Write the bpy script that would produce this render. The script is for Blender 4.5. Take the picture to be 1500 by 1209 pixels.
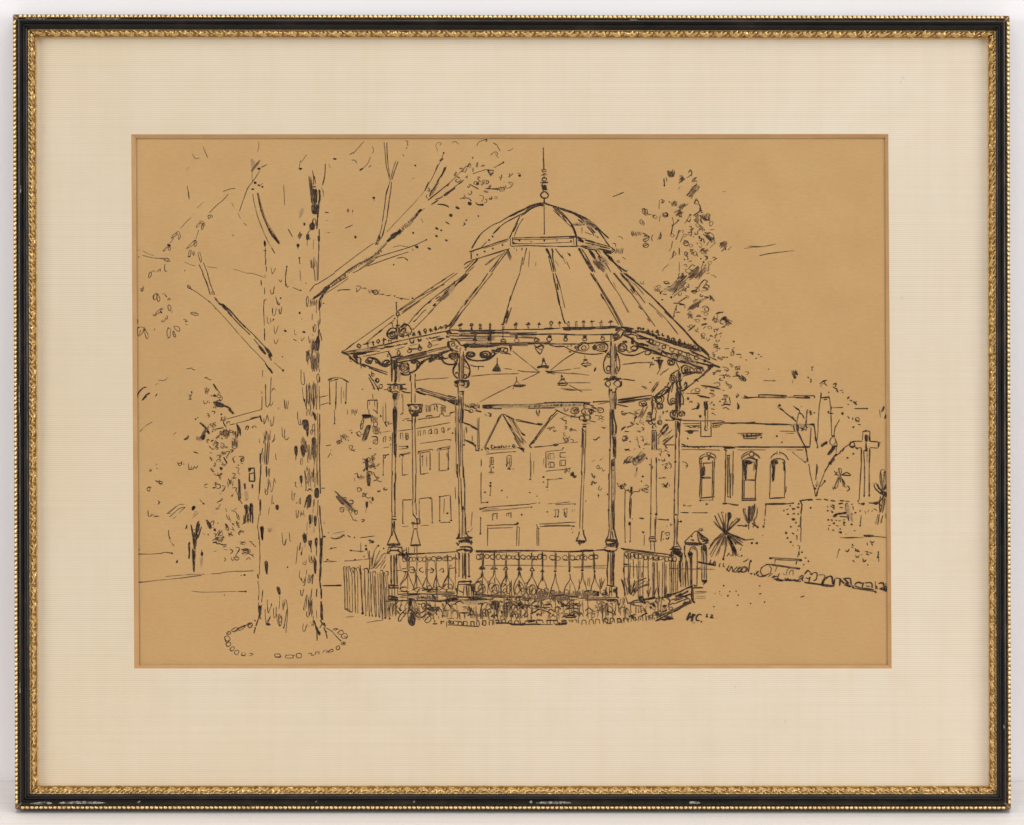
import bpy, bmesh, math, random
from mathutils import Matrix, Vector, noise

# ---------------------------------------------------------------- scene, camera, light
scene = bpy.context.scene
for o in list(bpy.data.objects):
    bpy.data.objects.remove(o, do_unlink=True)
COL = scene.collection

S = 0.0004                 # metres per photo pixel in the plane of the drawing
DIST = 1.45                # camera distance from the drawing
TILT = math.radians(7.0)   # the frame leans back against the wall
CX, CY = 750.0, 604.5
MM = 0.001
ROT = Matrix((( 1, 0, 0),
              ( 0, math.sin(TILT), -math.cos(TILT)),
              ( 0, math.cos(TILT),  math.sin(TILT)))).to_4x4()   # columns: right, up, towards viewer

cam_data = bpy.data.cameras.new('camera')
cam = bpy.data.objects.new('camera', cam_data)
COL.objects.link(cam)
cam.matrix_world = Matrix.Translation(ROT.to_3x3() @ Vector((0, 0, DIST))) @ ROT
cam_data.sensor_fit = 'HORIZONTAL'
cam_data.sensor_width = 36.0
cam_data.lens = 36.0 * DIST / (1500 * S)
cam_data.clip_start = 0.05
cam_data.clip_end = 50
scene.camera = cam

world = bpy.data.worlds.new('World')
scene.world = world
world.use_nodes = True
bg = world.node_tree.nodes['Background']
bg.inputs['Color'].default_value = (1.0, 0.985, 0.975, 1)
bg.inputs['Strength'].default_value = 0.27

def area(name, loc, target, sx, sy, power, color):
    d = bpy.data.lights.new(name, 'AREA')
    d.shape = 'RECTANGLE'
    d.size, d.size_y = sx, sy
    d.energy = power
    d.color = color
    o = bpy.data.objects.new(name, d)
    COL.objects.link(o)
    o.location = loc
    o.rotation_euler = (Vector(target) - Vector(loc)).to_track_quat('-Z', 'Y').to_euler()
    return o

area('softbox_top', (0.15, -0.95, 1.35), (0, 0, 0.05), 1.7, 0.8, 15, (1.0, 0.99, 0.985))
area('softbox_left', (-1.7, -1.25, 0.45), (0, 0, 0), 0.7, 1.1, 17.5, (1.0, 0.985, 0.975))
area('softbox_right', (1.75, -1.3, 0.35), (0, 0, 0), 0.7, 1.1, 19.5, (1.0, 0.99, 0.985))

scene.view_settings.view_transform = 'Standard'
scene.view_settings.look = 'None'
scene.view_settings.gamma = 1
scene.view_settings.exposure = 0.0
scene.view_settings.use_curve_mapping = False
scene.render.engine = 'CYCLES'
scene.cycles.filter_width = 1.5
scene.render.resolution_x, scene.render.resolution_y = 1024, 825

# ---------------------------------------------------------------- helpers
def lin(r, g, b):
    f = lambda c: (c / 255 / 12.92) if c <= 10 else ((c / 255 + 0.055) / 1.055) ** 2.4
    return (f(r), f(g), f(b), 1)

def P(px, py, z=0.0):
    """photo pixel -> point of the picture at depth z (metres) in front of the drawing"""
    k = S * (DIST - z) / DIST
    return Vector(((px - CX) * k, -(py - CY) * k, z))

class NT:
    def __init__(self, name):
        self.m = bpy.data.materials.new(name)
        self.m.use_nodes = True
        self.t = self.m.node_tree
        self.n = self.t.nodes
        self.b = self.n['Principled BSDF']
        self.tc = self.n.new('ShaderNodeTexCoord')
    def link(self, a, b): self.t.links.new(a, b)
    def mapping(self, scale, src='Object', rot=(0, 0, 0)):
        n = self.n.new('ShaderNodeMapping')
        n.inputs['Scale'].default_value = scale
        n.inputs['Rotation'].default_value = rot
        self.link(self.tc.outputs[src], n.inputs['Vector'])
        return n.outputs['Vector']
    def noise(self, vec, scale, detail=4, rough=0.55, dist=0.0):
        n = self.n.new('ShaderNodeTexNoise')
        n.inputs['Scale'].default_value = scale
        n.inputs['Detail'].default_value = detail
        n.inputs['Roughness'].default_value = rough
        n.inputs['Distortion'].default_value = dist
        self.link(vec, n.inputs['Vector'])
        return n.outputs['Fac']
    def ramp(self, fac, stops):
        n = self.n.new('ShaderNodeValToRGB')
        e = n.color_ramp.elements
        while len(e) < len(stops): e.new(0.5)
        for i, (p, c) in enumerate(stops):
            e[i].position = p; e[i].color = c
        self.link(fac, n.inputs['Fac'])
        return n.outputs['Color']
    def mix(self, fac, a, b, mode='MIX'):
        n = self.n.new('ShaderNodeMix'); n.data_type = 'RGBA'; n.blend_type = mode
        for s, v in ((n.inputs[0], fac), (n.inputs[6], a), (n.inputs[7], b)):
            if isinstance(v, (int, float, tuple)): s.default_value = v
            else: self.link(v, s)
        return n.outputs[2]
    def bump(self, h, strength, dist):
        n = self.n.new('ShaderNodeBump')
        n.inputs['Strength'].default_value = strength
        n.inputs['Distance'].default_value = dist
        self.link(h, n.inputs['Height'])
        self.link(n.outputs['Normal'], self.b.inputs['Normal'])
    def color(self, c):
        if isinstance(c, tuple): self.b.inputs['Base Color'].default_value = c
        else: self.link(c, self.b.inputs['Base Color'])
    def rough(self, r):
        if isinstance(r, (int, float)): self.b.inputs['Roughness'].default_value = r
        else: self.link(r, self.b.inputs['Roughness'])

G = lambda v: (v, v, v, 1)

# ---------------------------------------------------------------- materials
def mat_wall():
    m = NT('wall_paint'); v = m.mapping((1, 1, 1))
    f = m.noise(v, 6, 5)
    m.color(m.ramp(f, [(0.3, lin(237, 233, 233)), (0.7, lin(242, 239, 239))]))
    m.rough(0.7)
    m.bump(m.noise(v, 250, 3), 0.08, 0.001)
    return m.m

def mat_shelf():
    m = NT('limed_wood'); v = m.mapping((1.2, 60, 60)); v2 = m.mapping((3, 260, 260))
    f = m.noise(v, 1.6, 5, 0.6, 0.4); g = m.noise(v2, 1.0, 3, 0.5, 0.2)
    c = m.ramp(f, [(0.25, lin(222, 215, 209)), (0.5, lin(240, 234, 228)), (0.75, lin(246, 241, 236))])
    c = m.mix(0.35, c, m.ramp(g, [(0.35, lin(208, 199, 192)), (0.5, lin(245, 241, 236))]), 'MULTIPLY')
    c = m.mix(0.5, c, lin(250, 246, 243))
    m.color(c); m.rough(0.55)
    m.bump(f, 0.15, 0.0008)
    return m.m

def mat_black():
    m = NT('black_lacquer'); v = m.mapping((1, 1, 1))
    f = m.noise(v, 60, 5)
    m.color(m.ramp(f, [(0.3, (0.006, 0.005, 0.004, 1)), (0.55, (0.011, 0.008, 0.006, 1)), (0.75, (0.026, 0.018, 0.015, 1))]))
    m.rough(m.ramp(m.noise(v, 140, 4), [(0.3, G(0.24)), (0.7, G(0.42))]))
    m.b.inputs['Specular IOR Level'].default_value = 0.25
    m.bump(m.noise(v, 500, 3), 0.12, 0.0004)
    return m.m

def mat_chip():
    m = NT('bare_gesso'); v = m.mapping((1, 1, 1))
    m.color(m.ramp(m.noise(v, 700, 4), [(0.4, lin(66, 62, 60)), (0.62, lin(158, 154, 150))]))
    m.rough(0.8)
    return m.m

def mat_gold(name, bright, dark, s):
    m = NT(name); v = m.mapping((1, 1, 1))
    f = m.noise(v, s, 5, 0.6)
    c = m.ramp(f, [(0.28, dark), (0.46, bright), (0.8, tuple(min(1, x * 1.12) for x in bright))])
    m.color(c)
    m.b.inputs['Metallic'].default_value = 0.9
    m.rough(m.ramp(m.noise(v, s * 1.7, 3), [(0.3, G(0.26)), (0.7, G(0.46))]))
    m.bump(m.noise(v, 1600, 3), 0.25, 0.0003)
    return m.m

def mat_bed():
    m = NT('dark_bole'); v = m.mapping((1, 1, 1))
    m.color(m.ramp(m.noise(v, 300, 3), [(0.3, lin(92, 62, 26)), (0.7, lin(150, 108, 52))]))
    m.b.inputs['Metallic'].default_value = 0.5
    m.rough(0.5)
    return m.m

def mat_mount():
    m = NT('laid_mount_board'); v = m.mapping((1, 1, 1))
    # laid lines: fine horizontal ribs, each of its own strength
    ribs = m.n.new('ShaderNodeTexWave'); ribs.wave_type = 'BANDS'; ribs.bands_direction = 'Y'
    ribs.inputs['Scale'].default_value = 270
    ribs.inputs['Distortion'].default_value = 0.9
    ribs.inputs['Detail'].default_value = 2
    ribs.inputs['Detail Scale'].default_value = 0.25
    m.link(m.mapping((0.25, 1, 1)), ribs.inputs['Vector'])
    strength = m.ramp(m.noise(m.mapping((4, 420, 1)), 1.0, 2), [(0.3, G(0.5)), (0.7, G(1))])
    ribmask = m.mix(1.0, ribs.outputs['Fac'], strength, 'MULTIPLY')
    tone = m.ramp(m.noise(v, 5.5, 4), [(0.3, MOUNT_A), (0.7, MOUNT_B)])
    tone = m.mix(m.ramp(m.noise(v, 22, 5, 0.65), [(0.40, G(0)), (0.72, G(0.55))]), tone, MOUNT_C)
    tone = m.mix(m.ramp(m.noise(m.mapping((1, 1, 1), rot=(0, 0, 0.9)), 48, 4, 0.6), [(0.5, G(0)), (0.75, G(0.3))]), tone, lin(206, 196, 172))
    # browner tone growing towards the left, broken up by noise
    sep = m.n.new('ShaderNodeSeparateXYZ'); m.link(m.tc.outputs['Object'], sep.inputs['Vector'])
    left_tone = m.n.new('ShaderNodeMath'); left_tone.operation = 'MULTIPLY_ADD'
    m.link(sep.outputs['X'], left_tone.inputs[0]); left_tone.inputs[1].default_value = -1.5; left_tone.inputs[2].default_value = 0.02
    left_tone_mottled = m.n.new('ShaderNodeMath'); left_tone_mottled.operation = 'ADD'
    m.link(left_tone.outputs[0], left_tone_mottled.inputs[0]); m.link(m.noise(v, 7.0, 4, 0.6), left_tone_mottled.inputs[1])
    tone = m.mix(m.ramp(left_tone_mottled.outputs[0], [(0.42, G(0)), (1.0, G(0.45))]), tone, lin(206, 186, 152))
    c = m.mix(ribmask, tone, m.mix(0.5, tone, lin(184, 170, 146), 'MIX'))
    vert = m.noise(m.mapping((160, 6, 1)), 1.0, 3)
    c = m.mix(m.ramp(vert, [(0.45, G(0)), (0.8, G(0.16))]), c, lin(196, 176, 140))
    spots = m.ramp(m.noise(v, 90, 2), [(0.765, G(0)), (0.80, G(0.35))])
    c = m.mix(spots, c, lin(176, 140, 96))
    m.color(c); m.rough(0.85)
    m.b.inputs['Specular IOR Level'].default_value = 0.15
    m.bump(ribs.outputs['Fac'], 0.12, 0.0002)
    return m.m

def mat_bevel():
    m = NT('aged_bevel'); v = m.mapping((1, 1, 1))
    m.color(m.ramp(m.noise(v, 60, 4), [(0.3, BEVEL_A), (0.7, BEVEL_B)]))
    m.rough(0.9); m.b.inputs['Specular IOR Level'].default_value = 0.1
    return m.m

def mat_paper():
    m = NT('buff_paper'); v = m.mapping((1, 1, 1))
    f = m.noise(v, 9, 5, 0.6)
    c = m.ramp(f, [(0.3, PAPER_A), (0.7, PAPER_B)])
    fib = m.noise(m.mapping((260, 900, 1)), 1.0, 3, 0.6)
    mott = m.noise(v, 38, 5, 0.65)
    c = m.mix(m.ramp(mott, [(0.42, G(0)), (0.75, G(0.45))]), c, lin(181, 141, 95))
    c = m.mix(0.22, c, m.ramp(fib, [(0.3, lin(214, 205, 190)), (0.7, G(1))]), 'MULTIPLY')
    fleck = m.noise(v, 420, 2)
    c = m.mix(m.ramp(fleck, [(0.70, G(0)), (0.80, G(0.4))]), c, lin(150, 108, 66))
    m.color(c); m.rough(0.9)
    m.b.inputs['Specular IOR Level'].default_value = 0.1
    m.bump(fib, 0.08, 0.0001)
    return m.m

def mat_ink(name, a, b):
    m = NT(name); v = m.mapping((1, 1, 1))
    m.color(m.ramp(m.noise(v, 350, 4), [(0.35, a), (0.7, b)]))
    m.rough(0.65); m.b.inputs['Specular IOR Level'].default_value = 0.2
    return m.m

MOUNT_A, MOUNT_B, MOUNT_C = lin(217, 204, 183), lin(222, 211, 193), lin(217, 199, 172)
PAPER_A, PAPER_B = lin(183, 148, 101), lin(190, 155, 107)
BEVEL_A, BEVEL_B = lin(180, 140, 96), lin(190, 150, 104)

WALL, SHELF = mat_wall(), mat_shelf()
BLACK, CHIP, BED = mat_black(), mat_chip(), mat_bed()
GOLD_BEAD = mat_gold('bead_gilding', (0.90, 0.70, 0.36, 1), (0.60, 0.40, 0.15, 1), 260)
RECESS_SHADE = mat_gold('slip_recess_shade', (0.30, 0.165, 0.05, 1), (0.10, 0.05, 0.017, 1), 340)  # recess shade put into the colour: darker brown for the carving's low faces
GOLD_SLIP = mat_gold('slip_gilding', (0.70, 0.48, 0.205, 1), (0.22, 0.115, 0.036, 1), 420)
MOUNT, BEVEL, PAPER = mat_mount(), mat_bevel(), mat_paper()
def mat_dry():
    m = NT('dry_brushed_ink'); v = m.mapping((1500, 420, 1))
    f = m.noise(v, 1.0, 3, 0.6)
    m.color(m.ramp(f, [(0.38, (0.020, 0.014, 0.012, 1)), (0.54, (0.055, 0.035, 0.023, 1)), (0.68, (0.20, 0.125, 0.068, 1))]))
    m.rough(0.8); m.b.inputs['Specular IOR Level'].default_value = 0.1
    return m.m
DRY = mat_dry()
MID = mat_ink('brown_black_ink', (0.078, 0.042, 0.023, 1), (0.145, 0.082, 0.043, 1))
INK = mat_ink('black_ink', (0.020, 0.012, 0.008, 1), (0.052, 0.029, 0.017, 1))
WASH = mat_ink('thin_brown_ink', (0.13, 0.078, 0.042, 1), (0.23, 0.14, 0.068, 1))
PALE = mat_ink('pale_wash', (0.28, 0.18, 0.092, 1), (0.38, 0.24, 0.12, 1))

def mesh_obj(name, verts, faces, mats, parent=None, midx=None, smooth=None):
    me = bpy.data.meshes.new(name)
    me.from_pydata([tuple(v) for v in verts], [], faces)
    for m in mats: me.materials.append(m)
    if midx:
        for p, i in zip(me.polygons, midx): p.material_index = i
    if smooth:
        for p in me.polygons: p.use_smooth = True
    me.update()
    o = bpy.data.objects.new(name, me)
    COL.objects.link(o)
    if parent: o.parent = parent
    return o

# ---------------------------------------------------------------- the setting
LOWY, BACK = 1186.0, -6 * MM
low = ROT.to_3x3() @ P(CX, LOWY, 6 * MM)
lowb = ROT.to_3x3() @ P(CX, LOWY - 3.6, BACK)
SHELF_Z = min(low.z, lowb.z) - 0.0001
topb = ROT.to_3x3() @ P(CX, 25, BACK)
WALL_Y = topb.y + 0.001

w = mesh_obj('wall', [(-3, WALL_Y, -0.6), (3, WALL_Y, -0.6), (3, WALL_Y, 2.5), (-3, WALL_Y, 2.5)], [(0, 1, 2, 3)], [WALL])
w['kind'] = 'structure'
SD, ST = 0.42, 0.03
sv = [(x, y, z) for z in (SHELF_Z - ST, SHELF_Z) for (x, y) in ((-1.6, WALL_Y - SD), (1.6, WALL_Y - SD), (1.6, WALL_Y - 0.001), (-1.6, WALL_Y - 0.001))]
s = mesh_obj('shelf', sv, [(3, 2, 1, 0), (4, 5, 6, 7), (0, 1, 5, 4), (1, 2, 6, 5), (2, 3, 7, 6), (3, 0, 4, 7)], [SHELF])
s['kind'] = 'structure'
bv = s.modifiers.new('edge', 'BEVEL'); bv.width = 0.0015; bv.segments = 2

# ---------------------------------------------------------------- the framed drawing
root = bpy.data.objects.new('framed_drawing', None)
COL.objects.link(root)
base_local = Vector((0, P(CX, LOWY, 6 * MM).y, 0))
root.matrix_world = Matrix.Translation(ROT.to_3x3() @ base_local) @ ROT
root.empty_display_size = 0.05
root['label'] = 'framed ink drawing of a park bandstand, black and gilt frame leaning on pale shelf'
root['category'] = 'framed picture'
def L(v):                                 # picture point -> local to the root
    return Vector(v) - base_local

OUT = [(19.0, 21.3), (1478.8, 23.4), (1480.8, 1186.0), (22.2, 1185.6)]     # TL TR BR BL
INN = [(53.2, 55.4), (1446.9, 57.2), (1448.3, 1151.2), (55.8, 1150.8)]
PROF = [(0.1, -6), (0.0, 5.6), (0.0, 7.2), (0.012, 8.4), (0.15, 8.4), (0.162, 7.4), (0.178, 8.2), (0.20, 10.0), (0.23, 10.7),
        (0.27, 10.9), (0.38, 10.5), (0.405, 10.2), (0.425, 11.3), (0.455, 11.6), (0.485, 11.3), (0.505, 10.2),
        (0.55, 9.6), (0.60, 9.2), (0.635, 8.6), (0.64, 6.4), (0.66, 6.2)]

def along(i, t, u):
    """pixel on rail i: t across (0 outside .. 1 sight edge), u along the rail"""
    j = (i + 1) % 4
    a = [OUT[i][k] + (INN[i][k] - OUT[i][k]) * t for k in (0, 1)]
    b = [OUT[j][k] + (INN[j][k] - OUT[j][k]) * t for k in (0, 1)]
    return a[0] + (b[0] - a[0]) * u, a[1] + (b[1] - a[1]) * u
def rail_len(i):
    j = (i + 1) % 4
    return math.hypot(OUT[j][0] - OUT[i][0], OUT[j][1] - OUT[i][1])

rng = random.Random(7)
CHIPS = {0: [(0.055, 0.105, 0.185), (0.008, 0.03, 0.185), (0.62, 0.628, 0.2)],
         1: [(0.42, 0.425, 0.22), (0.9, 0.906, 0.3)],
         2: [(0.310, 0.321, 0.27), (0.441, 0.477, 0.27), (0.4805, 0.4835, 0.30), (0.915, 0.962, 0.26), (0.968, 0.990, 0.24), (0.880, 0.883, 0.30), (0.60, 0.602, 0.31), (0.70, 0.7015, 0.3)],
         3: [(0.14, 0.155, 0.22), (0.495, 0.535, 0.22), (0.78, 0.79, 0.3)]}
for i in range(4):
    n = 140 if i % 2 == 0 else 110
    ln = rail_len(i)
    g = 0.35 / ln
    vs, fs, mi = [], [], []
    for k in range(n + 1):
        u = g + (1 - 2 * g) * k / n
        for (t, z) in PROF:
            wob = 0.004 * noise.noise((u * ln * 0.01, i * 7.3, t * 3)) if 0.15 < t < 0.66 else 0
            x, y = along(i, t + wob, u)
            vs.append(L(P(x, y, z * MM + 0.00005 * noise.noise((u * ln * 0.02, i * 3.1, t * 9)))))
    m_ = len(PROF)
    for k in range(n):
        for q in range(m_ - 1):
            a = k * m_ + q
            fs.append((a, a + 1, a + m_ + 1, a + m_))
            mi.append(1 if 3 <= q <= 5 else 0)
    # worn places where the lacquer is knocked off: thin irregular flakes on the outer ridge
    for (u0, u1, t0) in CHIPS[i]:
        steps = max(4, int((u1 - u0) * ln / 1.2))
        ring = []
        for side in (0, 1):
            for q in range(steps + 1):
                qq = q if side == 0 else steps - q
                u = u0 + (u1 - u0) * qq / steps
                e = math.sin(math.pi * min(1, max(0.04, qq / steps))) ** 0.4
                wd = (0.10 if i == 2 else 0.045) * e * (0.5 + 0.9 * abs(noise.noise((u * ln * 0.25, side * 5.1, i * 2))))
                t = t0 + (wd if side else -wd * 0.6)
                zt = max(z for (tt, z) in [(PROF[r][0], PROF[r][1] + (PROF[r + 1][1] - PROF[r][1]) * (t - PROF[r][0]) / max(1e-6, PROF[r + 1][0] - PROF[r][0])) for r in range(len(PROF) - 1) if PROF[r][0] <= t <= PROF[r + 1][0]] or [(t, 10.0)])
                x, y = along(i, t, u)
                ring.append(L(P(x, y, zt * MM + 0.0004)))
        b0 = len(vs); vs += ring
        hn = steps + 1
        for q in range(steps):
            fs.append((b0 + q, b0 + q + 1, b0 + 2 * hn - 2 - q, b0 + 2 * hn - 1 - q)); mi.append(2)
    rail = mesh_obj('frame_rail', vs, fs, [BLACK, BED, CHIP], root, mi)
    # --- row of gilt beads along the outer edge
    pitch = 6.75
    nb = int((ln - 9) / pitch)
    vs, fs = [], []
    NU, NV = 8, 5
    for b in range(nb):
        u = (5.0 + (b + 0.5) * (ln - 10) / nb) / ln
        jit = rng.uniform(-0.25, 0.25)
        x, y = along(i, 0.078, u + jit * 0.3 / ln)
        x2, y2 = along(i, 0.078, u + 1.0 / ln)
        x1, y1 = along(i, 0.078, u)
        dx, dy = x2 - x1, y2 - y1
        h = math.hypot(dx, dy); dx /= h; dy /= h
        nx, ny = -dy, dx
        ra, rc, rz = 3.3 * rng.uniform(0.9, 1.05), 2.75 * rng.uniform(0.94, 1.05), 1.35 * MM * rng.uniform(0.85, 1.08)
        sh = rng.uniform(-0.15, 0.35)
        b0 = len(vs)
        for a in range(NV):
            ph = math.pi * 0.5 * a / NV
            for c in range(NU):
                th = 2 * math.pi * c / NU
                ca, cc = math.cos(ph) * math.cos(th) * ra, math.cos(ph) * math.sin(th) * rc
                ca += cc * sh
                vs.append(L(P(x + dx * ca + nx * cc, y + dy * ca + ny * cc, 8.1 * MM + math.sin(ph) * rz)))
        vs.append(L(P(x, y, 8.1 * MM + rz)))
        for a in range(NV - 1):
            for c in range(NU):
                c2 = (c + 1) % NU
                fs.append((b0 + a * NU + c, b0 + a * NU + c2, b0 + (a + 1) * NU + c2, b0 + (a + 1) * NU + c))
        for c in range(NU):
            fs.append((b0 + (NV - 1) * NU + c, b0 + (NV - 1) * NU + (c + 1) % NU, b0 + NV * NU))
    mesh_obj('beading', vs, fs, [GOLD_BEAD], rail, smooth=True)
    # --- carved gilt slip next to the mount: leaf and scroll ornament, one motif every 22 px
    nu, nv = int(ln / 0.9), 12
    vs, fs, mi = [], [], []
    EE = {}
    MOT = 22.5
    wear = rng.uniform(0, 99)
    for k in range(nu + 1):
        u = g + (1 - 2 * g) * k / nu
        s_ = u * ln
        for q in range(nv + 1):
            v = q / nv                                   # 0 at the black moulding, 1 at the sight edge
            t = 0.645 + (1.0 - 0.645) * v
            z = 7.6 - 3.6 * v + 0.9 * math.sin(math.pi * min(1, v * 1.25))
            idx = math.floor(s_ / MOT); f = s_ - idx * MOT + 1.6 * noise.noise((idx * 2.7, i * 3.3, wear))
            hsh = 0.75 + 0.5 * noise.noise((idx * 1.37 + wear, i * 4.1, 0.3))
            pxv = v * 12.0
            def bumpf(cx, cy, ax, ay, ang):
                c_, s2 = math.cos(ang), math.sin(ang)
                ang += 0.5 * noise.noise((idx * 1.9 + cx, i * 2.2, wear)); c_, s2 = math.cos(ang), math.sin(ang)
                X, Y = f - cx - 0.8 * noise.noise((idx * 3.1, cx, wear)), pxv - cy - 0.7 * noise.noise((idx * 2.3, cy + i, wear))
                A = (X * c_ + Y * s2) / ax; B = (-X * s2 + Y * c_) / ay
                d2 = A * A + B * B
                return max(0.0, 1 - d2) ** 0.5 if d2 < 1 else 0.0
            e = 0
            e = max(e, 1.25 * bumpf(5.5, 5.2, 5.2, 1.9, 0.55))     # leaf
            e = max(e, 1.15 * bumpf(10.5, 5.0, 4.4, 1.6, -0.75))   # counter leaf
            e = max(e, 0.95 * bumpf(15.2, 6.4, 3.6, 1.4, 0.3))
            e = max(e, 1.05 * bumpf(19.0, 4.4, 2.0, 1.7, 0.0))     # berry
            e = max(e, 0.7 * bumpf(1.0, 7.4, 2.6, 1.1, -0.4))
            e = max(e, 0.55 * bumpf(12.5, 8.6, 6.0, 0.9, 0.08))
            z += 1.45 * e * hsh
            EE[(k, q)] = e
            if v > 0.92: z += 0.35 * math.sin(math.pi * (v - 0.92) / 0.08) * (0.6 + 0.4 * math.sin(s_ * 2 * math.pi / 3.1))
            if v < 0.1: z += 0.3
            z += 0.16 * noise.noise((s_ * 0.45, pxv * 0.6, i * 9.0 + wear))
            x, y = along(i, t, u)
            vs.append(L(P(x, y, z * MM)))
        x, y = along(i, 1.0, u)
        vs.append(L(P(x, y, 2.25 * MM)))
    m_ = nv + 2
    for k in range(nu):
        for q in range(m_ - 1):
            a = k * m_ + q
            fs.append((a, a + 1, a + m_ + 1, a + m_))
            mi.append(1 if 0 < q < nv - 1 and EE.get((k, q), 0) + EE.get((k, q + 1), 0) < 0.35 else 0)  # low faces between the motifs take the painted recess shade
    mesh_obj('gilt_slip', vs, fs, [GOLD_SLIP, RECESS_SHADE], rail, mi, smooth=True)

# --- backing board closing the frame behind
bb = []
for z in (-5.5 * MM, -3 * MM):
    for (px, py) in ((28, 30), (1470, 32), (1472, 1176), (31, 1176)):
        bb.append(L(P(px, py, z)))
mesh_obj('backing_board', bb, [(3, 2, 1, 0), (4, 5, 6, 7), (0, 1, 5, 4), (1, 2, 6, 5), (2, 3, 7, 6), (3, 0, 4, 7)], [BED], root)

# --- window mount with bevelled opening
MO = [(40, 42), (1460, 44), (1462, 1164), (43, 1164)]
MA = [(192.2, 197.0), (1301.2, 196.6), (1306.2, 979.6), (196.6, 979.4)]
MB = [(198.8, 202.6), (1296.6, 202.2), (1300.6, 974.6), (203.6, 974.8)]
ZM = 2.2 * MM
ZB = 0.8 * MM
vs = [L(P(x, y, ZM)) for (x, y) in MO] + [L(P(x, y, ZM)) for (x, y) in MA] + [L(P(x, y, ZB)) for (x, y) in MO] + [L(P(x, y, ZB)) for (x, y) in MB]
fs = [(i, 4 + i, 4 + (i + 1) % 4, (i + 1) % 4) for i in range(4)] + [(i, (i + 1) % 4, 8 + (i + 1) % 4, 8 + i) for i in range(4)] + [(8 + i, 8 + (i + 1) % 4, 12 + (i + 1) % 4, 12 + i) for i in range(4)]
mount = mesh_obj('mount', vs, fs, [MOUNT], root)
vs, fs = [], []
for i in range(4):
    j = (i + 1) % 4
    for k in range(41):
        u = k / 40
        for (q, z, wv) in ((MA, ZM, 0.12), (MB, ZB, 0.35)):
            wx = wv * noise.noise((u * 9, i * 5.0, z * 900)) if 0 < k < 40 else 0
            vs.append(L(P(q[i][0] + (q[j][0] - q[i][0]) * u + (wx if i % 2 else 0), q[i][1] + (q[j][1] - q[i][1]) * u + (0 if i % 2 else wx), z)))
    b0 = i * 82
    fs += [(b0 + 2 * k, b0 + 2 * k + 1, b0 + 2 * k + 3, b0 + 2 * k + 2) for k in range(40)]
mesh_obj('bevel', vs, fs, [BEVEL], mount)

# --- the sheet of buff paper
NX, NY = 60, 44
vs, fs = [], []
for b in range(NY + 1):
    for a in range(NX + 1):
        px, py = 180 + 1140 * a / NX, 184 + 808 * b / NY
        vs.append(L(P(px, py, 0.00005 * noise.noise((a * 0.13, b * 0.13, 4.2)))))
for b in range(NY):
    for a in range(NX):
        i0 = b * (NX + 1) + a
        fs.append((i0, i0 + NX + 1, i0 + NX + 2, i0 + 1))
paper = mesh_obj('paper', vs, fs, [PAPER], root, smooth=True)

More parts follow.
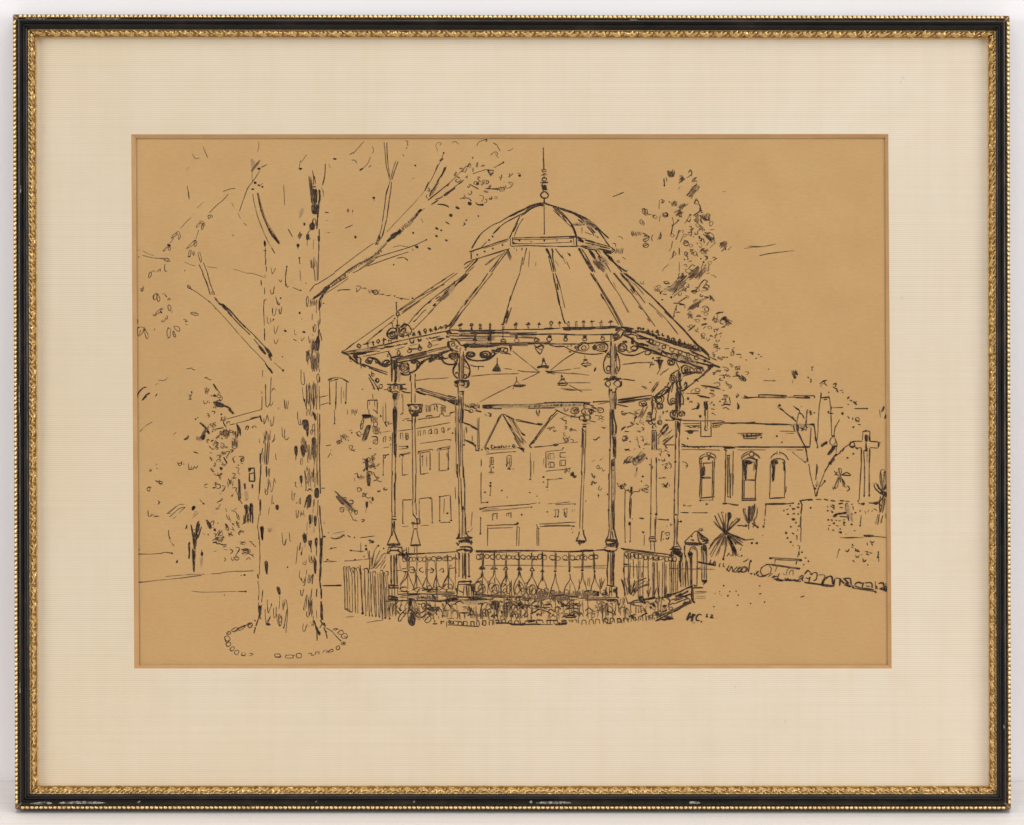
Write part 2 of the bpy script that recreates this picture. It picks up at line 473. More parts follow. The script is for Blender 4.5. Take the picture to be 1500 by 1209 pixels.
# ---------------------------------------------------------------- pen strokes
# Each line below a '! x y scale' header lists strokes of the drawing, parted by '/':
# points of a pen line (l straight, o closed, p filled, g thin brown ink, w width), d dots, e loops, u scribbles.
WSCALE = 0.70
STROKES = """
! 200 200 6
#left_tree
@1.4
g 490 155 505 180 525 195 555 188/g 585 90 600 130 628 190/g 435 295 460 270
445 435 455 490 462 555/w2.2 455 480 458 510 462 545
g w1.1 1072 45 1076 95 1062 135/p g 1003 198 1020 200 1040 235 1022 280 1012 280 1005 235/g w1.5 1015 290 1014 380
d 1075 285 16 11 20/1085 300 1050 355 1018 400 985 440/w2 985 440 968 475/968 475 935 570 905 655/w2.2 1095 272 1148 248/w1.3 1018 380 1020 395
d 1042 408 12/d 1075 430 11 7 20/d 1106 443 11 7/d 1022 464 14 8/1110 412 1085 430
760 485 800 468 835 458/w2 835 458 868 459/g w1.2 835 580 858 626/g 892 675 915 725/w1.6 942 760 968 782
1022 505 1035 590 1060 690 1100 800 1130 870/1130 870 1170 950 1215 1030/w2 1190 980 1218 1030
w2.5 1062 495 1075 560 1092 640/w3 1092 640 1120 720 1155 800/w4.5 1155 800 1190 860 1225 905/w5.5 1205 880 1235 915 1255 945
w1 1070 500 1100 620 1140 740 1200 840 1258 930
g 1292 425 1298 500 1302 605/g 1335 815 1365 870/d 848 870 5
w1.2 808 505 760 560 700 610 640 672/g 480 712 440 750 385 810/g w1 590 575 530 630
o 628 700 640 690 650 710 635 725/e 655 700 12 8 40
e 575 755 22 10 20/o 525 800 535 775 560 760 550 785/o 570 790 580 770 592 785 575 820/e 590 778 15 8 120
545 820 535 860 520 905
o 308 895 320 870 350 848 345 870/o 350 848 372 838 385 880 370 905 368 870/g 330 880 310 920 290 940
d 285 958 18 12 20/o 235 1010 250 985 275 968 262 995/o 278 975 300 980 290 1002/w2 270 955 300 962
o 440 985 470 950 510 915 525 925 490 960/o 515 912 530 940 515 970 505 945/w2 500 920 520 912/o 455 1060 462 1010 480 1000 470 1050/w2.5 452 1060 475 1055/e 502 1028 7 18 0
g 0 1000 30 998/g 55 1005 100 1030 155 1050/50 1045 100 1058 150 1068 240 1072/w1.2 160 1070 240 1080 300 1100/e 265 1085 25 14 20/g 420 1105 470 1125 520 1140/g 620 1145 660 1152 710 1155/g 850 1165 900 1180 960 1200
540 1020 548 1060 565 1110/555 1015 570 1070 572 1105/w2 548 1125 575 1180 590 1225/w1.8 588 1108 610 1165 630 1215
130 1195 150 1180 165 1195/180 1190 210 1165 205 1195/250 1120 245 1160 255 1190 268 1180/d 425 1180 5/d 20 1060 5
! 450 200 6
g 500 45 475 70 440 110 405 150/w2 370 160 408 140/d 242 198 16 9/w1.8 390 210 420 210 438 235/g 570 85 585 125 570 150
w3.5 460 300 490 280/g 490 280 530 240 555 180/w2.2 540 272 562 255
675 52 685 150 695 250 715 340 722 380/w2 700 55 703 160 710 230/705 210 715 280 728 360
w2 800 220 770 300 745 380/w1.4 780 215 755 290 735 370 715 440 695 510/w2.2 718 430 695 500 685 580 675 660/w1.8 675 640 660 760 640 860 600 955/w2.2 742 400 735 480 720 560 712 640/w2 712 620 700 720 680 800 660 880/w2.5 672 830 655 890
g 640 855 620 890 605 950/v 605 950 645 880 30 5/d 632 890 10 22/845 168 847 160
d 847 168 5/860 40 885 45 875 70 890 70/d 875 102 5/d 880 80 4
w1.2 1150 50 1130 80 1145 120 1140 130/1155 55 1178 60 1165 80/g 1270 60 1300 45 1330 70
d 1200 145 8/1198 150 1170 220 1130 300 1090 380 1030 480/w5 1165 215 1195 195/w2.5 1150 245 1128 300/w2.5 1068 400 1035 475
w4 1215 270 1190 330 1160 370/w3.5 1160 370 1130 430 1095 480/w3 1095 470 1075 530/1225 262 1180 350/v 1085 530 1150 400 28 8/1050 510 1048 540 1060 545
w1 1030 480 940 585 840 690 700 840/590 935 470 1020 350 1110 240 1195
w2.4 1060 562 1140 500 1250 410/w1.6 1250 410 1330 330 1400 260/w4.5 1405 270 1430 235/g w3 1405 280 1385 320/d 1455 188 6/w2 1395 350 1410 370/1390 365 1415 345
w2.8 1090 600 1150 560/w2.2 1125 555 1160 545 1190 530/w4.5 1200 522 1260 480 1300 450/w4 1335 415 1358 402/1150 550 1220 500 1300 440 1380 380
w2.4 1145 598 1190 600 1230 612 1245 625/d 950 256 9/g 920 370 950 365
1035 630 1000 660/w5 975 665 1005 640/w4.5 1005 640 960 690 915 740/g w4 950 690 890 760/v 790 855 930 735 45 9
w6 790 855 825 830/w11 740 890 790 850/w7 700 925 745 890/g w4 625 1000 700 930/w2 560 1070 630 1010 700 940/v 520 1110 650 1000 35 9
w2 380 1170 450 1120 520 1090 580 1050/w3 330 1200 400 1150/430 1190 500 1140 560 1100 640 1050/v 340 1200 540 1075 32 12/400 1200 500 1150 590 1090
w2 600 1065 700 1035 850 990/w1.8 850 990 950 955 1045 910/d 1048 908 7/w1.6 530 1140 640 1100 750 1060 890 1015/w1.2 755 975 800 962 850 965 900 975/d 965 972 18 12 35/920 985 935 1000 920 1002
w1.8 790 1070 850 1065 885 1090/w3 860 1072 885 1092/d 1072 986 18 9 30/d 932 848 9/d 760 1128 7
d 1140 810 15 10 30/d 1178 825 9/d 1136 876 14 9 40/d 1222 914 13 8 30/w3 1215 750 1252 772/w2 1390 740 1405 735/w1.8 1375 750 1385 775 1370 785/d 1322 628 20 12 30/d 1262 695 18 14/d 1430 590 18 14 20/w1.6 1340 550 1380 540 1420 545 1442 560/w2.5 1425 552 1444 566/w1.8 1455 330 1500 315/g 1425 420 1460 440 1495 450
d 585 540 12 12/g 580 545 592 570/w1.4 360 635 350 660 365 665 362 640/w2 400 645 398 668/w2 160 665 188 670/g 165 740 180 738/w1.8 330 808 400 778/g 180 848 205 842/d 424 886 9 14
g 1000 720 1020 760
! 680 200 6
w1.3 110 85 130 50 180 30/w2 170 32 200 30 190 48/255 55 285 75 300 100 318 130/w2 255 55 285 75/230 165 260 140 290 140 292 165/g 270 150 300 190/g 415 5 420 25
g 380 125 410 120 428 100/78 330 130 310 190 292/w2 190 292 260 300/255 300 255 330/260 275 310 250 345 230/w2.5 300 255 345 230/d 345 228 8
d 75 188 7/w1.2 465 320 490 330 498 350 480 355/d 485 345 10 10/w1.6 50 420 90 445 130 465/e 105 412 20 14 20/d 115 415 9/e 190 400 28 16 10/e 205 402 12 14 0
w2 185 458 230 460 290 465/w3 250 462 310 462/u 285 440 80 40 4/e 330 465 25 15 0/360 430 375 460 390 450/390 400 430 410 415 440 390 455/g 385 405 420 430/d 320 380 6/d 395 355 6/d 350 400 4
w1.5 130 515 165 525 170 550 150 575/w2.5 100 580 120 600 165 605/d 155 600 16 11/180 555 200 550 195 580 175 585/235 560 250 540/w1.3 260 535 290 530 285 550 265 545
w1.6 0 540 40 545 60 570/d 50 590 18 13 20/d 125 700 7/d 20 735 7/d 5 770 8
! 200 400 6
#left_tree
w2 580 5 610 70 630 130 648 195/w1.8 622 0 640 70 660 130 685 190/o 660 170 680 165 685 190 665 185/w1.8 680 210 710 235/w3 690 230 710 245
e 118 20 10 28 15/150 235 145 205 175 180 195 190/o 180 190 205 220 200 248 185 245/e 165 210 14 28 10/225 185 255 185/w3 250 195 268 212/o 165 365 185 335 215 315 200 350/w2.5 205 320 222 308/d 218 345 9/e 290 305 14 25 -10/w1.2 312 330 312 355
o 475 355 500 345 545 360 530 375 500 370/490 360 530 360/410 410 440 415 425 430 455 425/430 450 450 455/o 275 490 300 500 290 570 268 540/o 325 510 345 560 330 560 318 520/o 330 470 370 475 380 510 350 505/w2 272 485 285 480/w2 270 570 290 572
w2 5 480 40 475/o 10 490 40 475 75 490 50 530 20 555 10 540/o 60 500 90 520 105 560 90 580 75 540/40 500 20 545/d 158 496 5/w2 55 490 85 500
450 110 470 135/w3 470 130 490 152/e 460 122 10 18 -40/w1.3 490 145 550 185 635 250/w2.4 630 245 650 262/650 262 700 315/w2.2 690 310 706 322/706 322 780 400 850 480/850 480 920 560 1000 650/w2 995 645 1012 662/1012 662 1080 730 1130 785/w3 1130 795 1165 840/w4 1165 835 1195 882/1130 785 1150 830 1195 885
w2.4 700 240 730 268/w4 720 265 760 290/w6 755 285 800 330/w3 750 270 830 340 900 420 960 480/w2.2 960 480 1030 545 1090 610 1140 660/w4.5 1130 655 1160 690 1190 735/w2 840 385 920 470 1000 545/w4 800 335 840 385/w2 1030 580 1080 640/w4.5 1075 640 1110 685 1135 715/w1.6 1040 560 1100 620 1150 680/w4 1160 715 1185 770/w1 1205 785 1290 858/d 1288 857 10
! 360 400 6.047
w1.8 165 130 168 190/w1.4 160 290 165 240 185 240/w2.2 158 290 160 380/160 380 165 470/w2.6 165 490 168 600/w1.4 135 70 140 105/d 138 90 5 14
g 0 2 60 5 120 25 170 40/w1.6 170 10 172 40/290 60 310 80 320 60/d 236 4 5/350 0 355 90/355 90 370 130 380 115/w1.8 415 128 480 155/d 487 154 7/g 485 40 487 70/d 533 92 5
220 145 225 185 240 185 255 120/w2 250 130 245 185/265 210 275 250 290 285 305 270/d 308 224 8/e 285 268 14 8 60/235 310 238 370 260 370 270 310/w2.2 238 315 238 360/290 320 300 365 315 350 318 300/w1.8 300 320 305 365/190 390 195 440 215 450 218 400/215 430 240 425 250 405/d 245 412 7
250 470 260 540 290 465/250 590 265 630 290 585/d 350 514 14 9 20/430 500 435 545 450 550/d 477 354 10/d 515 524 14 9 20/w2 420 588 450 600/490 575 500 600 520 570/w2 490 598 500 602/555 560 565 620 575 590/d 497 410 4
w1.5 150 860 148 920/w2.4 175 985 175 1040/w1.6 175 1040 180 1180 195 1190/225 920 220 1040 215 1180/195 1190 215 1150/225 1180 245 1140/230 1050 245 1020 260 1040/w2 140 1050 145 1070/145 1090 142 1209/d 140 1205 6
w1.5 490 855 490 960 500 985 520 980 515 880/500 1015 510 1110 520 1145/d 520 1130 8 18/340 1120 345 1200/u 345 1140 35 70 2/290 1190 292 1209/d 325 742 6
w2 565 165 610 105/w2.5 610 105 640 95/w1.5 640 95 720 45 790 0/w2.5 590 235 640 200/w4.5 600 225 660 185 720 120/w4 720 120 745 105/w2.2 740 110 800 60 880 0/w6 655 240 690 185/w5 690 180 745 120/w1.3 690 190 760 150 907 50/v 760 100 890 10 36 9/w1.8 750 130 820 80 907 30
w1.2 815 165 850 148 907 152
e 545 250 9 45 3/535 220 540 300/w2.5 545 295 550 300/575 230 570 300/w1.5 590 250 585 290/u 575 240 100 60 6/w3 655 240 650 330/w1.6 630 240 625 360/w2 660 260 662 300/d 690 270 6
w1.8 655 330 658 400/w2.4 658 400 655 460/w1.5 640 420 645 500/w4 650 500 645 560/w2.5 660 530 675 600/w6 640 560 635 690/w3 620 600 600 680/590 360 588 420/w2 595 470 600 520/e 612 490 10 35 5/w2 590 545 595 555
w2 600 600 590 700 575 760/u 575 600 60 120 4/w2 550 690 540 780/w2.2 560 680 550 800/u 535 700 45 110 4/u 575 740 60 120 6/w1.8 605 870 600 800/u 590 720 60 150 5/w2 640 690 645 800/625 870 640 820 655 880/w2.4 655 920 655 970/e 640 930 10 40 0/w1.8 650 1000 655 1209
u 535 980 105 190 6/u 545 1060 90 140 5/w1.6 540 980 535 1209/w1.4 565 970 560 1180/600 960 595 1150/620 990 625 1200/w2 605 1100 600 1209/w2.2 525 1150 540 1209
! 360 220 6.047
d 485 165 14 8/485 90 475 160 500 165/g 490 110 540 40/w2 470 160 485 175 500 160
w1.8 590 180 600 240 600 310/w1.6 605 230 620 300/w3 605 230 612 250/w3.5 590 325 622 325/w1.8 705 120 700 220 680 310/w2.2 700 240 680 310/g 670 330 690 390/g 690 360 685 420/g 735 120 750 160
p 578 362 630 350 632 450 620 475 582 468/p 585 485 640 488 642 560 590 562/w1.5 600 340 605 480/w3.5 650 350 655 420 645 480/w4 645 480 635 600/w2.5 635 600 630 700/w1.6 660 360 650 500 640 600/p 565 660 600 640 610 700 570 705/e 605 640 15 35 0/w2 600 610 585 660
w2 570 710 545 740/p 535 750 560 745 560 790 538 795/w2 560 790 578 780/w1.3 545 790 543 850/g 600 790 598 880/w2.6 650 700 650 760/p 638 760 656 760 655 810 640 810/w2 648 810 648 900/w1.8 645 900 640 1150/w1.5 630 990 632 1160/w1.5 575 990 585 1045 590 1040/w1.8 605 950 600 1030 608 1080 615 1160/u 570 980 45 60 3
g p 470 600 490 520 515 530 490 590/d 520 656 9 14/d 463 845 13 16/w2 463 850 460 880/w2.5 475 950 480 1010/g 480 1060 485 1150/d 475 955 8/w1.8 365 1030 355 1110 352 1209/d 364 1032 7
375 700 385 720 415 770/w2.5 165 800 170 860/d 168 828 11 24/w2 158 890 180 890/w2 175 870 172 960/w2.4 178 960 175 1020/w2 180 1030 185 1075/w1.4 225 1045 235 1095 265 1045/295 1150 310 1170 322 1150/w2 135 1150 138 1200
w2 700 555 735 555/g 705 625 730 620/g 720 730 750 728
! 360 600 6.047
w1.4 120 260 125 300/w2 150 340 140 400/w4 130 390 130 480/w2.4 135 480 130 600/w3 128 600 118 750/118 750 110 800/w4 128 795 128 900/w1.8 128 900 128 940/w1.4 118 930 105 1030/w2.5 105 1030 105 1060/w1.4 110 1060 115 1140/d 117 1143 7/120 1150 128 1209
w2 160 80 162 130/165 130 180 90 190 50 200 90 205 110/220 90 225 150 240 140 250 60/w1.8 155 300 185 195/u 160 200 60 100 4/w2.2 175 300 165 480/w2.2 195 290 180 490/w1.8 210 290 195 490/155 380 150 460/w3 185 450 180 490/255 220 250 260 230 290/240 290 260 260/w3 182 500 185 600/w1.6 200 520 215 560/u 195 530 20 70 2/w1.4 170 700 175 750 190 755 210 620/200 610 195 690 170 740/215 640 225 730 240 700 250 620/250 610 265 650/235 760 230 840/265 390 268 440 275 445
d 275 865 16 26 -15/200 930 210 870/d 245 830 6/320 160 325 240 340 250/w1.8 345 175 345 250 360 270 385 245/d 212 1070 14 16 0
g d 212 1070 18 22
w4 135 1040 148 1160/p 128 1040 158 1038 158 1090 148 1150 140 1150 132 1090/320 1090 330 1200/340 1200 360 1140/385 1090 390 1160 400 1170
w1.4 460 20 460 80 475 140 490 130/u 535 0 60 60 3/480 80 490 140/p 502 95 545 92 558 130 555 220 545 240 535 190 512 170 508 130/w2.2 505 100 500 140/w3 540 200 548 240
p 430 330 455 325 460 380 448 420 435 395/g w3 445 400 442 450/p 485 325 520 315 527 380 515 420 495 400/g 505 400 505 430/w1.6 490 280 500 310/510 280 515 305/w2 535 280 530 310/490 430 485 490 500 480 500 430
w2.2 590 20 615 90/p 600 20 625 60 622 100 605 80/p 585 260 615 245 620 310 600 325 588 310/w3 610 320 605 440/w2 590 330 600 440/w2 615 340 610 450/u 550 300 80 160 5/w1.5 550 400 548 470 560 465/w2.4 655 40 655 200/w2.4 658 200 650 400/w3 652 390 655 480/w2.4 655 480 660 720/w1.4 635 30 640 260 630 500 640 640/w1.4 610 120 612 240/e 582 200 8 20 0/e 600 160 10 30 0
w1.6 520 540 535 700 525 720/545 500 530 560/540 510 575 600 590 610/600 520 590 600/w1.6 610 450 600 580/w2 605 530 595 600/530 580 560 680/w1.8 560 520 570 560/570 610 575 690/630 560 640 680/u 530 540 110 140 6
p 478 590 500 588 502 640 492 660 482 640/w1.4 492 660 495 690/440 640 440 680 455 690/d 440 650 6/410 720 410 800 425 800 430 740/w1.8 425 770 440 740/475 790 472 830 485 840 485 780/d 450 828 5/445 890 450 960 460 955 470 890/490 900 485 950/510 890 518 950/w2 490 910 495 930 515 920
w3 545 720 580 700/w2 555 700 590 720/p 612 705 645 700 645 780 610 775/w3 660 700 660 745/w2.5 670 697 700 697/p 545 770 580 760 575 860 545 855/w1.4 610 790 605 860/600 800 595 920/w1.6 640 800 635 950/w3 655 850 660 960/w2.4 660 960 670 1040/w1.8 645 960 655 1100 660 1209/w2 670 1040 680 1120 680 1209/p 558 940 580 938 580 1015 562 1015/p 603 950 628 948 622 1035 610 1035/g w4 565 1020 570 1050/g w4 605 1040 605 1090/w1.4 545 1000 540 1080/590 930 590 1000
p 502 1110 535 1105 540 1160 525 1180 510 1160/w2.5 515 1090 520 1110/g w4 525 1180 525 1209/p 555 1170 585 1160 580 1209 562 1209/p 612 1145 635 1140 632 1209 615 1209/d 543 1097 5/d 695 1126 12 7/w2 660 1180 665 1209
! 360 780 6.047
w2 115 10 118 60/w1.5 120 60 125 200 122 340 120 380/w3 105 370 112 410/w2 108 430 108 460/115 460 118 560/w2.4 115 560 112 600/w1.4 150 510 145 570 140 620/w2.6 150 520 145 560/w2 112 620 115 660/p 110 650 138 660 135 730 115 720/w5 125 720 115 770/w3 110 770 90 830/w3.5 85 840 72 895/w2 140 640 130 740/w2.4 130 750 135 770/d 82 782 7
p 168 258 190 255 198 290 192 375 182 370 170 320/d 370 308 7/p 272 488 295 482 308 520 305 555 290 550/g w1.5 300 560 300 600/w1.3 300 600 295 680/190 595 195 700 200 715 230 640/d 228 640 5 10/245 670 250 760 265 750 270 690 270 660/170 680 175 760 182 800 210 760/w2.2 195 800 215 750 220 745/d 198 815 22 13 10/275 720 280 790 300 835/300 720 290 780 305 830 320 790 310 740 300 770/o 290 740 310 730 322 770 300 800/325 630 330 690 345 620/350 590 345 640/360 600 370 700 355 890/365 680 345 800 335 855/w2.2 330 850 345 820/330 600 335 680
320 10 330 110 345 115 360 60/385 0 390 80
p 505 30 535 25 540 80 520 95 508 70/g w4 522 95 525 130/p 555 75 582 75 582 105 578 150 570 130 558 105/p 615 60 635 60 632 120 628 150 618 120/w2 578 130 580 180/w2.4 628 150 625 210/w2 485 90 475 160/w2 490 170 490 205/w1.4 460 120 445 280/500 130 495 200/560 210 565 260 600 270 605 210/w2 580 220 590 260 610 240/u 560 205 50 60 2/535 240 530 290 500 270/510 260 535 270
w3 615 230 615 370/w2 605 270 610 360/w2 625 250 620 360/480 340 475 390 495 430/490 400 510 450 520 410/530 390 520 470 505 470/540 330 535 380/560 370 550 440 570 440 585 380/w4 595 370 590 420/w2.6 590 420 588 460/w2 570 380 565 430/485 510 490 560 500 565 515 500/w2 485 510 488 550/540 550 510 690/w2 520 690 510 670/w1.6 545 560 530 680/w2 585 500 575 600/w4 580 600 575 690/w2.6 575 690 560 740/w1.6 540 700 540 740 560 755/w1.4 560 570 555 680/u 550 600 40 140 3
w3.4 670 50 672 200/w4.4 668 150 662 300/w4 665 300 655 430/w3 655 430 665 500/w3.6 668 500 670 590/w2 680 0 680 60/w1.6 655 20 660 160/w4 668 610 668 700/w2.4 678 640 682 780/w4.5 665 700 672 780/w3 630 500 625 570/w1.5 625 690 630 760/w1.4 590 680 600 780/w3.6 605 780 620 830/w3.4 615 830 630 880/w4.5 620 830 655 905/w3 630 880 632 960/w2 595 780 600 820/w4 660 780 690 825/w4 690 800 705 835/w1.8 655 850 680 800/p 635 870 665 890 655 915 640 905/510 810 505 860 520 880 545 810/w1.4 525 830 535 845/d 560 832 4/d 585 825 4/d 575 800 4/w1.8 580 810 605 830
w1.8 690 845 710 890 722 940/w2 720 850 765 880 800 920 842 962/w2.5 705 870 720 885/w1.6 690 840 750 865/d 840 960 6
w3 690 472 840 472/w4 800 472 845 470/w1.5 690 260 740 262 800 258/d 723 241 10 6/w1.5 740 150 765 142/780 135 805 135/w1.5 750 45 790 55 830 40 870 25/w2 860 20 880 35/w2.5 680 40 705 38/d 698 38 9
#tree_kerb
@1.7
o 12 815 45 808 55 820 45 840 25 842/20 820 35 815 45 825/o 258 1080 300 1080 310 1105 265 1105/o 355 1090 415 1088 415 1112 358 1112/w2 415 1090 435 1088/o 450 1078 488 1075 490 1108 455 1108/w2 258 1105 312 1100/30 1070 65 1078 45 1090 30 1095
w1.8 550 1075 585 1070 575 1090 610 1085/615 1060 620 1085/615 1062 650 1060 645 1080/680 1065 700 1045 720 1045 715 1070/o 725 1060 765 1035 770 1055/o 800 1020 825 1005 832 1030 808 1040/e 865 985 20 14 10/850 990 885 975/d 868 985 8
770 870 780 855 815 855/790 870 815 855 820 865/815 890 845 865 860 870 865 895/810 885 820 900 860 905/o 845 915 885 895 898 925 865 940/870 920 885 930/890 945 905 920
! 200 780 6
o 835 860 870 838 895 850 860 875/o 890 845 955 815 945 840 905 862/w2 850 870 965 815/e 810 885 20 14 -20/795 895 820 870/o 775 920 805 912 822 945 790 955/o 785 985 812 962 830 985 805 1005/w2.4 785 990 805 1003/o 820 1030 845 1005 862 1020 840 1045/o 860 1060 880 1035 900 1048 880 1078/o 920 1075 940 1052 960 1075 935 1085/w2.2 820 1032 840 1045/w2.2 920 1080 955 1085/w2 795 955 820 950/w2 790 970 775 935/o 985 800 1015 800 1015 825 990 840
! 200 400 6
#background_bushes
@1.5
435 845 490 835/w2 485 845 515 855/g w1.5 275 920 245 945 190 940/g 165 985 190 970
w2.4 5 1095 20 1050 60 1010 90 1005/w3 5 1060 10 1095/w4 55 1115 85 1075 118 1055/w2.4 45 1120 90 1085/w3 165 1085 182 1062/w1.6 455 1075 485 1075 465 1090 480 1110 455 1110/d 485 1050 6 14/470 1085 480 1080
w3 597 925 615 920/w2 615 915 640 940 660 935/w4 675 975 710 1030/w2 705 1020 735 1060/u 600 1010 40 40 3/e 615 1050 12 9 0/d 688 1080 16 11 20/d 660 1080 6/710 1060 745 1085 755 1105 735 1130/w3 725 1110 740 1120/590 1120 595 1150 615 1145 630 1120/d 640 1140 5/e 725 1085 18 14 0
p 672 1135 710 1130 770 1155 765 1180 720 1180 690 1165/w4 760 1165 800 1180 830 1200/w2.4 700 1125 740 1120
! 200 600 6
p 805 0 830 0 860 38 845 42 820 20/w1.3 30 195 80 145 140 108/w1.3 325 220 350 200/p 412 262 440 245 455 222 462 235 448 262 425 270/w3 500 372 540 385/d 520 85 8/d 540 72 5/615 35 640 40 625 55 645 55 630 75/w2 660 15 690 20 680 40/d 745 42 8/d 690 115 5
w4 555 115 600 155 640 215/w4.5 600 150 640 215/g w5 580 225 600 190/w4 575 245 600 210/u 525 235 70 40 4/w4 580 265 590 235/w2 600 180 575 240/p 560 240 600 205 605 245 585 270/g 535 245 540 270/d 668 195 6
735 98 770 100/w2 765 100 765 120 790 160/w3 700 172 765 160/u 750 180 70 70 5/w1.8 760 195 790 185 810 200 790 225 770 235/w3 745 250 755 262/e 785 210 25 20 30/u 840 180 60 60 4
w2 880 120 890 200 880 260/p 880 130 915 170 915 235 900 200/w2 870 200 865 300/u 835 270 55 70 5/e 860 320 20 30 10/w2.4 820 355 850 360 830 380/w1.6 635 320 670 350 690 340/650 330 670 355/685 300 710 305 690 330 715 335/740 290 770 310 745 335/e 755 320 16 20 0/640 380 665 385
w1.8 780 375 820 370 790 420 800 430/w3 765 420 795 470/w3.4 770 425 795 475/w3 845 430 860 470/w2 900 415 940 415 920 450 940 460/915 470 935 475/840 430 870 410/d 895 490 6/e 930 440 14 20 30/w1.8 725 405 735 430/680 560 690 575 715 580 715 555/w2.4 735 510 755 520 745 535/730 505 760 510/d 740 520 10/600 655 600 685 625 685/w2.5 600 660 625 655
870 510 900 520 890 550 910 570/w1.8 840 560 870 570 850 600 880 600/835 600 860 610/w3 805 610 830 650/u 800 620 50 60 3/w2 665 690 700 680 690 660 730 660 740 690/w3 670 690 690 690/700 690 725 695 740 670/750 670 780 680 760 720/w2.4 750 720 775 700 765 690/840 690 880 690 870 720/w1.6 830 760 855 745/d 840 760 7/730 740 745 745
p 898 615 912 640 915 790 905 800 895 720/w1.6 895 610 900 700/w2 905 790 930 830/w1.4 870 700 900 780/p 942 650 958 650 960 700 950 705/d 1018 675 8 20/g p 950 725 975 725 980 790 970 800 955 780/w1.6 950 800 975 790
p 945 845 970 835 980 860 975 920 960 905/p 995 830 1020 830 1025 890 1010 930 1000 910/w3 1000 830 1000 990/w3 960 905 955 1000/w2 985 910 980 1000/w3 1020 900 1020 1000/w2.4 945 930 945 1005/w2 970 880 975 980/w2 985 850 1000 930/w2 925 1010 950 1000
#left_houses
@1.5
l w1.5 735 98 900 55 1100 0/l w1.5 820 135 970 98 1085 65/w3 1000 78 1085 65/w3 1085 50 1095 90 1105 110/w2 960 180 965 150 985 150 975 180/w2 1015 165 1030 145 1050 150 1050 165/w1.6 820 135 860 128
#kiosk
@1.8
l w3 982 518 1035 515/l w3 985 520 990 550 1010 515/l w2.6 1035 512 1038 630 992 630 990 560/l w2.6 990 565 1035 558/p 980 518 1010 512 990 545
#background_bushes
@1.5
360 460 370 490 390 490 400 455/w2.2 365 480 400 465/d 415 480 5/455 475 460 520 480 525/480 495 490 530 510 500 520 520 540 495/w1.6 455 530 500 525/115 520 130 540/w2.4 110 545 135 530/d 175 482 4/170 515 190 520/165 625 190 640 200 620 205 650 230 645/w2.2 170 625 190 635/e 212 645 15 12 0/95 695 110 680 130 690/95 715 120 720/e 105 700 14 16 0/d 125 540 6
w2 190 800 200 820/w3.5 190 835 205 810/100 885 105 940 125 935 130 915/130 940 145 920 160 945 175 925/w2 165 940 195 935/150 945 200 940
g w2 270 915 300 890 350 850/w2.5 265 915 300 910/g 300 900 370 840 420 835/290 945 330 910 380 870 430 860/g 370 910 430 860/w1.4 320 960 345 940/w3 485 880 512 855/d 500 865 15 22 25/555 790 580 820/d 588 828 8/g 485 960 545 905/g 500 930 530 890
705 820 735 800 760 790/w2 710 815 750 800/740 790 760 780/720 860 740 830/w1.4 790 920 800 960 820 970 810 930/w1.8 780 870 795 900/830 890 870 900 890 960 910 970/820 960 830 990/w2 890 920 905 960/855 880 880 870/w1.5 440 1010 445 1050/w3 430 1050 445 1020/p 475 1010 490 1060 500 1130 488 1110/w3 480 1015 495 1080/w4.5 505 1080 520 1140/w4 545 980 525 1100/w2.5 535 990 520 1080/w2.4 555 1000 545 1060/w2.6 570 1030 540 1130/500 1060 520 1050/p 495 1115 545 1100 530 1150 525 1200 500 1200/w3.4 470 1165 460 1200/w4 500 1140 510 1200/e 540 1060 8 25 20
w2 605 970 650 1010/w4 620 970 640 1010/p 615 990 650 1000 660 1040 640 1050/640 1000 680 980 670 1020/650 1040 680 1040/w2.4 680 1060 700 1070/d 688 1058 12/d 715 1000 5/p 775 1005 795 1010 810 1045 795 1040/w2 830 1050 855 1060/840 1030 860 1070/d 630 1100 6/580 1090 600 1100/w1.8 680 1090 700 1100 690 1120/700 1100 730 1070 720 1110 760 1100/w2.4 715 1110 740 1080/740 1070 760 1090/w1.8 805 1110 825 1100/820 1090 815 1120/w1.8 665 1155 710 1120/700 1150 740 1120/w2.4 670 1170 700 1165 710 1185/710 1180 750 1185 780 1195/w1.6 280 1060 285 1110 300 1160 330 1200/p 282 1095 300 1140 290 1140/905 1165 960 1165/910 1185 940 1170
! 200 780 6
w4 460 90 465 180/w3.4 465 170 460 235/p 490 20 550 20 520 70 500 60/w5 510 60 508 150/w3 498 150 500 240/w5 510 160 505 240/w4 500 240 505 350/w1.5 490 140 490 260/520 80 515 200 510 300/d 575 190 12 22/g w4 575 210 568 300/w2 575 155 570 170/p 345 265 358 240 366 255 356 272
w1.8 1000 80 1050 130/w2 990 78 1015 85/670 95 690 90 715 105/w2 720 95 760 110 790 105/w2.4 760 130 790 120/765 150 800 155/680 170 705 160/w2.4 820 150 845 160 835 185/820 190 850 170/870 130 905 140 895 175/w2 870 210 900 150/w2.4 920 150 960 160 990 170/e 965 160 35 18 10/925 190 960 180 1000 195/w2.4 940 155 975 150 985 165/930 175 945 200 990 180/w2 1000 190 1030 215/770 220 785 240 770 255/830 220 845 250 860 230 880 245 900 235/w2 850 225 880 215 905 230/960 245 990 220 1000 245/w1.4 905 85 965 95/910 100 950 110/1015 205 1030 190
#distant_ground_lines
@1.4
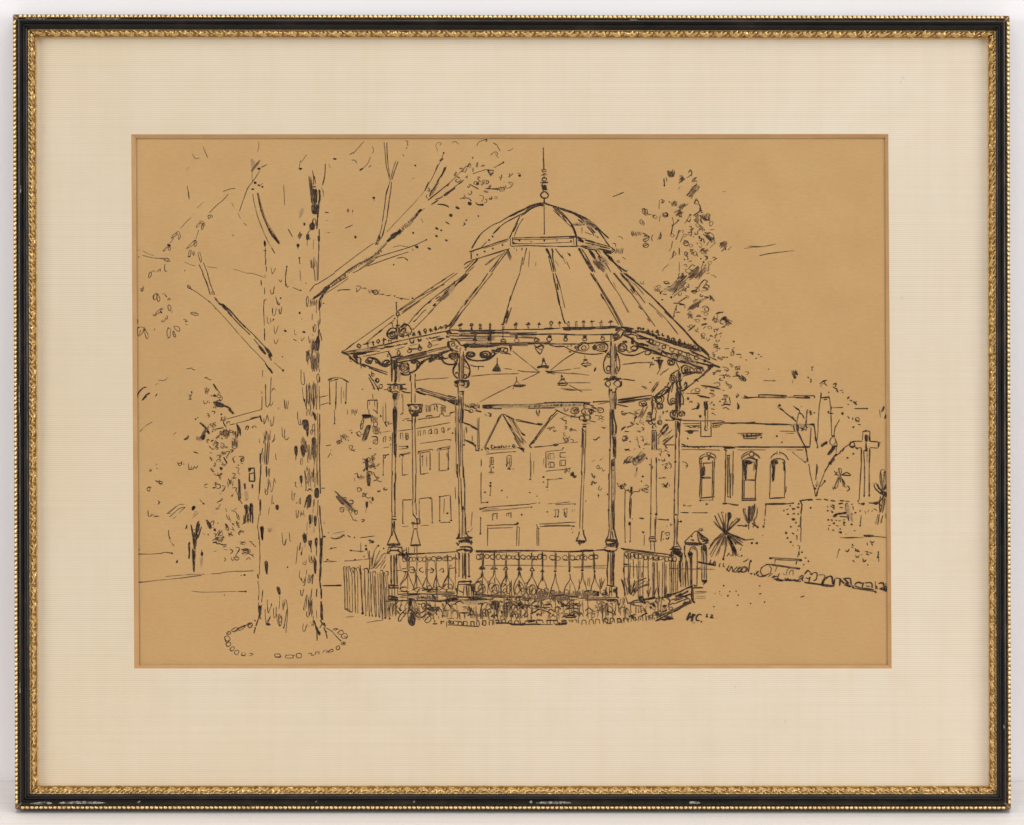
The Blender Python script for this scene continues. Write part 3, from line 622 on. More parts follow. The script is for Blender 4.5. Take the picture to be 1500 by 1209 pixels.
w1.6 0 190 60 192 155 190/155 190 220 185 245 175 305 185/w2 255 175 315 182/d 312 184 8/w2 10 145 30 155/w2.4 0 440 60 438/w1.5 60 438 200 420 370 405/w1.8 370 405 480 390 570 378/w1.4 255 390 330 382 450 372 600 368/w1.4 655 365 720 362 780 350 860 342/w1.8 860 342 940 342 1030 338/g w1.4 480 515 560 525 690 525/g 690 525 880 520/w3 890 520 960 520/d 960 520 8/d 772 550 5/d 950 375 11 8/d 920 378 5
! 450 600 6
#background_bushes
@1.5
w5 480 50 555 55/p 485 50 560 45 560 70 500 80/w2 495 60 470 130 470 180/w2.4 500 80 490 130/w2 540 0 545 50/p 520 145 560 140 545 200 525 260 505 270 515 210/u 560 60 60 70 4/e 600 130 18 22 0/e 575 80 15 20 0/w2 580 150 620 160 600 200/w3 590 210 625 215/u 575 150 60 60 4/w2.4 565 240 610 240 620 270/e 600 285 22 20 0/585 300 610 265/620 200 650 200 640 220/w1.8 430 200 450 230 470 240/e 455 215 16 22 20/w2 470 225 490 215/e 480 150 10 25 10
365 190 395 180/d 392 205 7/w1.8 300 230 330 250 320 215 350 240/u 295 225 70 40 4/255 290 290 270 310 290/u 260 270 40 35 3/w2 270 300 290 290/d 362 270 6/365 320 380 360/370 320 400 320 390 360 425 350/w2 395 355 420 370/w2 165 320 210 312/200 360 215 355/205 380 180 425/d 215 400 4/w2 540 345 565 342
p 510 440 535 435 535 530 515 530/e 540 440 14 16 0/w1.8 550 460 580 480 560 500/w2 570 490 575 510/w2.2 535 545 565 550 570 575/p 528 605 558 600 555 650 545 675 530 670/w2 580 550 600 590/w1.8 580 630 610 620 640 635/w2 630 630 655 635/w1.8 415 570 440 560 450 600 470 590/u 440 580 60 40 4/415 600 420 630/w2 435 690 470 690 480 720/e 455 705 15 18 10/w1.6 485 740 510 750 530 730/480 770 510 760 530 780 560 770/e 500 750 14 14 0/d 575 787 10 18/p 512 815 535 812 532 860 520 870/g 520 860 515 910/545 800 570 830
p 250 765 275 770 330 825 325 840 300 830/g w5 325 830 365 890/g w2 360 880 405 970/w2 270 730 275 765/e 330 790 14 20 30/w2 370 800 400 800 400 830 380 825/e 305 880 18 22 0/300 870 320 890/360 880 385 885/400 870 390 910/e 430 905 12 20 20/w2 400 970 440 980/420 960 430 980/w1.8 475 970 505 970 490 990/d 485 985 6
w1.6 205 1125 240 1138 290 1130 320 1105/w2 300 1105 330 1100/w3 355 1108 380 1122/g 230 1090 330 1072/d 415 1125 6/w2 465 1128 590 1112/w2.2 540 1150 555 1145 550 1180/560 1155 595 1165/d 575 1165 14/d 188 1082 4/d 152 998 5
! 680 200 6
#bandstand
@1.7
l 695 105 695 210 697 300/d 695 108 6/d 695 205 7 9/l w1.4 680 295 720 292 722 310 685 315 680 295/w2.2 690 335 710 330/w2 700 340 705 370/o 685 375 715 365 722 385 695 390/w3 675 408 738 405/w2 690 410 685 440 700 450/w2.6 680 440 722 435/p 690 435 720 430 725 470 690 468/w2.4 700 465 690 485/o w2.8 680 500 710 485 740 515 725 540 690 540 672 518/w2 705 545 708 580/w1.8 690 330 720 325
l w2 702 600 705 860/d 703 855 7/w1.8 690 590 690 620
w4 630 600 700 588 740 600/w5 540 635 590 610 680 590/w4 470 670 540 635/w3.4 400 705 470 670/w2.6 310 755 400 700 500 650/w2 310 755 250 780 170 835 130 880/w3 135 870 100 925 65 985/w2.6 150 850 120 900
w2.4 700 600 620 620 540 665 450 710 350 765/w2.2 350 765 290 815 250 860/d 250 880 9/d 218 912 9/w2.4 320 790 260 855/w1.8 200 925 150 975/w1.6 700 610 590 620 500 700/w3 600 620 520 690/w2.2 490 700 450 780 400 890/w1.8 520 720 480 780 440 880/w2.6 470 760 430 840/w3.4 410 870 395 895/w1.6 445 850 460 830
w4 720 595 790 615 860 640/w4.4 850 635 930 660 1000 690/w4 990 685 1060 720 1120 760/w3.4 1100 745 1160 790/w2.6 1160 790 1220 850 1270 895/w2.6 1160 800 1210 870 1275 965/w2.4 780 620 850 680 920 740 960 800 985 880/w2.6 810 630 870 680 940 770/w3.4 940 770 970 830 990 900/w1.6 780 650 850 710 900 760 950 800/w2 790 640 840 690/w2.4 860 700 900 750/w2.6 870 650 980 690 1080 770 1150 850/w3 1000 730 1060 770/w5 1090 760 1150 800/w3.6 1060 720 1140 790/w4.5 1130 790 1165 825/g w8 1060 740 1150 800/w2.2 1080 790 1130 850 1140 875/w1.6 1150 870 1170 890/d 1175 885 6/w2.8 1220 880 1250 930 1280 965/w2 950 770 1060 775/g w6 960 770 1060 770/w2 960 780 1030 780/w2 1035 800 1035 850/1060 840 1120 865/g w4 1030 820 1035 850
l w2.4 50 1015 150 980 390 900/l w2 60 1005 62 1080/l w2.2 60 1090 130 1070 250 1030 400 985/l w2.4 45 1012 78 1005/l 75 1010 80 1025/l w1.8 80 1085 230 1040 350 1005/l w1.5 170 985 390 915/d 115 1040 8/d 180 1012 8/d 252 985 8/d 337 955 8/l w2 405 895 408 965/l w2 425 890 425 950/l w2.2 418 893 650 888 800 885 980 878/l w1.8 425 908 700 903 960 895/l w2 410 965 560 960 700 965 1000 968/l w1.6 425 945 700 940 950 930/l w2.4 820 968 1000 966/d 435 935 9/d 485 915 8/d 587 925 6/d 705 915 8/d 815 912 6/d 938 920 9/w2.6 430 940 470 942/l 960 890 965 955/l w2.6 985 895 990 970/w3.4 920 885 980 885
w4 985 880 1050 925/w4.6 1000 910 1050 930/w4 1000 880 1020 900/w2 1010 890 1070 900/w2.4 1000 960 1080 985/w3.4 1060 910 1150 935/w2.4 1150 935 1280 970/l w2 1060 935 1140 950 1280 985/d 1130 950 8/w3 1030 960 1130 980/w2.4 1060 985 1170 1000/w3.4 1170 985 1290 1010/w2 1280 970 1320 1000 1290 1030/w2.6 1310 990 1280 1025/w4.5 1220 1000 1290 1025/g w6 1080 960 1180 985/w2 1190 970 1280 985/w4 1230 1020 1290 1030
w2.2 55 1095 20 1110 0 1130/w3 20 1110 60 1095/w2.4 120 1080 60 1140 10 1195/w3.4 110 1085 70 1130/w1.6 90 1140 30 1195/w2 80 1090 20 1150 0 1160/g w3 190 1130 260 1070/g 180 1130 330 1030/w2 360 1010 310 1070 220 1190/w2.4 300 1090 260 1150/w1.8 395 985 320 1090 240 1195/w2.2 390 1000 350 1050/w2.4 550 980 530 1060 515 1130/w2 515 1060 490 1195/w3 510 980 505 1000/w1.6 460 990 462 1010/g 575 1005 565 1150/g 630 1100 628 1140/w1.5 440 980 445 990
w6 720 985 745 1030/w5 745 1030 765 1080/w2.6 765 1080 790 1190/w2 775 990 780 1080 805 1190/w2 740 1050 775 1195/w4 770 985 780 1020/w2.2 800 985 840 1040 865 1070/g 860 1040 890 1120/w1.8 900 1100 930 1165/d 925 1040 14 8 50/g 800 1090 830 1140/w1.6 905 1020 935 1050
w4 1005 980 1050 1060 1090 1130/w5 1060 1070 1130 1190/w2 1030 985 1090 1080 1150 1195/w4.6 1095 990 1130 1050/w5.5 1110 1010 1150 1075/w2.4 1130 1050 1190 1120/w4 1150 1000 1190 1050/w6 1180 1050 1230 1110/w6 1210 1075 1250 1120/g w10 1200 1050 1260 1130/g w6 1180 1110 1240 1160/w4 1220 1010 1270 1060/w3.4 1270 1060 1340 1130 1425 1190/w2.4 1240 1030 1300 1090 1390 1195/w5 1260 1045 1310 1100/w2 1240 1110 1290 1195/g w2 1150 1120 1230 1195/w1.8 1170 990 1200 1030
@1.4
u 1320 985 80 50 5/w1.8 1300 940 1330 945 1330 970/1390 1060 1420 1080/o 1340 1100 1360 1090 1365 1110/e 1480 850 12 20 0/1350 880 1380 885 1395 905/d 1430 1180 6
w1.8 1305 530 1360 510 1400 490/w3 1360 508 1402 492
! 680 400 6
#bandstand
@1.6
w1.6 250 0 160 110 0 320/w1.8 210 0 150 90 80 180 0 290/w3 195 25 160 75/w3.4 120 125 80 180/w3 35 235 5 280/w2 40 0 0 50/w3.5 20 15 0 35/w2.4 490 0 440 130 400 250/w3 410 200 395 260/w2.4 395 260 370 350 350 450/w2 415 300 385 400 370 450/w5 385 330 370 400/w3 370 350 345 440/w1.8 360 440 390 380
w2.4 780 0 810 150 840 290/w3 785 40 800 100/w3 815 160 840 290/w2.2 845 290 865 380 885 445/w1.4 800 0 840 120 870 240 885 310/w3 815 90 825 150/w3 870 400 890 445/w2 885 440 905 450/w2.2 800 0 845 130
w3 1110 0 1160 80/w2 1150 60 1220 180 1300 310 1385 470/w1.8 1130 10 1210 140 1300 290 1395 460/w2.6 1170 85 1200 130/g 1250 0 1290 90 1360 190 1440 350/g 1310 80 1335 130/w2 1320 0 1400 100 1500 220/w2.6 1340 30 1390 90/w2.6 1370 0 1440 80 1500 170/w2.4 1420 0 1500 80/w1.4 1380 0 1500 140
#roof_cresting
@1.6
e 65 455 14 10 0/l 60 470 60 505/l 68 470 70 505/w2.2 125 460 155 458/w3 135 445 145 462/l 138 465 135 505/l 148 465 150 505/w3 218 450 240 460/w3.4 228 440 228 460/l 222 465 222 500/l 232 462 232 500/w3.4 325 455 350 450/w3 338 440 345 460/l 335 465 340 500/l 350 465 348 500/w4 435 458 468 455/p 440 450 455 430 472 448/l 445 465 448 498/l 458 465 458 498/p 540 455 565 430 582 450/w3 540 455 582 452/l 555 460 560 490/l 568 460 568 490/p 645 452 660 430 672 452/l 655 455 655 485/w2.4 645 455 675 455/o 750 440 765 422 780 440 765 455/w3 755 430 778 435/l 755 455 755 480/l 768 455 768 480/p 822 440 838 422 855 440/w2.4 825 445 855 440/l 838 445 840 475/p 905 435 915 420 932 440/l 910 445 912 475/l 922 445 922 475/p 970 435 985 422 1000 432/l 978 440 978 475/l 990 440 992 475/w2.2 1035 435 1065 435/e 1050 430 10 8 0/l 1045 445 1045 475/l 1055 445 1055 475/w3 1105 430 1145 425/w2 1118 415 1125 440/l 1122 440 1125 470/w2 1185 440 1220 430/w2 1205 415 1205 440/l 1195 445 1198 472/l 1210 445 1212 472/w2.6 1265 435 1310 430/w2 1270 435 1290 420 1305 432/l 1285 435 1290 470/w2 1275 470 1330 468
@1.7
l w2.6 0 510 60 510 150 505/l w2 0 535 250 530 640 525/l w1.6 0 550 100 548/l w2.2 150 505 340 505/l w2 320 500 700 495 850 485/l w3.6 700 490 790 488/w6 870 495 960 490/w4 940 492 1160 488/l w2.4 860 482 1100 478 1350 470/l w2.6 1160 490 1350 482/l w2.4 640 540 800 535 1000 545/l w2.4 1000 545 1300 540/l w2 350 530 700 540/l w1.6 0 525 400 520/g w6 0 520 60 520/w5 0 540 20 538/w3.4 240 530 280 525/l w1.6 0 560 300 555 620 575/g w2 500 555 640 570/w3 1240 542 1310 535/d 1340 500 12 14/w4 1330 495 1385 475/l w2 400 545 640 545
d 95 560 9 8/e 92 590 16 14 0/w3 85 575 105 580/l 90 545 90 570/w2.4 210 545 215 590/l 225 520 225 590/d 335 560 6/e 343 600 22 18 0/l 340 480 342 580/w2 325 590 345 580/p 450 550 470 548 468 580 452 580/e 462 595 20 17 0/o 615 590 640 575 660 590 635 610/w2.4 625 560 635 580/w2 625 610 655 580/p 735 550 765 548 765 572 740 570/e 748 582 22 18 0/p 878 550 905 548 898 572 882 572/e 890 585 16 14 0/p 1045 550 1075 548 1070 575 1050 575/e 1060 582 18 15 0/w2.4 1205 550 1210 570/w2 1220 550 1220 570/e 1217 578 16 14 0/w2.4 320 600 360 605
l w2.6 0 640 60 625 200 620 400 618/l w2 400 618 700 608 760 612/w4.5 10 645 180 645/w4.5 170 645 270 640/w4 260 640 330 630/l w2.4 0 630 80 615/l w3 560 622 680 620/l w2.4 680 620 800 622/l w1.8 700 625 1000 625 1280 600/l w2.4 1060 620 1140 618/l w1.6 330 635 560 640/w3 20 650 5 680/w3 400 625 420 650/l w1.5 240 630 620 625
#bandstand_brackets
@1.7
e 62 718 32 22 -10/e 70 718 16 10 0/w2.4 20 735 30 700 70 695/p 135 705 160 690 165 735 145 735/e 190 718 40 28 0/e 190 718 18 12 0/w3 150 730 190 745 230 730 240 700/w2 5 720 60 760 130 772 200 768 250 740 290 700/w4 245 680 290 690/w3 240 690 280 710/w2.4 280 680 320 660 300 700/o 320 660 370 660 380 690 330 690/w3 280 665 300 700/w2 290 650 320 700 400 710/o 350 670 380 665 375 700 345 690/w2.2 395 640 420 670/w2 370 700 410 720/w2.4 400 640 410 690
l w1.4 425 685 540 780 665 875/d 660 872 5/w1.4 975 700 880 760 760 855/l w1.4 355 840 420 848/l w1.5 470 857 540 868 660 872/l w1.3 510 945 600 905 660 875/l w1.5 135 1135 250 1075 420 990/l w1.4 60 908 250 890 480 885/l w1.4 720 868 850 858 940 845/l w1.4 720 870 800 890/l w1.3 730 870 900 882 1030 890/w2.4 710 860 770 870/w2 730 885 770 860/g l w1.6 940 880 1100 900/g l w1.6 960 840 1020 835/g l 900 965 1110 965/l w1.4 920 985 1040 1048/g l 870 1028 1120 1028/w1.8 900 1028 980 1030/g 850 1015 960 1025
#hanging_lamps
@1.6
l w2 290 745 290 800/w3 285 800 292 790/p 245 855 285 800 295 800 322 860 300 868 250 865/l w1.6 460 910 460 950/w1.6 460 950 440 985/460 950 485 975/p 425 985 520 980 545 988 500 1005 430 1000/d 430 1015 6/o 655 650 690 640 685 680 665 715 650 700 625 660/w2 625 650 700 640/e 672 655 26 18 0/w3 615 635 640 660/w2 690 640 700 660/w3 650 690 665 710
p 690 745 702 745 712 780 685 780/w1.8 690 780 680 815/w1.8 705 780 725 815/w4 640 835 690 822 740 835/w2 640 838 650 822 730 815 745 830/w2 720 840 740 830/p 1045 760 1085 758 1080 772 1050 772/l w1.6 1060 725 1062 760/w1.8 1055 775 1035 800/w1.8 1075 775 1100 800/o 1030 800 1105 795 1110 810 1050 815 1080 825 1060 822/d 858 908 9 14/p 845 930 885 925 885 940 850 945/w1.8 850 945 830 965/w1.8 880 945 905 970/w3.4 820 972 905 968/w2 820 985 890 988 910 970/w2 830 970 840 985/d 1150 850 9 18 20/w3 920 690 940 695/d 930 695 10 6/w1.4 640 870 640 880
#bandstand_brackets
w2.4 640 615 700 640/w2.4 750 630 800 645 880 645/w2 880 645 940 680 1000 700/w2.2 1000 700 1070 712 1150 715 1220 705/d 910 645 6/d 940 640 5 9/d 975 655 6 14/w1.6 985 640 985 700/e 1050 650 50 38 0/o 1030 660 1050 640 1070 650 1065 670 1040 675/e 1205 650 60 40 0/e 1200 650 36 24 0/e 1205 650 16 10 0/p 1125 650 1150 630 1160 650 1150 680 1130 670/w2.4 1000 690 1005 650 1040 625/w3 1220 690 1250 690/w4 1230 690 1260 680/w2 1150 610 1220 615 1260 640/w2.4 1240 705 1255 680
w2 1280 690 1240 740 1225 800 1230 850 1245 880/w1.8 1260 700 1230 780/w2 1245 880 1280 880 1285 840 1265 820 1245 840/o 1250 840 1270 815 1285 840 1265 865/o 1260 735 1275 710 1280 735 1265 745/w2 1340 700 1360 760 1368 830 1355 870/w2 1355 875 1335 885 1328 850 1345 820/w1.8 1345 820 1350 850 1340 865
w2.4 1300 550 1330 535 1360 510 1380 480/e 1335 565 28 24 30/e 1335 565 14 12 0/w2.2 1395 520 1370 570 1310 600/w3 1390 480 1440 490/e 1440 520 35 25 10/w3 1395 540 1480 580/w3.4 1470 570 1490 590/p 1470 590 1490 590 1485 625 1465 620/p 1390 600 1420 595 1430 610 1400 615/w3 1420 500 1480 490/e 1390 655 40 32 0/e 1390 655 20 16 0/w2.4 1350 660 1380 630/w2 1340 680 1400 715 1500 725/e 1490 665 26 22 0/w2.4 1400 670 1440 685/w2 1440 700 1480 690
#bandstand_posts
@1.8
l w3 1290 545 1290 600/w4 1290 600 1292 660/l w2 1320 620 1320 760/l w2.4 1285 660 1290 900/w4 1298 720 1298 830/w2.6 1300 820 1305 905/l w1.6 1330 620 1330 770/d 1330 770 7/l w1.8 1320 770 1318 910/l w1.6 1338 650 1335 900/g w5 1300 640 1302 900/w5 1240 935 1380 930/w3 1225 940 1260 920/w3 1280 915 1340 910/w2.4 1290 925 1330 920/o 1245 965 1270 950 1285 970 1270 1000 1245 985/w2.4 1250 950 1290 945/o 1315 970 1350 945 1375 970 1360 1000 1330 990/w3 1380 950 1382 990 1350 1005/w3 1240 960 1240 980 1260 1000/w2 1285 960 1285 990/w2.4 1270 1000 1275 1020/w2.4 1345 1000 1335 1030/w3.6 1275 1020 1280 1100/w2.4 1280 1100 1290 1200/l w2.2 1330 1010 1335 1110 1330 1200/w5 1290 1020 1300 1060/w3 1280 1050 1330 1045/l w1.8 1305 1050 1310 1200/g w6 1290 1040 1300 1200/l w1.5 1290 1115 1330 1115/l w1.6 1320 1050 1322 1200
#bandstand_brackets
@1.5
w1.8 0 820 20 830 50 850/w1.6 50 805 90 820 175 822/w2 125 825 125 855/w2 0 765 30 800 50 850 40 900 20 925/w1.5 0 890 20 895 15 920/p 0 950 40 950 45 990 20 1008 0 1005/d 10 980 14
l w1.5 1395 805 1500 795/l w1.5 1405 930 1500 945/l w2 1130 1135 1270 1125/d 1138 1135 8/l w2.6 1350 1120 1440 1110 1500 1100/w3 1350 1115 1380 1120/l w1.6 1370 1145 1500 1130/l w1.4 1250 1140 1170 1155/w1.4 1340 1155 1420 1175
#bandstand_tie_beam
w6 160 1180 250 1180/w5 240 1185 330 1190/w3.6 160 1165 400 1162/w2.6 380 1165 600 1155 700 1145/w3 700 1143 860 1138 1060 1138/w2 330 1175 560 1170/w3.6 500 1180 700 1165/w4 620 1172 900 1160/w4 720 1168 1030 1160/w2.4 560 1190 800 1185/g w6 250 1178 1040 1160/w3 1040 1140 1110 1142/w5 1050 1150 1100 1155/w3 1050 1150 1055 1200/l 1070 1150 1070 1200/w3 1100 1160 1140 1170/w4 1120 1180 1160 1190/w2 0 1160 60 1180 110 1160/u 0 1150 130 50 8/w3 60 1170 100 1195/w4 130 1160 130 1190/e 980 1195 26 14 0/e 1190 1195 25 14 0
! 500 440 12
#bandstand
@1.5
l w1.6 1300 5 1010 190/l w1.5 930 255 420 620/l w1.6 420 620 220 760 80 870/w2.4 230 750 80 870/w2.4 80 870 20 900/w3 10 905 20 890/w4 0 912 80 945/l w1.5 1390 5 1060 240/l w1.6 930 345 720 510 540 660 450 740/w3.4 720 515 650 570/w2.6 900 375 830 425/w2.4 640 580 560 640
w2.4 30 920 200 890 350 860/w4 200 900 320 880/w3 30 935 150 940/w3.4 150 935 300 930 480 890/w2 280 905 420 880/l w1.8 350 870 520 830 760 770/l w2.6 760 780 900 745 1050 710/l w2.2 1050 710 1300 660 1500 620/w2.6 500 850 640 820/l w1.5 640 810 900 760/g w5 250 890 480 870/w5 320 950 440 930/w3.4 230 960 400 940/w2.6 380 930 600 890/u 420 885 260 30 8/u 750 800 180 25 6/w2.4 690 860 760 840/w2.4 760 820 930 800/w3 750 830 900 815/w1.4 450 880 700 840/w1.6 670 850 960 800 1100 770/l w1.5 380 990 540 960 850 890/w2 560 955 610 945/d 600 950 9/w1.4 950 870 1110 820/d 1100 825 7/w1.5 1220 850 1340 850
#roof_cresting
@1.7
o 275 800 300 775 345 800 320 830/w3.4 300 760 310 780/w3 270 810 310 835/w2 315 830 330 850/w3.4 380 775 490 760/w3 440 740 470 770/l w2.4 465 770 470 830/l 450 740 520 735/p 525 740 560 715 585 740 550 755/w3 560 750 570 800/w2.6 550 750 560 790/o 620 730 650 690 670 720 645 750/w3 655 690 680 720/w2.6 660 740 655 765/w4 720 700 790 690/w3.6 745 660 745 690/w4 745 700 740 770/w2 830 690 830 740/w3 820 700 880 710/w2 870 700 880 735
o w2.6 810 590 850 510 930 490 970 540/w3.4 805 560 810 620 840 660/w3 840 665 900 680 950 660 960 620/w2.6 850 600 880 550 930 560 940 610 900 640 860 630 860 590/w2 880 600 900 580 910 605 890 615/w2 930 490 1000 480/w2.6 980 330 990 450/w4 960 445 1030 440/w3 985 440 985 480/w2 975 480 980 620/w1.8 1005 480 1010 610/w2 1020 490 1030 600/w3 1010 500 1040 470/w3 1040 470 1100 430 1160 440/w3.4 1080 430 1150 425 1200 460/w2.6 1200 460 1240 530/w3.6 1050 560 1060 520 1110 490 1140 510/w4 1090 560 1140 520/w2.6 1090 550 1100 580 1150 560/w3.4 1050 480 1100 450/w2 1110 480 1150 450/w3 1100 390 1105 420/w2.4 890 420 910 470/w2.4 880 410 910 405/w4 950 630 1000 620/w4.5 980 600 975 690/w3.4 1010 620 1060 640/d 1060 630 30 18/w2 1040 600 1080 590 1100 640/u 1050 600 60 60 4/w3 1120 630 1200 600/w2.6 1150 590 1190 640/w2.2 1150 570 1200 580/w3 1180 610 1190 650/w3 1240 540 1210 610/w2.4 1270 580 1250 630/w2.6 1260 570 1300 610/w2 1240 600 1290 590/w3 1250 510 1280 500/p 1335 570 1365 520 1400 575/w2.6 1370 570 1380 620/w2.6 1385 580 1400 615/o 1450 520 1480 500 1500 540 1470 560/w3 1460 560 1500 580
l w2 965 50 970 180/d 965 45 14/w3 975 180 980 210/o w2.4 970 220 1000 205 1015 240 995 280 970 260/w3.6 970 270 1010 280/d 990 305 10/o w1.8 920 320 945 310 940 330/w1.8 1020 250 1040 265
#roof_cresting
@1.6
o 985 920 1005 880 1040 940 1020 970 980 960/w4 1005 870 1010 890/w4 1010 960 1040 930/o 1170 880 1210 860 1230 900 1190 920 1160 900/w3.4 1180 830 1210 860/o 1350 850 1380 830 1415 850 1390 880 1355 870/w3.4 1365 790 1375 820/w2.4 1350 830 1420 850/w2 990 770 1000 795 1030 770/w3 1000 790 1040 780/1100 750 1110 780 1140 770 1160 745/w2.6 1110 775 1160 760/1205 720 1220 755 1260 750 1275 710/w2.4 1260 755 1280 740/1340 690 1360 725 1400 715 1400 690
#bandstand_brackets
@2
w3 60 940 130 970 200 1040 280 1110/w2.4 130 1000 160 1020/d 155 1030 16/d 165 1075 14 10/w3.4 170 1020 220 1060 260 1090/w3 180 930 240 960 270 1010 275 1060/w4 150 940 230 950/w3.6 210 960 260 1010/w2.6 200 980 250 1030/w3 220 990 300 1110/w2.4 280 1000 280 1090/w3 310 1000 340 1020 335 1120/w2.4 260 960 300 1010/w3 270 1110 340 1125/w2.6 330 1120 420 1140 560 1195/w3.4 350 1140 430 1180/w2 340 1140 350 1200/w2 300 1010 330 1000
w3 430 1060 480 1010 560 1020 640 1060/w3.4 520 1020 620 1040 700 1110/w2.6 640 1100 700 1150 790 1165 860 1120 880 1080/w3 700 1110 780 1120 830 1100/o 425 1070 470 1050 520 1070 500 1110 450 1100/p 450 1060 500 1060 510 1090 470 1090/w3.4 510 1100 560 1040/w4 590 1070 640 1110/w3 600 1110 620 1080/w3 740 1090 770 1060 830 1060 840 1100/p 780 1090 830 1080 820 1110 790 1110/w2.6 720 1070 740 1120/w2 840 1060 880 1070
w2.6 820 900 860 950/w3 820 900 830 920/d 815 960 12/w3 800 990 830 990/l w2.4 870 960 880 1160/l w2.6 870 1000 1080 980/l w2.6 880 1015 960 1010/l w1.6 950 1030 1500 890/l w1.5 950 1050 1500 920/l w1.7 960 1070 1500 945/l w1.4 960 1040 1300 960/l w2.6 960 1100 1200 1060/l w2.6 1180 1065 1500 990/p 910 1050 960 1050 960 1110 1000 1130 1000 1160 920 1200 915 1120/w2.4 1230 1090 1280 1060 1330 1080/w3 1240 1100 1320 1095/w3.4 1330 1100 1330 1180/w2.2 1330 1070 1390 1100 1380 1150/w2 1400 1060 1420 1130/w2 1500 1040 1400 1140/w2 1010 1180 1050 1130 1130 1120 1180 1160/w2.4 1070 1180 1100 1150 1140 1165 1130 1195
! 600 460 12
#bandstand
@1.6
l w2.2 0 440 200 400 420 350/l w2.6 400 350 620 310 690 295/l w1.5 0 430 300 370/l w1.4 0 560 130 530/l w1.6 0 630 150 615/l w1.5 380 480 500 460/l w1.5 420 555 520 530/w4 500 470 560 450/w3.4 470 440 610 430/w3 380 430 500 400/w2.6 340 420 430 430/w2 480 400 540 390/w3 340 410 370 440/p 630 310 700 280 740 330 760 355 700 350 640 330/w3.4 660 340 680 370/w4 640 400 700 410/w4 650 380 660 420/w2 700 380 830 395/l w1.8 690 385 870 390/w3 700 350 860 350
l w2.4 690 280 860 290 1500 300/l w1.8 880 290 1100 285/l w1.8 860 310 1500 318/w6 880 365 1000 350/w4 870 380 1000 375/g w8 880 350 1080 340/l w2 800 440 1080 430 1500 420/l w1.8 830 395 1500 390/l w1.6 860 470 1500 455/l w1.6 920 350 1500 350/w3.4 1060 340 1500 345/l w2.2 960 530 1200 520 1500 520/w4.6 1040 580 1300 575/w4.6 1280 570 1500 570/l w2 1000 545 1500 548/g w6 1000 500 1400 500
w3.4 720 440 820 460 890 540/w2.2 780 450 860 490/w2.6 680 470 690 540/w3 670 490 670 560 700 620 760 660/w4.5 690 490 690 560 720 610 780 650/w2.4 700 490 760 480 800 490/o 735 530 770 510 800 540 770 570 745 560/w3 745 520 790 510/w3 780 500 800 560/w2 820 580 850 560 850 590/w2 810 600 850 620/w3 830 560 810 610/w3.4 780 650 860 660/w3 880 540 960 570/w4 900 550 960 560/w3 940 540 1010 590/w4 960 550 1000 610/w3 980 630 1000 640/w2.4 960 600 1000 590
l w1.5 0 720 200 680 660 580/l w1.6 0 735 350 650/l w1.4 0 750 300 690 650 600/l w1.8 330 640 680 570/l w2.2 0 810 120 790 350 740/w5 350 740 500 720/p 470 710 700 640 710 655 580 710 480 735/g w6 580 640 700 620/l w2 500 690 700 640/l w1.4 0 770 300 710/l w1.4 0 790 400 710
#bandstand_brackets
@1.8
w2.6 0 820 60 840 130 820 170 850/w3 30 850 90 870/w2 80 820 110 850/w3 140 880 170 860/w2.2 190 870 180 920 120 980 50 1020/w2.4 200 880 150 960/w3.4 0 1025 60 1020/w3 120 980 130 900/w2.2 200 890 300 800 400 760/w2.4 210 880 230 830/w2 230 870 290 810/p 330 830 360 800 400 800 380 840 350 860/w2.6 320 790 390 790 400 820/w3 400 770 440 800 420 830/p 430 740 520 720 480 780 450 790/w3 450 790 490 800/w2.4 490 790 550 800 560 750/w3 520 750 560 770/w2 560 740 600 790 680 770/w2.2 560 800 600 860 680 890 760 890 820 870/w3 620 870 650 880/e 770 735 70 55 0/e 765 735 45 32 0/e 765 740 25 14 0/w3.4 700 710 720 770/w2.4 780 820 830 860/w3 820 830 860 760/w3.4 820 680 880 710/w2.4 850 700 860 760
w2.4 840 870 790 930 765 1010 780 1070 820 1120 860 1135/w2 800 1050 820 1025 850 1035/w2.2 820 1060 800 1040/w3 860 1040 870 1130/w2.4 970 790 1020 880 1060 970 1060 1060 1030 1110 980 1130/w2.4 960 1070 990 1065 1000 1090/w2 950 1110 970 1085/w3 980 1130 940 1120/w3 1025 1060 1060 1040
o w2.4 1025 720 1060 670 1140 690 1140 740 1070 760/o w2 1050 730 1090 700 1120 720 1080 750/w3 1100 670 1150 700/o w2.8 1240 710 1280 670 1370 660 1410 710 1380 750 1290 770 1250 750/o w2 1290 720 1330 690 1370 710 1330 740/p 1250 740 1330 740 1330 765 1270 765/w2.6 990 740 1010 780 1080 810 1200 825 1320 810 1430 760 1500 700/w3 1180 825 1240 825/w3 1440 630 1490 660/w2.6 1480 700 1500 670/w2.4 990 700 1060 660/w2.4 1380 760 1430 740
#bandstand_posts
@1.8
l w1.8 885 600 890 700/l w1.6 900 590 900 620/l w2.6 945 660 945 740/d 940 725 14 18/w3.4 880 720 880 800/l w2 880 740 880 1160/w3 865 860 870 1040/l w1.5 910 740 910 1190/l w2 935 740 935 1190/l w1.8 950 740 950 1100/l w1.5 965 740 970 900/w3 880 1130 885 1190
w4 790 1190 870 1170/w5 990 1180 1040 1170/w3 870 1175 1000 1170
#roof_cresting
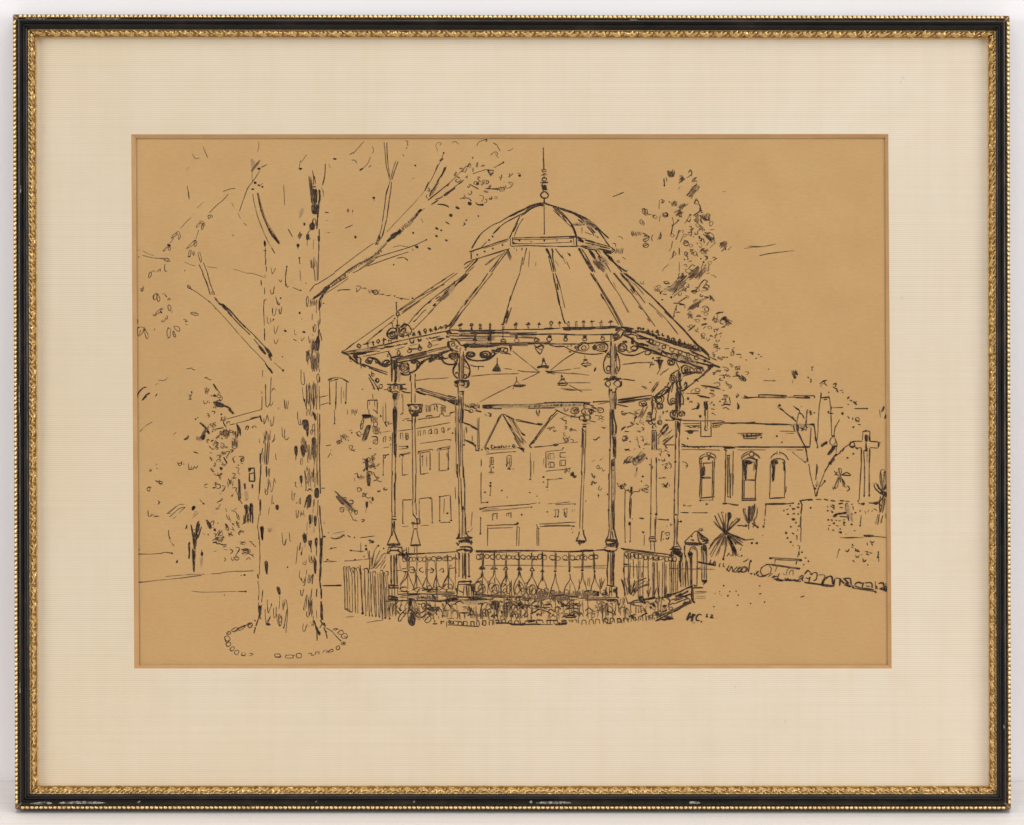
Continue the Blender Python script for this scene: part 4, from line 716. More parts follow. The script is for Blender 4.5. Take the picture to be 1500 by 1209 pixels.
p 850 215 870 190 905 180 930 190 890 225/w2 850 210 900 170 935 190/l w2 880 240 880 310/l w1.8 905 240 905 310/o w2.2 1065 200 1090 170 1120 190 1080 210/w3 1065 205 1110 205/w4 1075 255 1105 280/w2 1085 240 1085 300/p 1210 205 1240 165 1270 210/w2 1215 260 1270 255/l 1230 220 1235 300/l 1250 220 1260 285/p 1395 205 1415 160 1440 205/l 1405 210 1405 300/l 1425 210 1425 280/w2 1400 240 1430 240/p 1140 350 1180 350 1165 420 1145 420/w3 1110 470 1190 470/p 1130 430 1180 430 1170 470 1130 470/w2.4 1150 480 1150 540/l 1425 300 1430 520/w4 1400 380 1395 480/p 1370 420 1420 420 1410 470 1375 470/w2.4 1370 500 1360 520/w2.4 1110 520 1190 540
p 50 340 80 310 100 350/w2.6 60 360 80 390/w3 40 360 100 360/w2 85 350 100 390/p 135 340 165 280 205 335/w3.4 170 330 175 370/w3.4 190 340 200 380/o 245 290 280 265 300 300 270 320/w3.6 265 310 285 350/w3 250 310 300 310/p 340 270 370 250 390 270 360 285/w3 355 280 380 325/w2.6 380 280 410 310/w3 340 295 400 285/w3 420 270 490 270/w3.4 450 220 460 300/w2.4 430 250 470 220/w2.4 470 240 480 290/w2 500 275 540 230 570 230/e 555 240 20 18 0/w2.6 600 220 640 195 660 230 620 240/w2 580 250 600 230/w2.6 630 220 640 270/w2.8 650 230 670 200
l w2.4 750 150 680 220/l w1.6 860 0 740 160/l w1.8 900 0 780 180 700 270/w2.4 660 230 700 190
o 0 440 20 500 60 510 80 450 60 500 20 505/o 145 440 160 480 210 455 200 440 185 470/w2.4 290 430 330 450/o 150 600 180 570 215 600 190 640 150 630/w3.4 165 530 180 570/w2.6 150 600 210 590/o 320 570 350 590 390 560 380 530 330 550/w3.4 330 500 370 520/w2 340 480 350 510/0 620 30 640 20 670 0 680/w3 0 610 30 625
! 450 400 6
#left_tree
w2 270 155 300 148 380 148/w1.3 430 115 470 120 455 150 430 165/w1.3 470 130 520 140 500 125/u 540 150 90 30 4/e 600 170 20 18 20/w2 570 150 590 185/w1.6 620 185 680 190/d 665 188 6/690 200 740 195/d 720 200 5/d 768 202 6/w1.3 780 215 900 235/d 828 228 8/d 925 222 10 6/w1.6 430 130 440 170
#bandstand
@1.6
l w1.6 1290 0 1060 150 800 330/l w1.6 1320 0 1150 130 830 345/w3 1180 75 1215 50/w3 1170 115 1205 100/w2.4 1090 140 1110 120/w1.6 930 240 1060 170 1200 100/w2 1400 0 1300 80 1150 190 1030 290 940 380/w3.4 1410 10 1370 50 1320 90/w4 1260 110 1300 90/w3 1330 80 1230 190/w2.6 1165 205 1130 230/w2.6 1060 270 1090 250/w2.6 980 345 960 370/w1.6 940 380 890 450/w5 1380 30 1320 90/g w8 1290 110 1240 180/w3 1240 170 1210 210/w1.6 1300 70 1200 180/w2 1210 210 1160 260/w4 1105 290 1130 270/d 1118 285 12 8/w2 1100 325 1110 310/w2 1020 340 1045 322/w1.6 1030 330 940 430/w2 930 430 955 410/w1.4 1110 320 1000 430 930 500/g 1180 240 1060 360/l w1.6 1500 120 1400 240 1240 470/l w1.6 1500 170 1370 330 1250 480/w2.8 1495 130 1465 165/w2.8 1390 250 1400 240/w3 1320 355 1335 340/w2.8 1245 470 1275 435
#house_chimneys
@1.6
l w2 180 940 200 930 250 920 300 925 360 955/l w1.6 200 955 260 935/w3 185 945 215 935/w3 240 940 270 935/w2.6 320 940 365 962/l 195 950 200 1155/l w2 255 950 250 1200/l w1.8 345 960 340 1140/d 338 1140 7 12/g 320 1040 322 1100/g 300 1000 298 1150/d 200 1150 8/d 250 1140 6 14/l w1.8 105 1100 120 1090 180 1078/l 105 1165 190 1140/l w2 530 1120 570 1118 620 1120/l 530 1125 530 1200/l 615 1120 620 1180/l w1.4 545 1125 548 1160/w3 530 1122 560 1118/w3 600 1118 620 1120/g 575 1060 580 1120/d 485 1022 5
! 540 500 10
#bandstand_brackets
@1.8
w2.4 0 245 80 245 140 280 180 330 240 350 290 340/w2 0 235 90 250 140 300 220 370 270 370 310 340/w3.4 100 320 140 310/o 0 290 40 290 40 320 10 330/w2.4 215 310 230 285 290 285 310 310/p 250 310 300 300 290 330 260 330/w2.4 290 160 320 220/d 282 195 10/l w2 0 370 280 460/l w2 0 390 275 492/w2 40 440 50 500/e 62 495 18 22 0/e 125 575 26 28 10/w3 110 550 120 590/w2.4 90 570 130 610 150 590/e 175 660 26 28 10/w3 170 630 200 640/w2 140 690 200 690/l w2 0 480 150 710/l w2 0 530 90 700/w3 40 550 75 580/w3 120 690 150 720/w2.4 60 690 95 705/l w1.6 220 712 280 708
e 510 400 75 75 0/e 510 395 48 46 0/e 505 395 22 22 0/w3 440 370 470 350/w4 440 450 480 470/w2.6 430 440 500 490 580 490 610 470/w2.6 560 310 585 360 560 430/w2.6 640 290 620 310 680 330/p 630 290 680 280 690 310 650 320/w2.6 690 290 740 310 745 350 700 390/w3 700 340 720 360/w2.2 820 260 760 330 720 400 660 450 600 470/w2 790 290 770 320/w3.4 590 470 660 450/w3 600 450 610 490/o 880 270 910 245 945 260 920 300 890 290/w3 890 270 920 280/w3.4 890 300 910 310/p 950 240 1060 200 1100 180 1180 150 1100 180 1000 240/w5 1000 220 1080 190/w2.6 1010 220 1040 250 1080 220/w2.4 1060 230 1100 300 1160 335 1240 340 1290 310/w3 1110 320 1140 330/w2 1080 210 1110 250 1180 240/e 1240 215 65 45 0/e 1240 210 40 26 0/w3 1250 290 1280 300/w3 1300 300 1300 260
w2.2 1300 300 1250 370 1235 420 1250 490 1310 545/w2.4 1270 470 1300 460 1310 480/w2.4 1400 260 1460 340 1485 420 1470 500 1420 545 1390 530/w2.4 1400 500 1420 490 1440 500/w2 1400 540 1390 520
#bandstand_posts
@1.8
l w2 330 340 335 590/l w2 350 345 345 580/w3 335 560 345 590/l w1.6 345 260 350 340/p 360 290 420 280 420 380 415 480 405 600 375 600 380 480 370 380/w4 380 320 370 420/g w6 440 430 450 540/g w4 450 520 450 600/w3 415 520 400 600/w2.6 270 630 340 640 460 635 545 630/w3 265 632 300 640/w3 500 640 540 630/w2.6 340 640 390 620 450 640 500 660/w3 330 650 310 680 330 740/o 275 700 310 670 340 700 310 740/w3 280 720 350 750/w2.6 340 740 400 730 440 750 460 740/w4 460 660 500 690 450 720/w4 470 640 470 710/o 365 660 385 655 385 700 365 700/o 420 670 440 665 445 700 425 700/w3 380 650 430 650/w3 500 690 560 705/d 550 705 10 7/w2.6 480 730 560 755 615 755/d 605 755 9/w4 350 765 430 765/w3 355 780 360 850/p 365 770 420 770 415 900 405 1200 370 1200 375 1000 370 900/g w5 430 780 425 860/w2 450 770 440 800/w3 380 780 380 1190/g w6 395 850 390 1190/w2 405 1050 400 1200
l w1.6 610 480 615 580/w3.4 615 500 610 590/l w1.8 625 590 630 880/l w1.8 650 480 655 480/w3.4 680 480 685 520/l w1.8 680 520 680 700/w2.4 680 600 682 690/l w1.8 680 760 678 890/d 680 885 8 14/d 625 880 9 16/l w1.6 630 900 632 930/l w1.4 690 575 800 560 900 548 1000 550 1180 535/w2.4 690 575 740 572
w3 560 935 640 930 790 930/w4 720 935 790 930/o 740 940 790 930 770 980 740 960/o 580 940 610 960 625 1010 600 1020 590 980/w3.4 570 940 600 950/w3 600 990 620 1030/w2.6 660 950 700 970 690 1000/w3 670 970 720 960/o 750 970 775 960 780 1020 760 1045 720 1035 700 1020 740 1010/w3 760 980 770 1020/w2.4 720 1000 750 1020/w3.4 640 1020 700 1050 760 1040/w3 640 1060 720 1070/w4 640 1095 720 1090/w2 630 1060 640 1200/l w1.8 640 1110 642 1200/l w1.8 685 1100 685 1200/w2.4 660 1050 665 1090
l w1.6 1310 560 1300 590/w3.6 1250 600 1330 600/w4 1260 605 1320 610/o 1260 630 1300 615 1330 640 1290 670/w2.6 1260 640 1280 660 1310 670/w3 1290 600 1300 660/w2.4 1345 600 1470 575/p 1420 590 1470 575 1478 640 1450 680 1410 680 1440 640/g p 1350 620 1430 600 1440 660 1400 680 1360 670/w2.6 1360 600 1400 610 1390 650 1350 640/l w1.8 1310 660 1310 780/w3.4 1310 670 1312 720/w3 1330 740 1400 735/w4.6 1375 740 1385 775/w2 1330 775 1390 780/d 1330 745 7/d 1385 770 8/l w2 1315 780 1330 1200/l w1.6 1340 800 1345 1200/l w2 1385 780 1385 900/w2.6 1385 880 1380 1000/l w2.2 1380 960 1375 1200/w3 1320 840 1325 960/w2.6 1330 950 1320 1060/w1.6 1360 820 1362 1200/g w4 1330 900 1335 1150
#bandstand_tie_beam
@1.8
w2.4 690 710 740 695 800 710/w2 740 685 900 735 1040 770 1190 820 1290 860/p 680 725 720 725 800 760 860 785 820 790 740 770 690 740/w3.4 700 740 840 785/w2.4 860 780 1000 820 1130 880/w4 1000 815 1180 875/w2 760 720 900 760 1100 820 1300 880/p 1150 870 1200 860 1290 890 1310 930 1300 945 1200 900/w3 1160 880 1300 940/w2 1160 795 1250 815 1270 830/w3 1170 800 1200 805/w3 1250 825 1285 820/w2 1290 850 1310 900
#left_houses
@1.4
l w1.4 840 940 850 1035/l 870 940 872 1035/l 890 940 892 1035/l 910 940 905 1030/w1.8 835 950 860 935/l 905 935 1000 920 1080 930/w3 990 930 1010 970/d 1000 955 10/950 950 970 960 955 1000/w2 970 980 960 1010/w2.4 1005 960 1005 1030/o 1070 950 1110 940 1130 970 1080 980/u 1060 960 70 90 5/w2 1060 1050 1100 1060/w1.8 840 1000 850 1040/w2 720 1150 800 1135 845 1130 845 1095 930 1090 930 1120/w2 850 1100 920 1090/1040 1110 1040 1075 1090 1070 1100 1095 1190 1090 1190 1050 1250 1035/w2.4 860 1130 920 1120 1040 1105/w2.4 1190 1060 1260 1035/d 1255 1035 7/w2 520 1140 600 1135/w2 560 1165 640 1165/d 505 1160 9
l w1.4 250 900 255 1180/l 245 1180 240 1165/g 210 950 210 1180/w1.3 480 770 490 830/l 500 770 505 1060/d 500 1062 10 7/l 435 980 440 985/w2 480 1060 470 1080/0 860 60 870/w1.6 60 870 120 855/l 85 870 90 960/l w1.6 125 860 125 1050/w3 80 870 110 870/d 125 1055 10/d 175 1098 14 8 30/g 1265 830 1275 1140/w1.3 1280 960 1282 1140
! 450 600 6
#bandstand_posts
@1.8
p 752 0 790 0 785 200 780 330 775 400 762 400 758 200/w3 760 0 765 300/w2 785 300 775 480/w3 775 380 775 420/l w1.8 750 200 745 560/w3 748 540 748 580/l w1.6 745 570 742 900/l w1.8 775 480 770 940/w2.4 778 560 775 640/w3 768 640 768 800/w2.2 772 800 772 940/l w1.6 745 880 745 960/w3.6 740 965 785 968/w2.4 745 940 780 945/w2 745 970 742 1080/w3.6 765 980 768 1050/w3 750 1000 755 1040/w4 745 1060 745 1110/w2.4 755 1040 765 1090/w2.4 745 1090 720 1150 705 1185/w2.4 770 1080 790 1140 815 1190/w4.5 700 1190 820 1188/l w1.6 770 1050 770 1080
l w1.8 920 60 925 300 930 800/l w1.8 945 80 950 300 958 560/l w2 955 560 950 820/w3 925 160 925 180/w3 950 790 945 820/l w1.6 925 800 930 930/l w1.6 955 820 960 930/w3.6 930 920 960 960/o 970 960 990 970 990 1000 965 1005/w3.4 920 1005 990 1005/o 915 1000 940 1010 940 990/w2.6 960 960 970 1000/l w2 930 1010 930 1040/w3.4 935 1050 970 1050/l w1.8 965 1010 968 1040/w2 935 1060 925 1120 910 1190/w2 965 1060 975 1120 995 1190/w4 905 1195 1000 1192/w3 915 1130 925 1140/w4 890 10 1000 20/w4 920 50 980 50/w3 900 20 920 50
l w2 1325 0 1330 300 1340 600/l w1.5 1345 0 1350 500/l w2 1365 0 1360 120/w3.4 1370 0 1365 110/l w2 1360 120 1365 400 1370 600/w3 1320 480 1320 600/l w2.4 1310 540 1325 600/l w1.8 1330 600 1338 1130/l w2.6 1372 500 1385 700/w3 1372 520 1375 560/l w2.4 1385 700 1385 900/w3.6 1370 850 1372 900/l w2.6 1385 900 1395 1100/w2 1350 600 1360 900/g w4 1375 880 1380 1110/w2 1365 900 1360 1130/w3 1330 760 1335 830/w2.6 1345 1100 1310 1135/w3 1330 1130 1330 1090/w2.6 1395 1080 1420 1120 1455 1125/w4.6 1310 1135 1380 1130/w4 1380 1130 1450 1130/w5 1330 1160 1430 1150/w4.4 1350 1170 1380 1150/w3.6 1400 1150 1440 1170 1440 1190/w4 1310 1170 1330 1195/w3 1410 1080 1420 1070/w2.6 1340 1170 1320 1200
#left_houses
@1.4
g w1.4 1310 30 1310 560/l 1300 160 1305 300/w1.4 1300 680 1305 790/l w1.8 1370 110 1500 175/w3 1370 115 1410 130/w3 1440 150 1500 180/w2.4 1390 270 1480 320/w3 1400 280 1420 285/d 1475 318 10/l 1395 150 1400 200/l 1450 230 1450 280/w1.8 1480 320 1485 365/d 1378 312 8/l g 1380 170 1380 300
l w1.3 690 50 690 140/w3 680 110 700 150/680 115 720 110 710 130 750 120/640 45 655 65/d 645 58 9 6/w2 820 45 840 30/l w1.4 665 200 740 188/l 800 190 915 175/l w1.6 955 168 1100 145 1255 115/l w1.4 1300 60 1305 120/l 670 260 675 240 690 235 688 290/w1.8 715 250 730 240 735 265 720 275/l 668 250 670 290/l w1.6 820 205 820 260/l 820 210 840 205 842 265/l 868 210 885 208 890 250/w2 865 205 870 270/e 880 245 8 20 0/l 975 190 975 235/l 978 190 995 185 995 235/l 1020 190 1020 225/l 1020 185 1035 180 1040 220/l 1070 185 1070 220/l w2 1070 185 1090 170 1095 215/w2.4 1080 205 1090 215/l 1120 180 1122 215/l w2 1120 175 1140 170 1145 210/w3 1135 210 1145 215/l 1180 170 1185 200/l w2 1180 165 1200 160 1205 200/w2.4 1190 195 1205 205/w2 1240 165 1235 185/1240 180 1260 160/d 1278 208 8/l 990 300 1100 285 1240 262/w2.4 1240 265 1268 268/d 732 308 5
l w1.4 670 335 720 330/l 800 325 885 322/d 880 325 9/l 805 350 885 340/w2 860 320 890 340/o 668 400 690 405 680 430/w2.4 680 405 720 395/l w1.5 670 420 668 580/w2.4 668 440 670 470/d 668 575 6/l w1.8 812 420 815 395 905 378 908 385/l w1.8 820 400 900 388/w2.4 820 395 850 410/d 840 405 8/l w1.5 835 420 835 575 890 572/w2.4 835 578 860 578/l w1.8 975 395 975 370 1100 350 1105 365/l w1.8 985 385 1080 368/w3 980 375 1000 365/l w1.6 992 385 995 570 1065 560/w2 1000 568 1030 570/l w1.6 1080 375 1080 525/d 1080 525 7/l g 1050 400 1050 500/d 1012 412 8 8/l w1.8 1140 370 1145 345 1255 325 1255 345/l w1.8 1150 360 1245 345/w2.6 1160 350 1180 345/l w1.6 1160 370 1160 520/l w1.6 1240 355 1240 520/w3 1240 400 1240 450/l w1.8 1155 540 1245 530/d 1160 525 6/d 1240 520 8/d 1240 345 8/g w2 1228 380 1228 420/l g 1015 410 1015 500
l w1.6 840 800 840 1000/w2.2 838 795 880 795 930 792/l w1.4 835 1030 890 1025/d 842 1000 6/l w1.6 985 790 985 1000/w2 985 785 1040 778 1090 775/d 1085 780 8/l w1.6 1095 780 1100 990/d 1100 995 6/l w1.4 1000 1020 1070 1018/l w1.6 1165 770 1165 970/w2 1165 768 1250 752/d 1165 768 8/l w1.8 1258 760 1265 970/w2 1255 755 1260 780/d 1165 978 8/d 1265 975 8/l w1.4 1165 995 1245 990/d 1250 992 6/w2 1205 785 1205 815/g w1.6 1205 800 1200 920/d 1232 912 9/g w2 1450 900 1440 1030/g 1455 1040 1430 1080
l w1.6 240 0 242 125/d 240 125 7/l w1.4 355 0 355 45/u 390 0 50 50 4/w2 580 0 620 30
! 450 780 6
#distant_ground_lines
@1.4
w1.4 140 260 190 252 260 258/325 252 400 248 480 240 575 230/d 180 240 8 5/d 420 240 8 6/195 145 260 135/d 215 140 8/w1.6 370 155 430 165 500 168/d 385 160 10 7/d 515 118 9/d 518 148 12/d 500 212 6/w2 130 470 290 468/d 290 467 10 8/w1.3 470 90 472 180/w2.4 540 75 555 70/w1.2 340 745 410 740/520 795 580 782 670 770
#palm_tuft
w1.6 545 160 550 260 545 320/w2 550 250 550 330/530 160 545 240/g 570 210 560 300/570 310 580 200 610 130 630 115/585 300 610 220 640 160/590 310 640 240 680 180 690 200/570 300 590 160/600 320 650 270 690 210/w1.4 580 310 600 280 660 190/d 625 118 9/d 672 142 7/w2 560 320 590 310/640 320 690 240/670 320 690 280/w1.4 720 120 700 190
#picket_fence
@1.35
w2 320 305 325 400 330 500 332 680/w1.6 340 310 350 500 355 690/320 300 345 305 350 340/w2.4 320 305 330 300/360 310 370 500 375 690/345 310 370 300 380 340/380 320 395 400 395 500 400 700/w2 385 320 410 310 415 340/w2.6 400 330 405 360/w2 415 330 420 500 425 710/w2 410 310 430 320 430 340/440 340 445 500 445 715/430 320 450 305 460 340/w2.6 465 290 470 370/w2 475 350 475 500 490 710/w2.4 480 650 490 715/d 487 712 12/460 330 480 500 490 700/490 330 500 320 510 350/505 350 510 500 515 730/d 515 728 6/w2 500 320 530 320 540 360/535 350 540 500 545 740/w2.4 545 700 548 740/555 345 560 550 570 740/w2.4 570 720 575 742/575 340 580 500 600 740/w2 580 350 595 340 605 360/600 350 605 600 610 740/w2.6 600 730 605 745/620 360 625 500 630 745/w2.4 630 720 640 750/640 350 645 550 660 760/w1.8 640 340 660 330 665 360/655 360 660 600 665 765/w2.4 670 350 675 500 685 755/d 685 752 9/680 350 700 500 700 750/w2 690 345 710 345 710 380/700 370 715 500 720 760/d 725 760 9/715 650 720 740/w2 330 680 355 670 370 695 400 700/w1.8 340 680 380 700/w1.4 350 400 355 550/590 380 595 700/w1.4 540 400 525 700/w1.4 565 450 560 700/w1.4 650 450 640 720/w1.4 690 480 690 700/w1.3 740 620 750 720/w1.3 770 620 780 740/750 740 760 640/w1.6 505 330 500 560/w2.4 535 320 545 350
#bandstand_posts
@1.9
w3 705 180 740 160 790 160 820 175/w2.4 710 140 735 130 800 130 840 140/w2.6 700 185 730 185/w3 790 150 830 190/w2 740 130 720 170/w2 800 140 810 170/d 745 130 8/l w2.4 735 200 740 460/w4 738 200 738 260/w4 740 400 738 450/l w2 760 200 762 460/l w2.4 785 190 790 460/w3.4 785 200 785 280/w3 790 380 790 450/l w1.6 770 200 770 460/w4.4 715 465 800 470/w4.4 718 488 805 488/w3 720 470 720 490/l w1.8 718 500 722 570/l w1.8 745 500 745 570/l w1.8 770 495 770 570/l w1.8 795 490 798 560/w3 710 570 730 560 800 575/u 710 565 90 30 7/w3.6 710 590 800 590/w3 735 580 770 570
l w2 1335 180 1335 390/w4.4 1335 180 1335 240/w4 1330 380 1335 390/l w2 1365 180 1368 400/w3.4 1368 370 1368 405/l w2 1395 185 1395 405/w3.4 1393 370 1393 400/l w2 1420 180 1425 390/d 1425 388 9/w3.4 1418 180 1422 230/l w1.5 1310 360 1300 260/w3 1320 160 1370 150 1440 160/w3 1340 130 1410 125 1440 130/w3.4 1430 130 1445 150 1430 180/w2.4 1380 160 1390 130/w2.6 1310 150 1330 190/l w2.4 1325 435 1440 430/w4 1335 435 1400 432/d 1435 432 13 10/l w2 1325 460 1440 455/w3 1400 460 1450 470/l w2.4 1325 470 1315 560/w4 1310 490 1320 540/l w2 1380 470 1370 560/l w2 1440 465 1445 560/l w1.8 1395 470 1405 560/l w2.6 1330 435 1320 480/w3 1430 440 1450 520
#bandstand_railing
@1.5
w3.4 800 200 900 192 1040 185/l w2.4 1040 185 1200 178 1320 168/w4 800 200 880 190/w3 840 150 840 230/w2.4 830 190 880 260/l w1.5 830 120 830 190/l w1.5 870 130 880 200/l w1.5 890 130 890 200/l w1.5 965 120 965 250/l w1.5 945 130 940 190/w5 870 170 885 220/w2 790 200 870 150/l w1.4 800 190 820 330
e 855 235 18 22 0/e 908 238 18 20 0/o 870 220 890 210 900 240 880 250/w3 900 225 920 215/e 940 235 15 20 0/e 990 235 22 20 0/e 1030 235 16 20 20/e 1070 235 18 16 0/e 1112 232 20 20 20/w2.4 1055 240 1090 235/e 1160 232 24 20 0/e 1210 232 20 18 20/w3 1140 230 1180 225/e 1255 230 18 20 0/w2 1270 240 1300 220 1320 240/w2 1280 220 1300 240/w2.4 835 215 860 205/w2.2 960 215 980 240/w2.4 1210 215 1210 240
l w1.8 880 200 880 330/l w1.8 895 230 895 350/l w1.8 965 250 960 390/l w1.5 950 330 952 450/l w1.8 1045 200 1045 380/l w1.5 1060 250 1050 500/l w1.8 1135 240 1135 500/l w1.5 1120 250 1140 400/l w1.8 1235 190 1240 400/w2.4 1225 200 1235 260/l w1.6 1305 190 1300 510/l w1.5 1255 280 1245 400
l w1.4 780 335 840 338/w2.4 830 325 870 315/w2.4 840 345 880 345 890 335/w2 900 310 930 305 940 330 915 325/w2.4 905 350 935 355 945 320/w2 1015 310 990 320 995 345 1020 350/w3 990 320 985 340/w2.4 1010 355 1025 345/l w1.8 1045 330 1110 330/w2.4 1085 310 1110 330 1100 355 1080 350/d 1110 330 6/w2 1160 340 1180 320 1200 320/w2.4 1180 345 1200 350 1195 320/w1.8 1245 320 1300 312/w2 1260 290 1270 300/w2 865 345 860 360
w2 885 350 870 400 830 450 815 500/880 340 900 400 930 470 940 510/w2 870 345 850 400 815 460/w2 965 380 950 430 935 500/960 370 990 430 1010 470 1040 500/w2 1050 390 1030 440 1010 480/1050 380 1060 430 1090 480 1090 510/w2 1135 380 1120 430 1110 480/1130 370 1150 440 1170 490/w2 1240 350 1230 400 1195 460 1190 500/1240 350 1250 400 1285 450 1280 500/1245 360 1200 440/l w1.4 880 350 885 500/l 1240 350 1240 500/960 380 965 500
e 850 500 30 20 0/w2 820 490 870 480/w2 830 520 870 525/w3 870 510 895 545/e 970 500 25 20 0/w2.4 920 510 960 490/w2.4 960 540 985 500/e 1075 490 20 22 0/w2 1020 480 1060 510/w2.4 1050 520 1090 510/e 1115 500 18 20 0/e 1160 490 20 16 0/e 1220 480 25 25 0/w2.6 1200 480 1220 460/e 1255 475 18 20 0/w3 1220 500 1230 530/w2.2 1280 490 1270 510/w3 1140 480 1140 540/w2.4 1000 490 1040 495/w2.6 1010 510 1080 500 1130 500
#bandstand_base
@1.8
w2.4 800 545 900 540 1000 540/l w2 820 560 1000 545/w5 880 550 960 545/l w2.6 1000 540 1120 545 1300 540/l w1.6 810 520 900 520/l w2 1050 525 1300 525/l w2 810 570 880 575/g w7 880 575 980 565/w4 890 545 985 545/l w2.4 690 605 900 600 1200 605 1500 602/l w1.8 900 600 1500 590/l w2.4 1180 560 1320 555/w2.4 1300 570 1330 560/u 960 560 130 35 8/u 1060 560 90 35 7/u 1220 560 110 40 9/w4 1100 550 1130 590/w5 1190 600 1320 585/w4 1290 575 1310 590/l w2.4 1320 570 1500 570/l w1.6 1330 560 1450 580/w3 1380 570 1440 575/p 1420 570 1450 570 1450 595 1420 595/g w8 1360 610 1500 620/w3 1060 600 1180 610/l w1.5 880 560 885 600/l w1.5 1050 540 1055 570/l w1.6 1140 540 1145 600/w2.6 1330 510 1370 530/w2.6 1000 570 1050 580
! 560 860 10
#flowerbed_plants
@1.8
p 370 180 420 170 440 220 430 260 380 265 370 220/w4 380 170 470 180/w4 410 170 405 280/w2 400 270 390 300 410 340/e 430 300 22 35 0/e 435 310 10 18 0/w3 440 340 470 380/p 410 380 450 360 485 390 470 430 485 480 470 560 430 570 400 550 375 510 380 450 410 430/w2 420 400 400 440
w2 360 310 300 370 245 440 235 500 260 500 290 460 320 420 400 340/w2.2 270 390 310 380/w3 310 370 330 400/w3 320 420 315 440/w2 150 230 160 280 150 320 170 350/w2 150 290 180 260 220 230/w2.6 240 300 260 340 290 345/d 265 342 16 10/w2 260 300 290 250/w2 190 230 240 220/w1.6 120 230 110 340/w1.6 180 300 200 400/w2.4 490 380 560 380 640 340/w2 480 410 540 445 610 430 660 390/w1.8 490 360 540 350/w1.8 490 430 560 450 610 440/w2.4 620 500 670 440 720 410/w1.8 620 500 650 525 690 510 720 460/w2 700 420 720 470
o 575 250 620 240 640 290 610 330 580 300/w3 610 320 650 330/p 690 290 740 290 760 320 830 300 840 330 760 350 740 370 700 350 670 320/w5 650 310 700 340/w6 680 360 680 410/w4.4 660 380 720 390/w4 740 330 830 340/w4 780 370 800 410/w3 640 280 655 320/w3 740 300 840 295/w4 720 400 740 415/w2 520 230 540 260 560 240/w3 640 200 660 270/w2.6 890 350 960 340/w2 890 340 920 290 940 250/w3 940 260 930 210/w3 940 220 1010 300/w2.4 960 240 1010 320/w2 1020 300 1010 260/w3 860 360 870 350/w3.4 880 420 930 430/d 880 420 12/w1.6 1040 350 1110 355/w2.6 1060 360 1030 340/w3 1030 250 1090 255/w4 930 225 990 215
w2.6 1175 295 1240 290/w3 1270 290 1290 340 1290 380/w3 1130 380 1290 380/w4 1250 420 1290 400/w3 1300 300 1320 370/w3 1340 390 1370 420/w3 1270 400 1310 400/w2 1450 270 1460 380/w3 1450 380 1500 380/w2.4 1130 390 1140 480/w2 1200 390 1205 450/w2 1290 380 1300 460/w2.4 1340 350 1350 420/w3 1380 380 1385 480/w1.6 1440 380 1440 470/w1.5 820 420 830 470/w1.5 880 370 885 430/w1.5 960 350 960 440/w1.6 1080 460 1100 465/w1.5 950 465 1060 460/g w1.6 1110 340 1110 450/w2.6 1470 380 1480 430/g w1.5 730 440 740 470
#bed_kerb_stones
@1.8
w3.4 740 540 805 540/d 768 505 8 14/w3 860 495 865 545/w2.4 865 510 900 500 900 520/l w1.6 940 500 945 590/w2.4 960 500 990 490 1000 520 980 545/w3 960 520 1000 510/w2.4 1010 510 1040 500 1045 550/w3 1010 540 1050 520/w2 1060 500 1110 510 1100 560 1050 555/w2.6 1110 510 1160 510 1165 560 1120 565/w2.4 1190 505 1240 510 1240 570/w3 1190 500 1190 560/w2.6 1295 500 1300 575/w2.6 1300 510 1340 510 1345 575/o 1385 500 1410 490 1420 560 1390 580/w2 1300 575 1380 580/l w2 960 555 1100 560 1250 572 1400 580/w2.4 1470 500 1500 495/w2.4 1475 500 1475 555
! 680 600 6
#centre_houses
@1.4
l w1.6 130 70 128 180 132 330/w2.4 128 310 132 345/d 130 345 8/d 108 360 6/l g 115 80 118 340/l w2 330 40 255 190 180 340/w3 305 65 290 110/w2.6 260 180 250 200/l g 315 50 170 340/l w1.8 335 40 430 210 510 340/l w1.6 345 50 440 200 525 310/w2.6 385 120 410 155/w3 430 200 460 260/w2 340 40 380 55 440 90/l w1.5 385 60 450 180 545 295/l w1.5 405 65 470 180 520 290/l w1.5 430 90 520 230/w3.4 500 205 535 230/w2.4 370 60 440 85/w2 440 250 490 330/l w1.4 400 130 500 300
l w2 460 85 560 110 640 130/l w2.4 470 100 580 120 650 135/w2.4 450 85 470 105/w3 640 125 690 130/w2.4 650 135 680 140
w2.6 815 10 770 60/w3 770 50 740 90/l w2 760 70 690 160 610 270/w2.4 690 160 650 220/l w1.8 820 30 740 110 680 200 600 300/w2.6 610 270 575 315/w3 575 310 580 330 595 335/w3 590 300 610 290/w3 640 230 620 260/l w1.6 610 330 700 325 800 312/w3.4 620 330 690 325/w4 780 310 830 308/w3 790 320 820 315/l w1.4 830 300 920 292 1000 288/w2.4 610 280 640 260/w2 580 310 620 290
l w1.4 190 395 300 380 450 370/w2.4 435 372 455 372/l w1.2 230 355 400 345 480 335/p 480 340 520 335 530 380/w3 500 345 530 350/w3 470 335 530 350/d 155 352 7 5/w2 180 345 200 350/d 118 360 5/w2.2 195 340 210 335 210 350/d 212 375 4/d 200 372 4
#sign_lettering
@1.8
! 690 630 10
w2.6 325 225 300 225 295 255 310 275 330 270/w2.4 338 240 340 265 352 268 355 240/w2.4 370 268 370 242 385 268 388 240/w2.6 402 235 403 268/w2.4 403 238 422 245 420 265 403 268/w2.4 460 228 440 232 442 262 462 258/w2 442 246 458 244/w2.6 478 228 480 260 498 256/w2.6 512 225 514 256 530 250/w2 545 242 572 238/w2 558 226 560 252/w2.6 640 215 615 218 605 240 620 255 640 245 640 235 626 236/w1.6 650 240 660 238
#centre_houses
@1.4
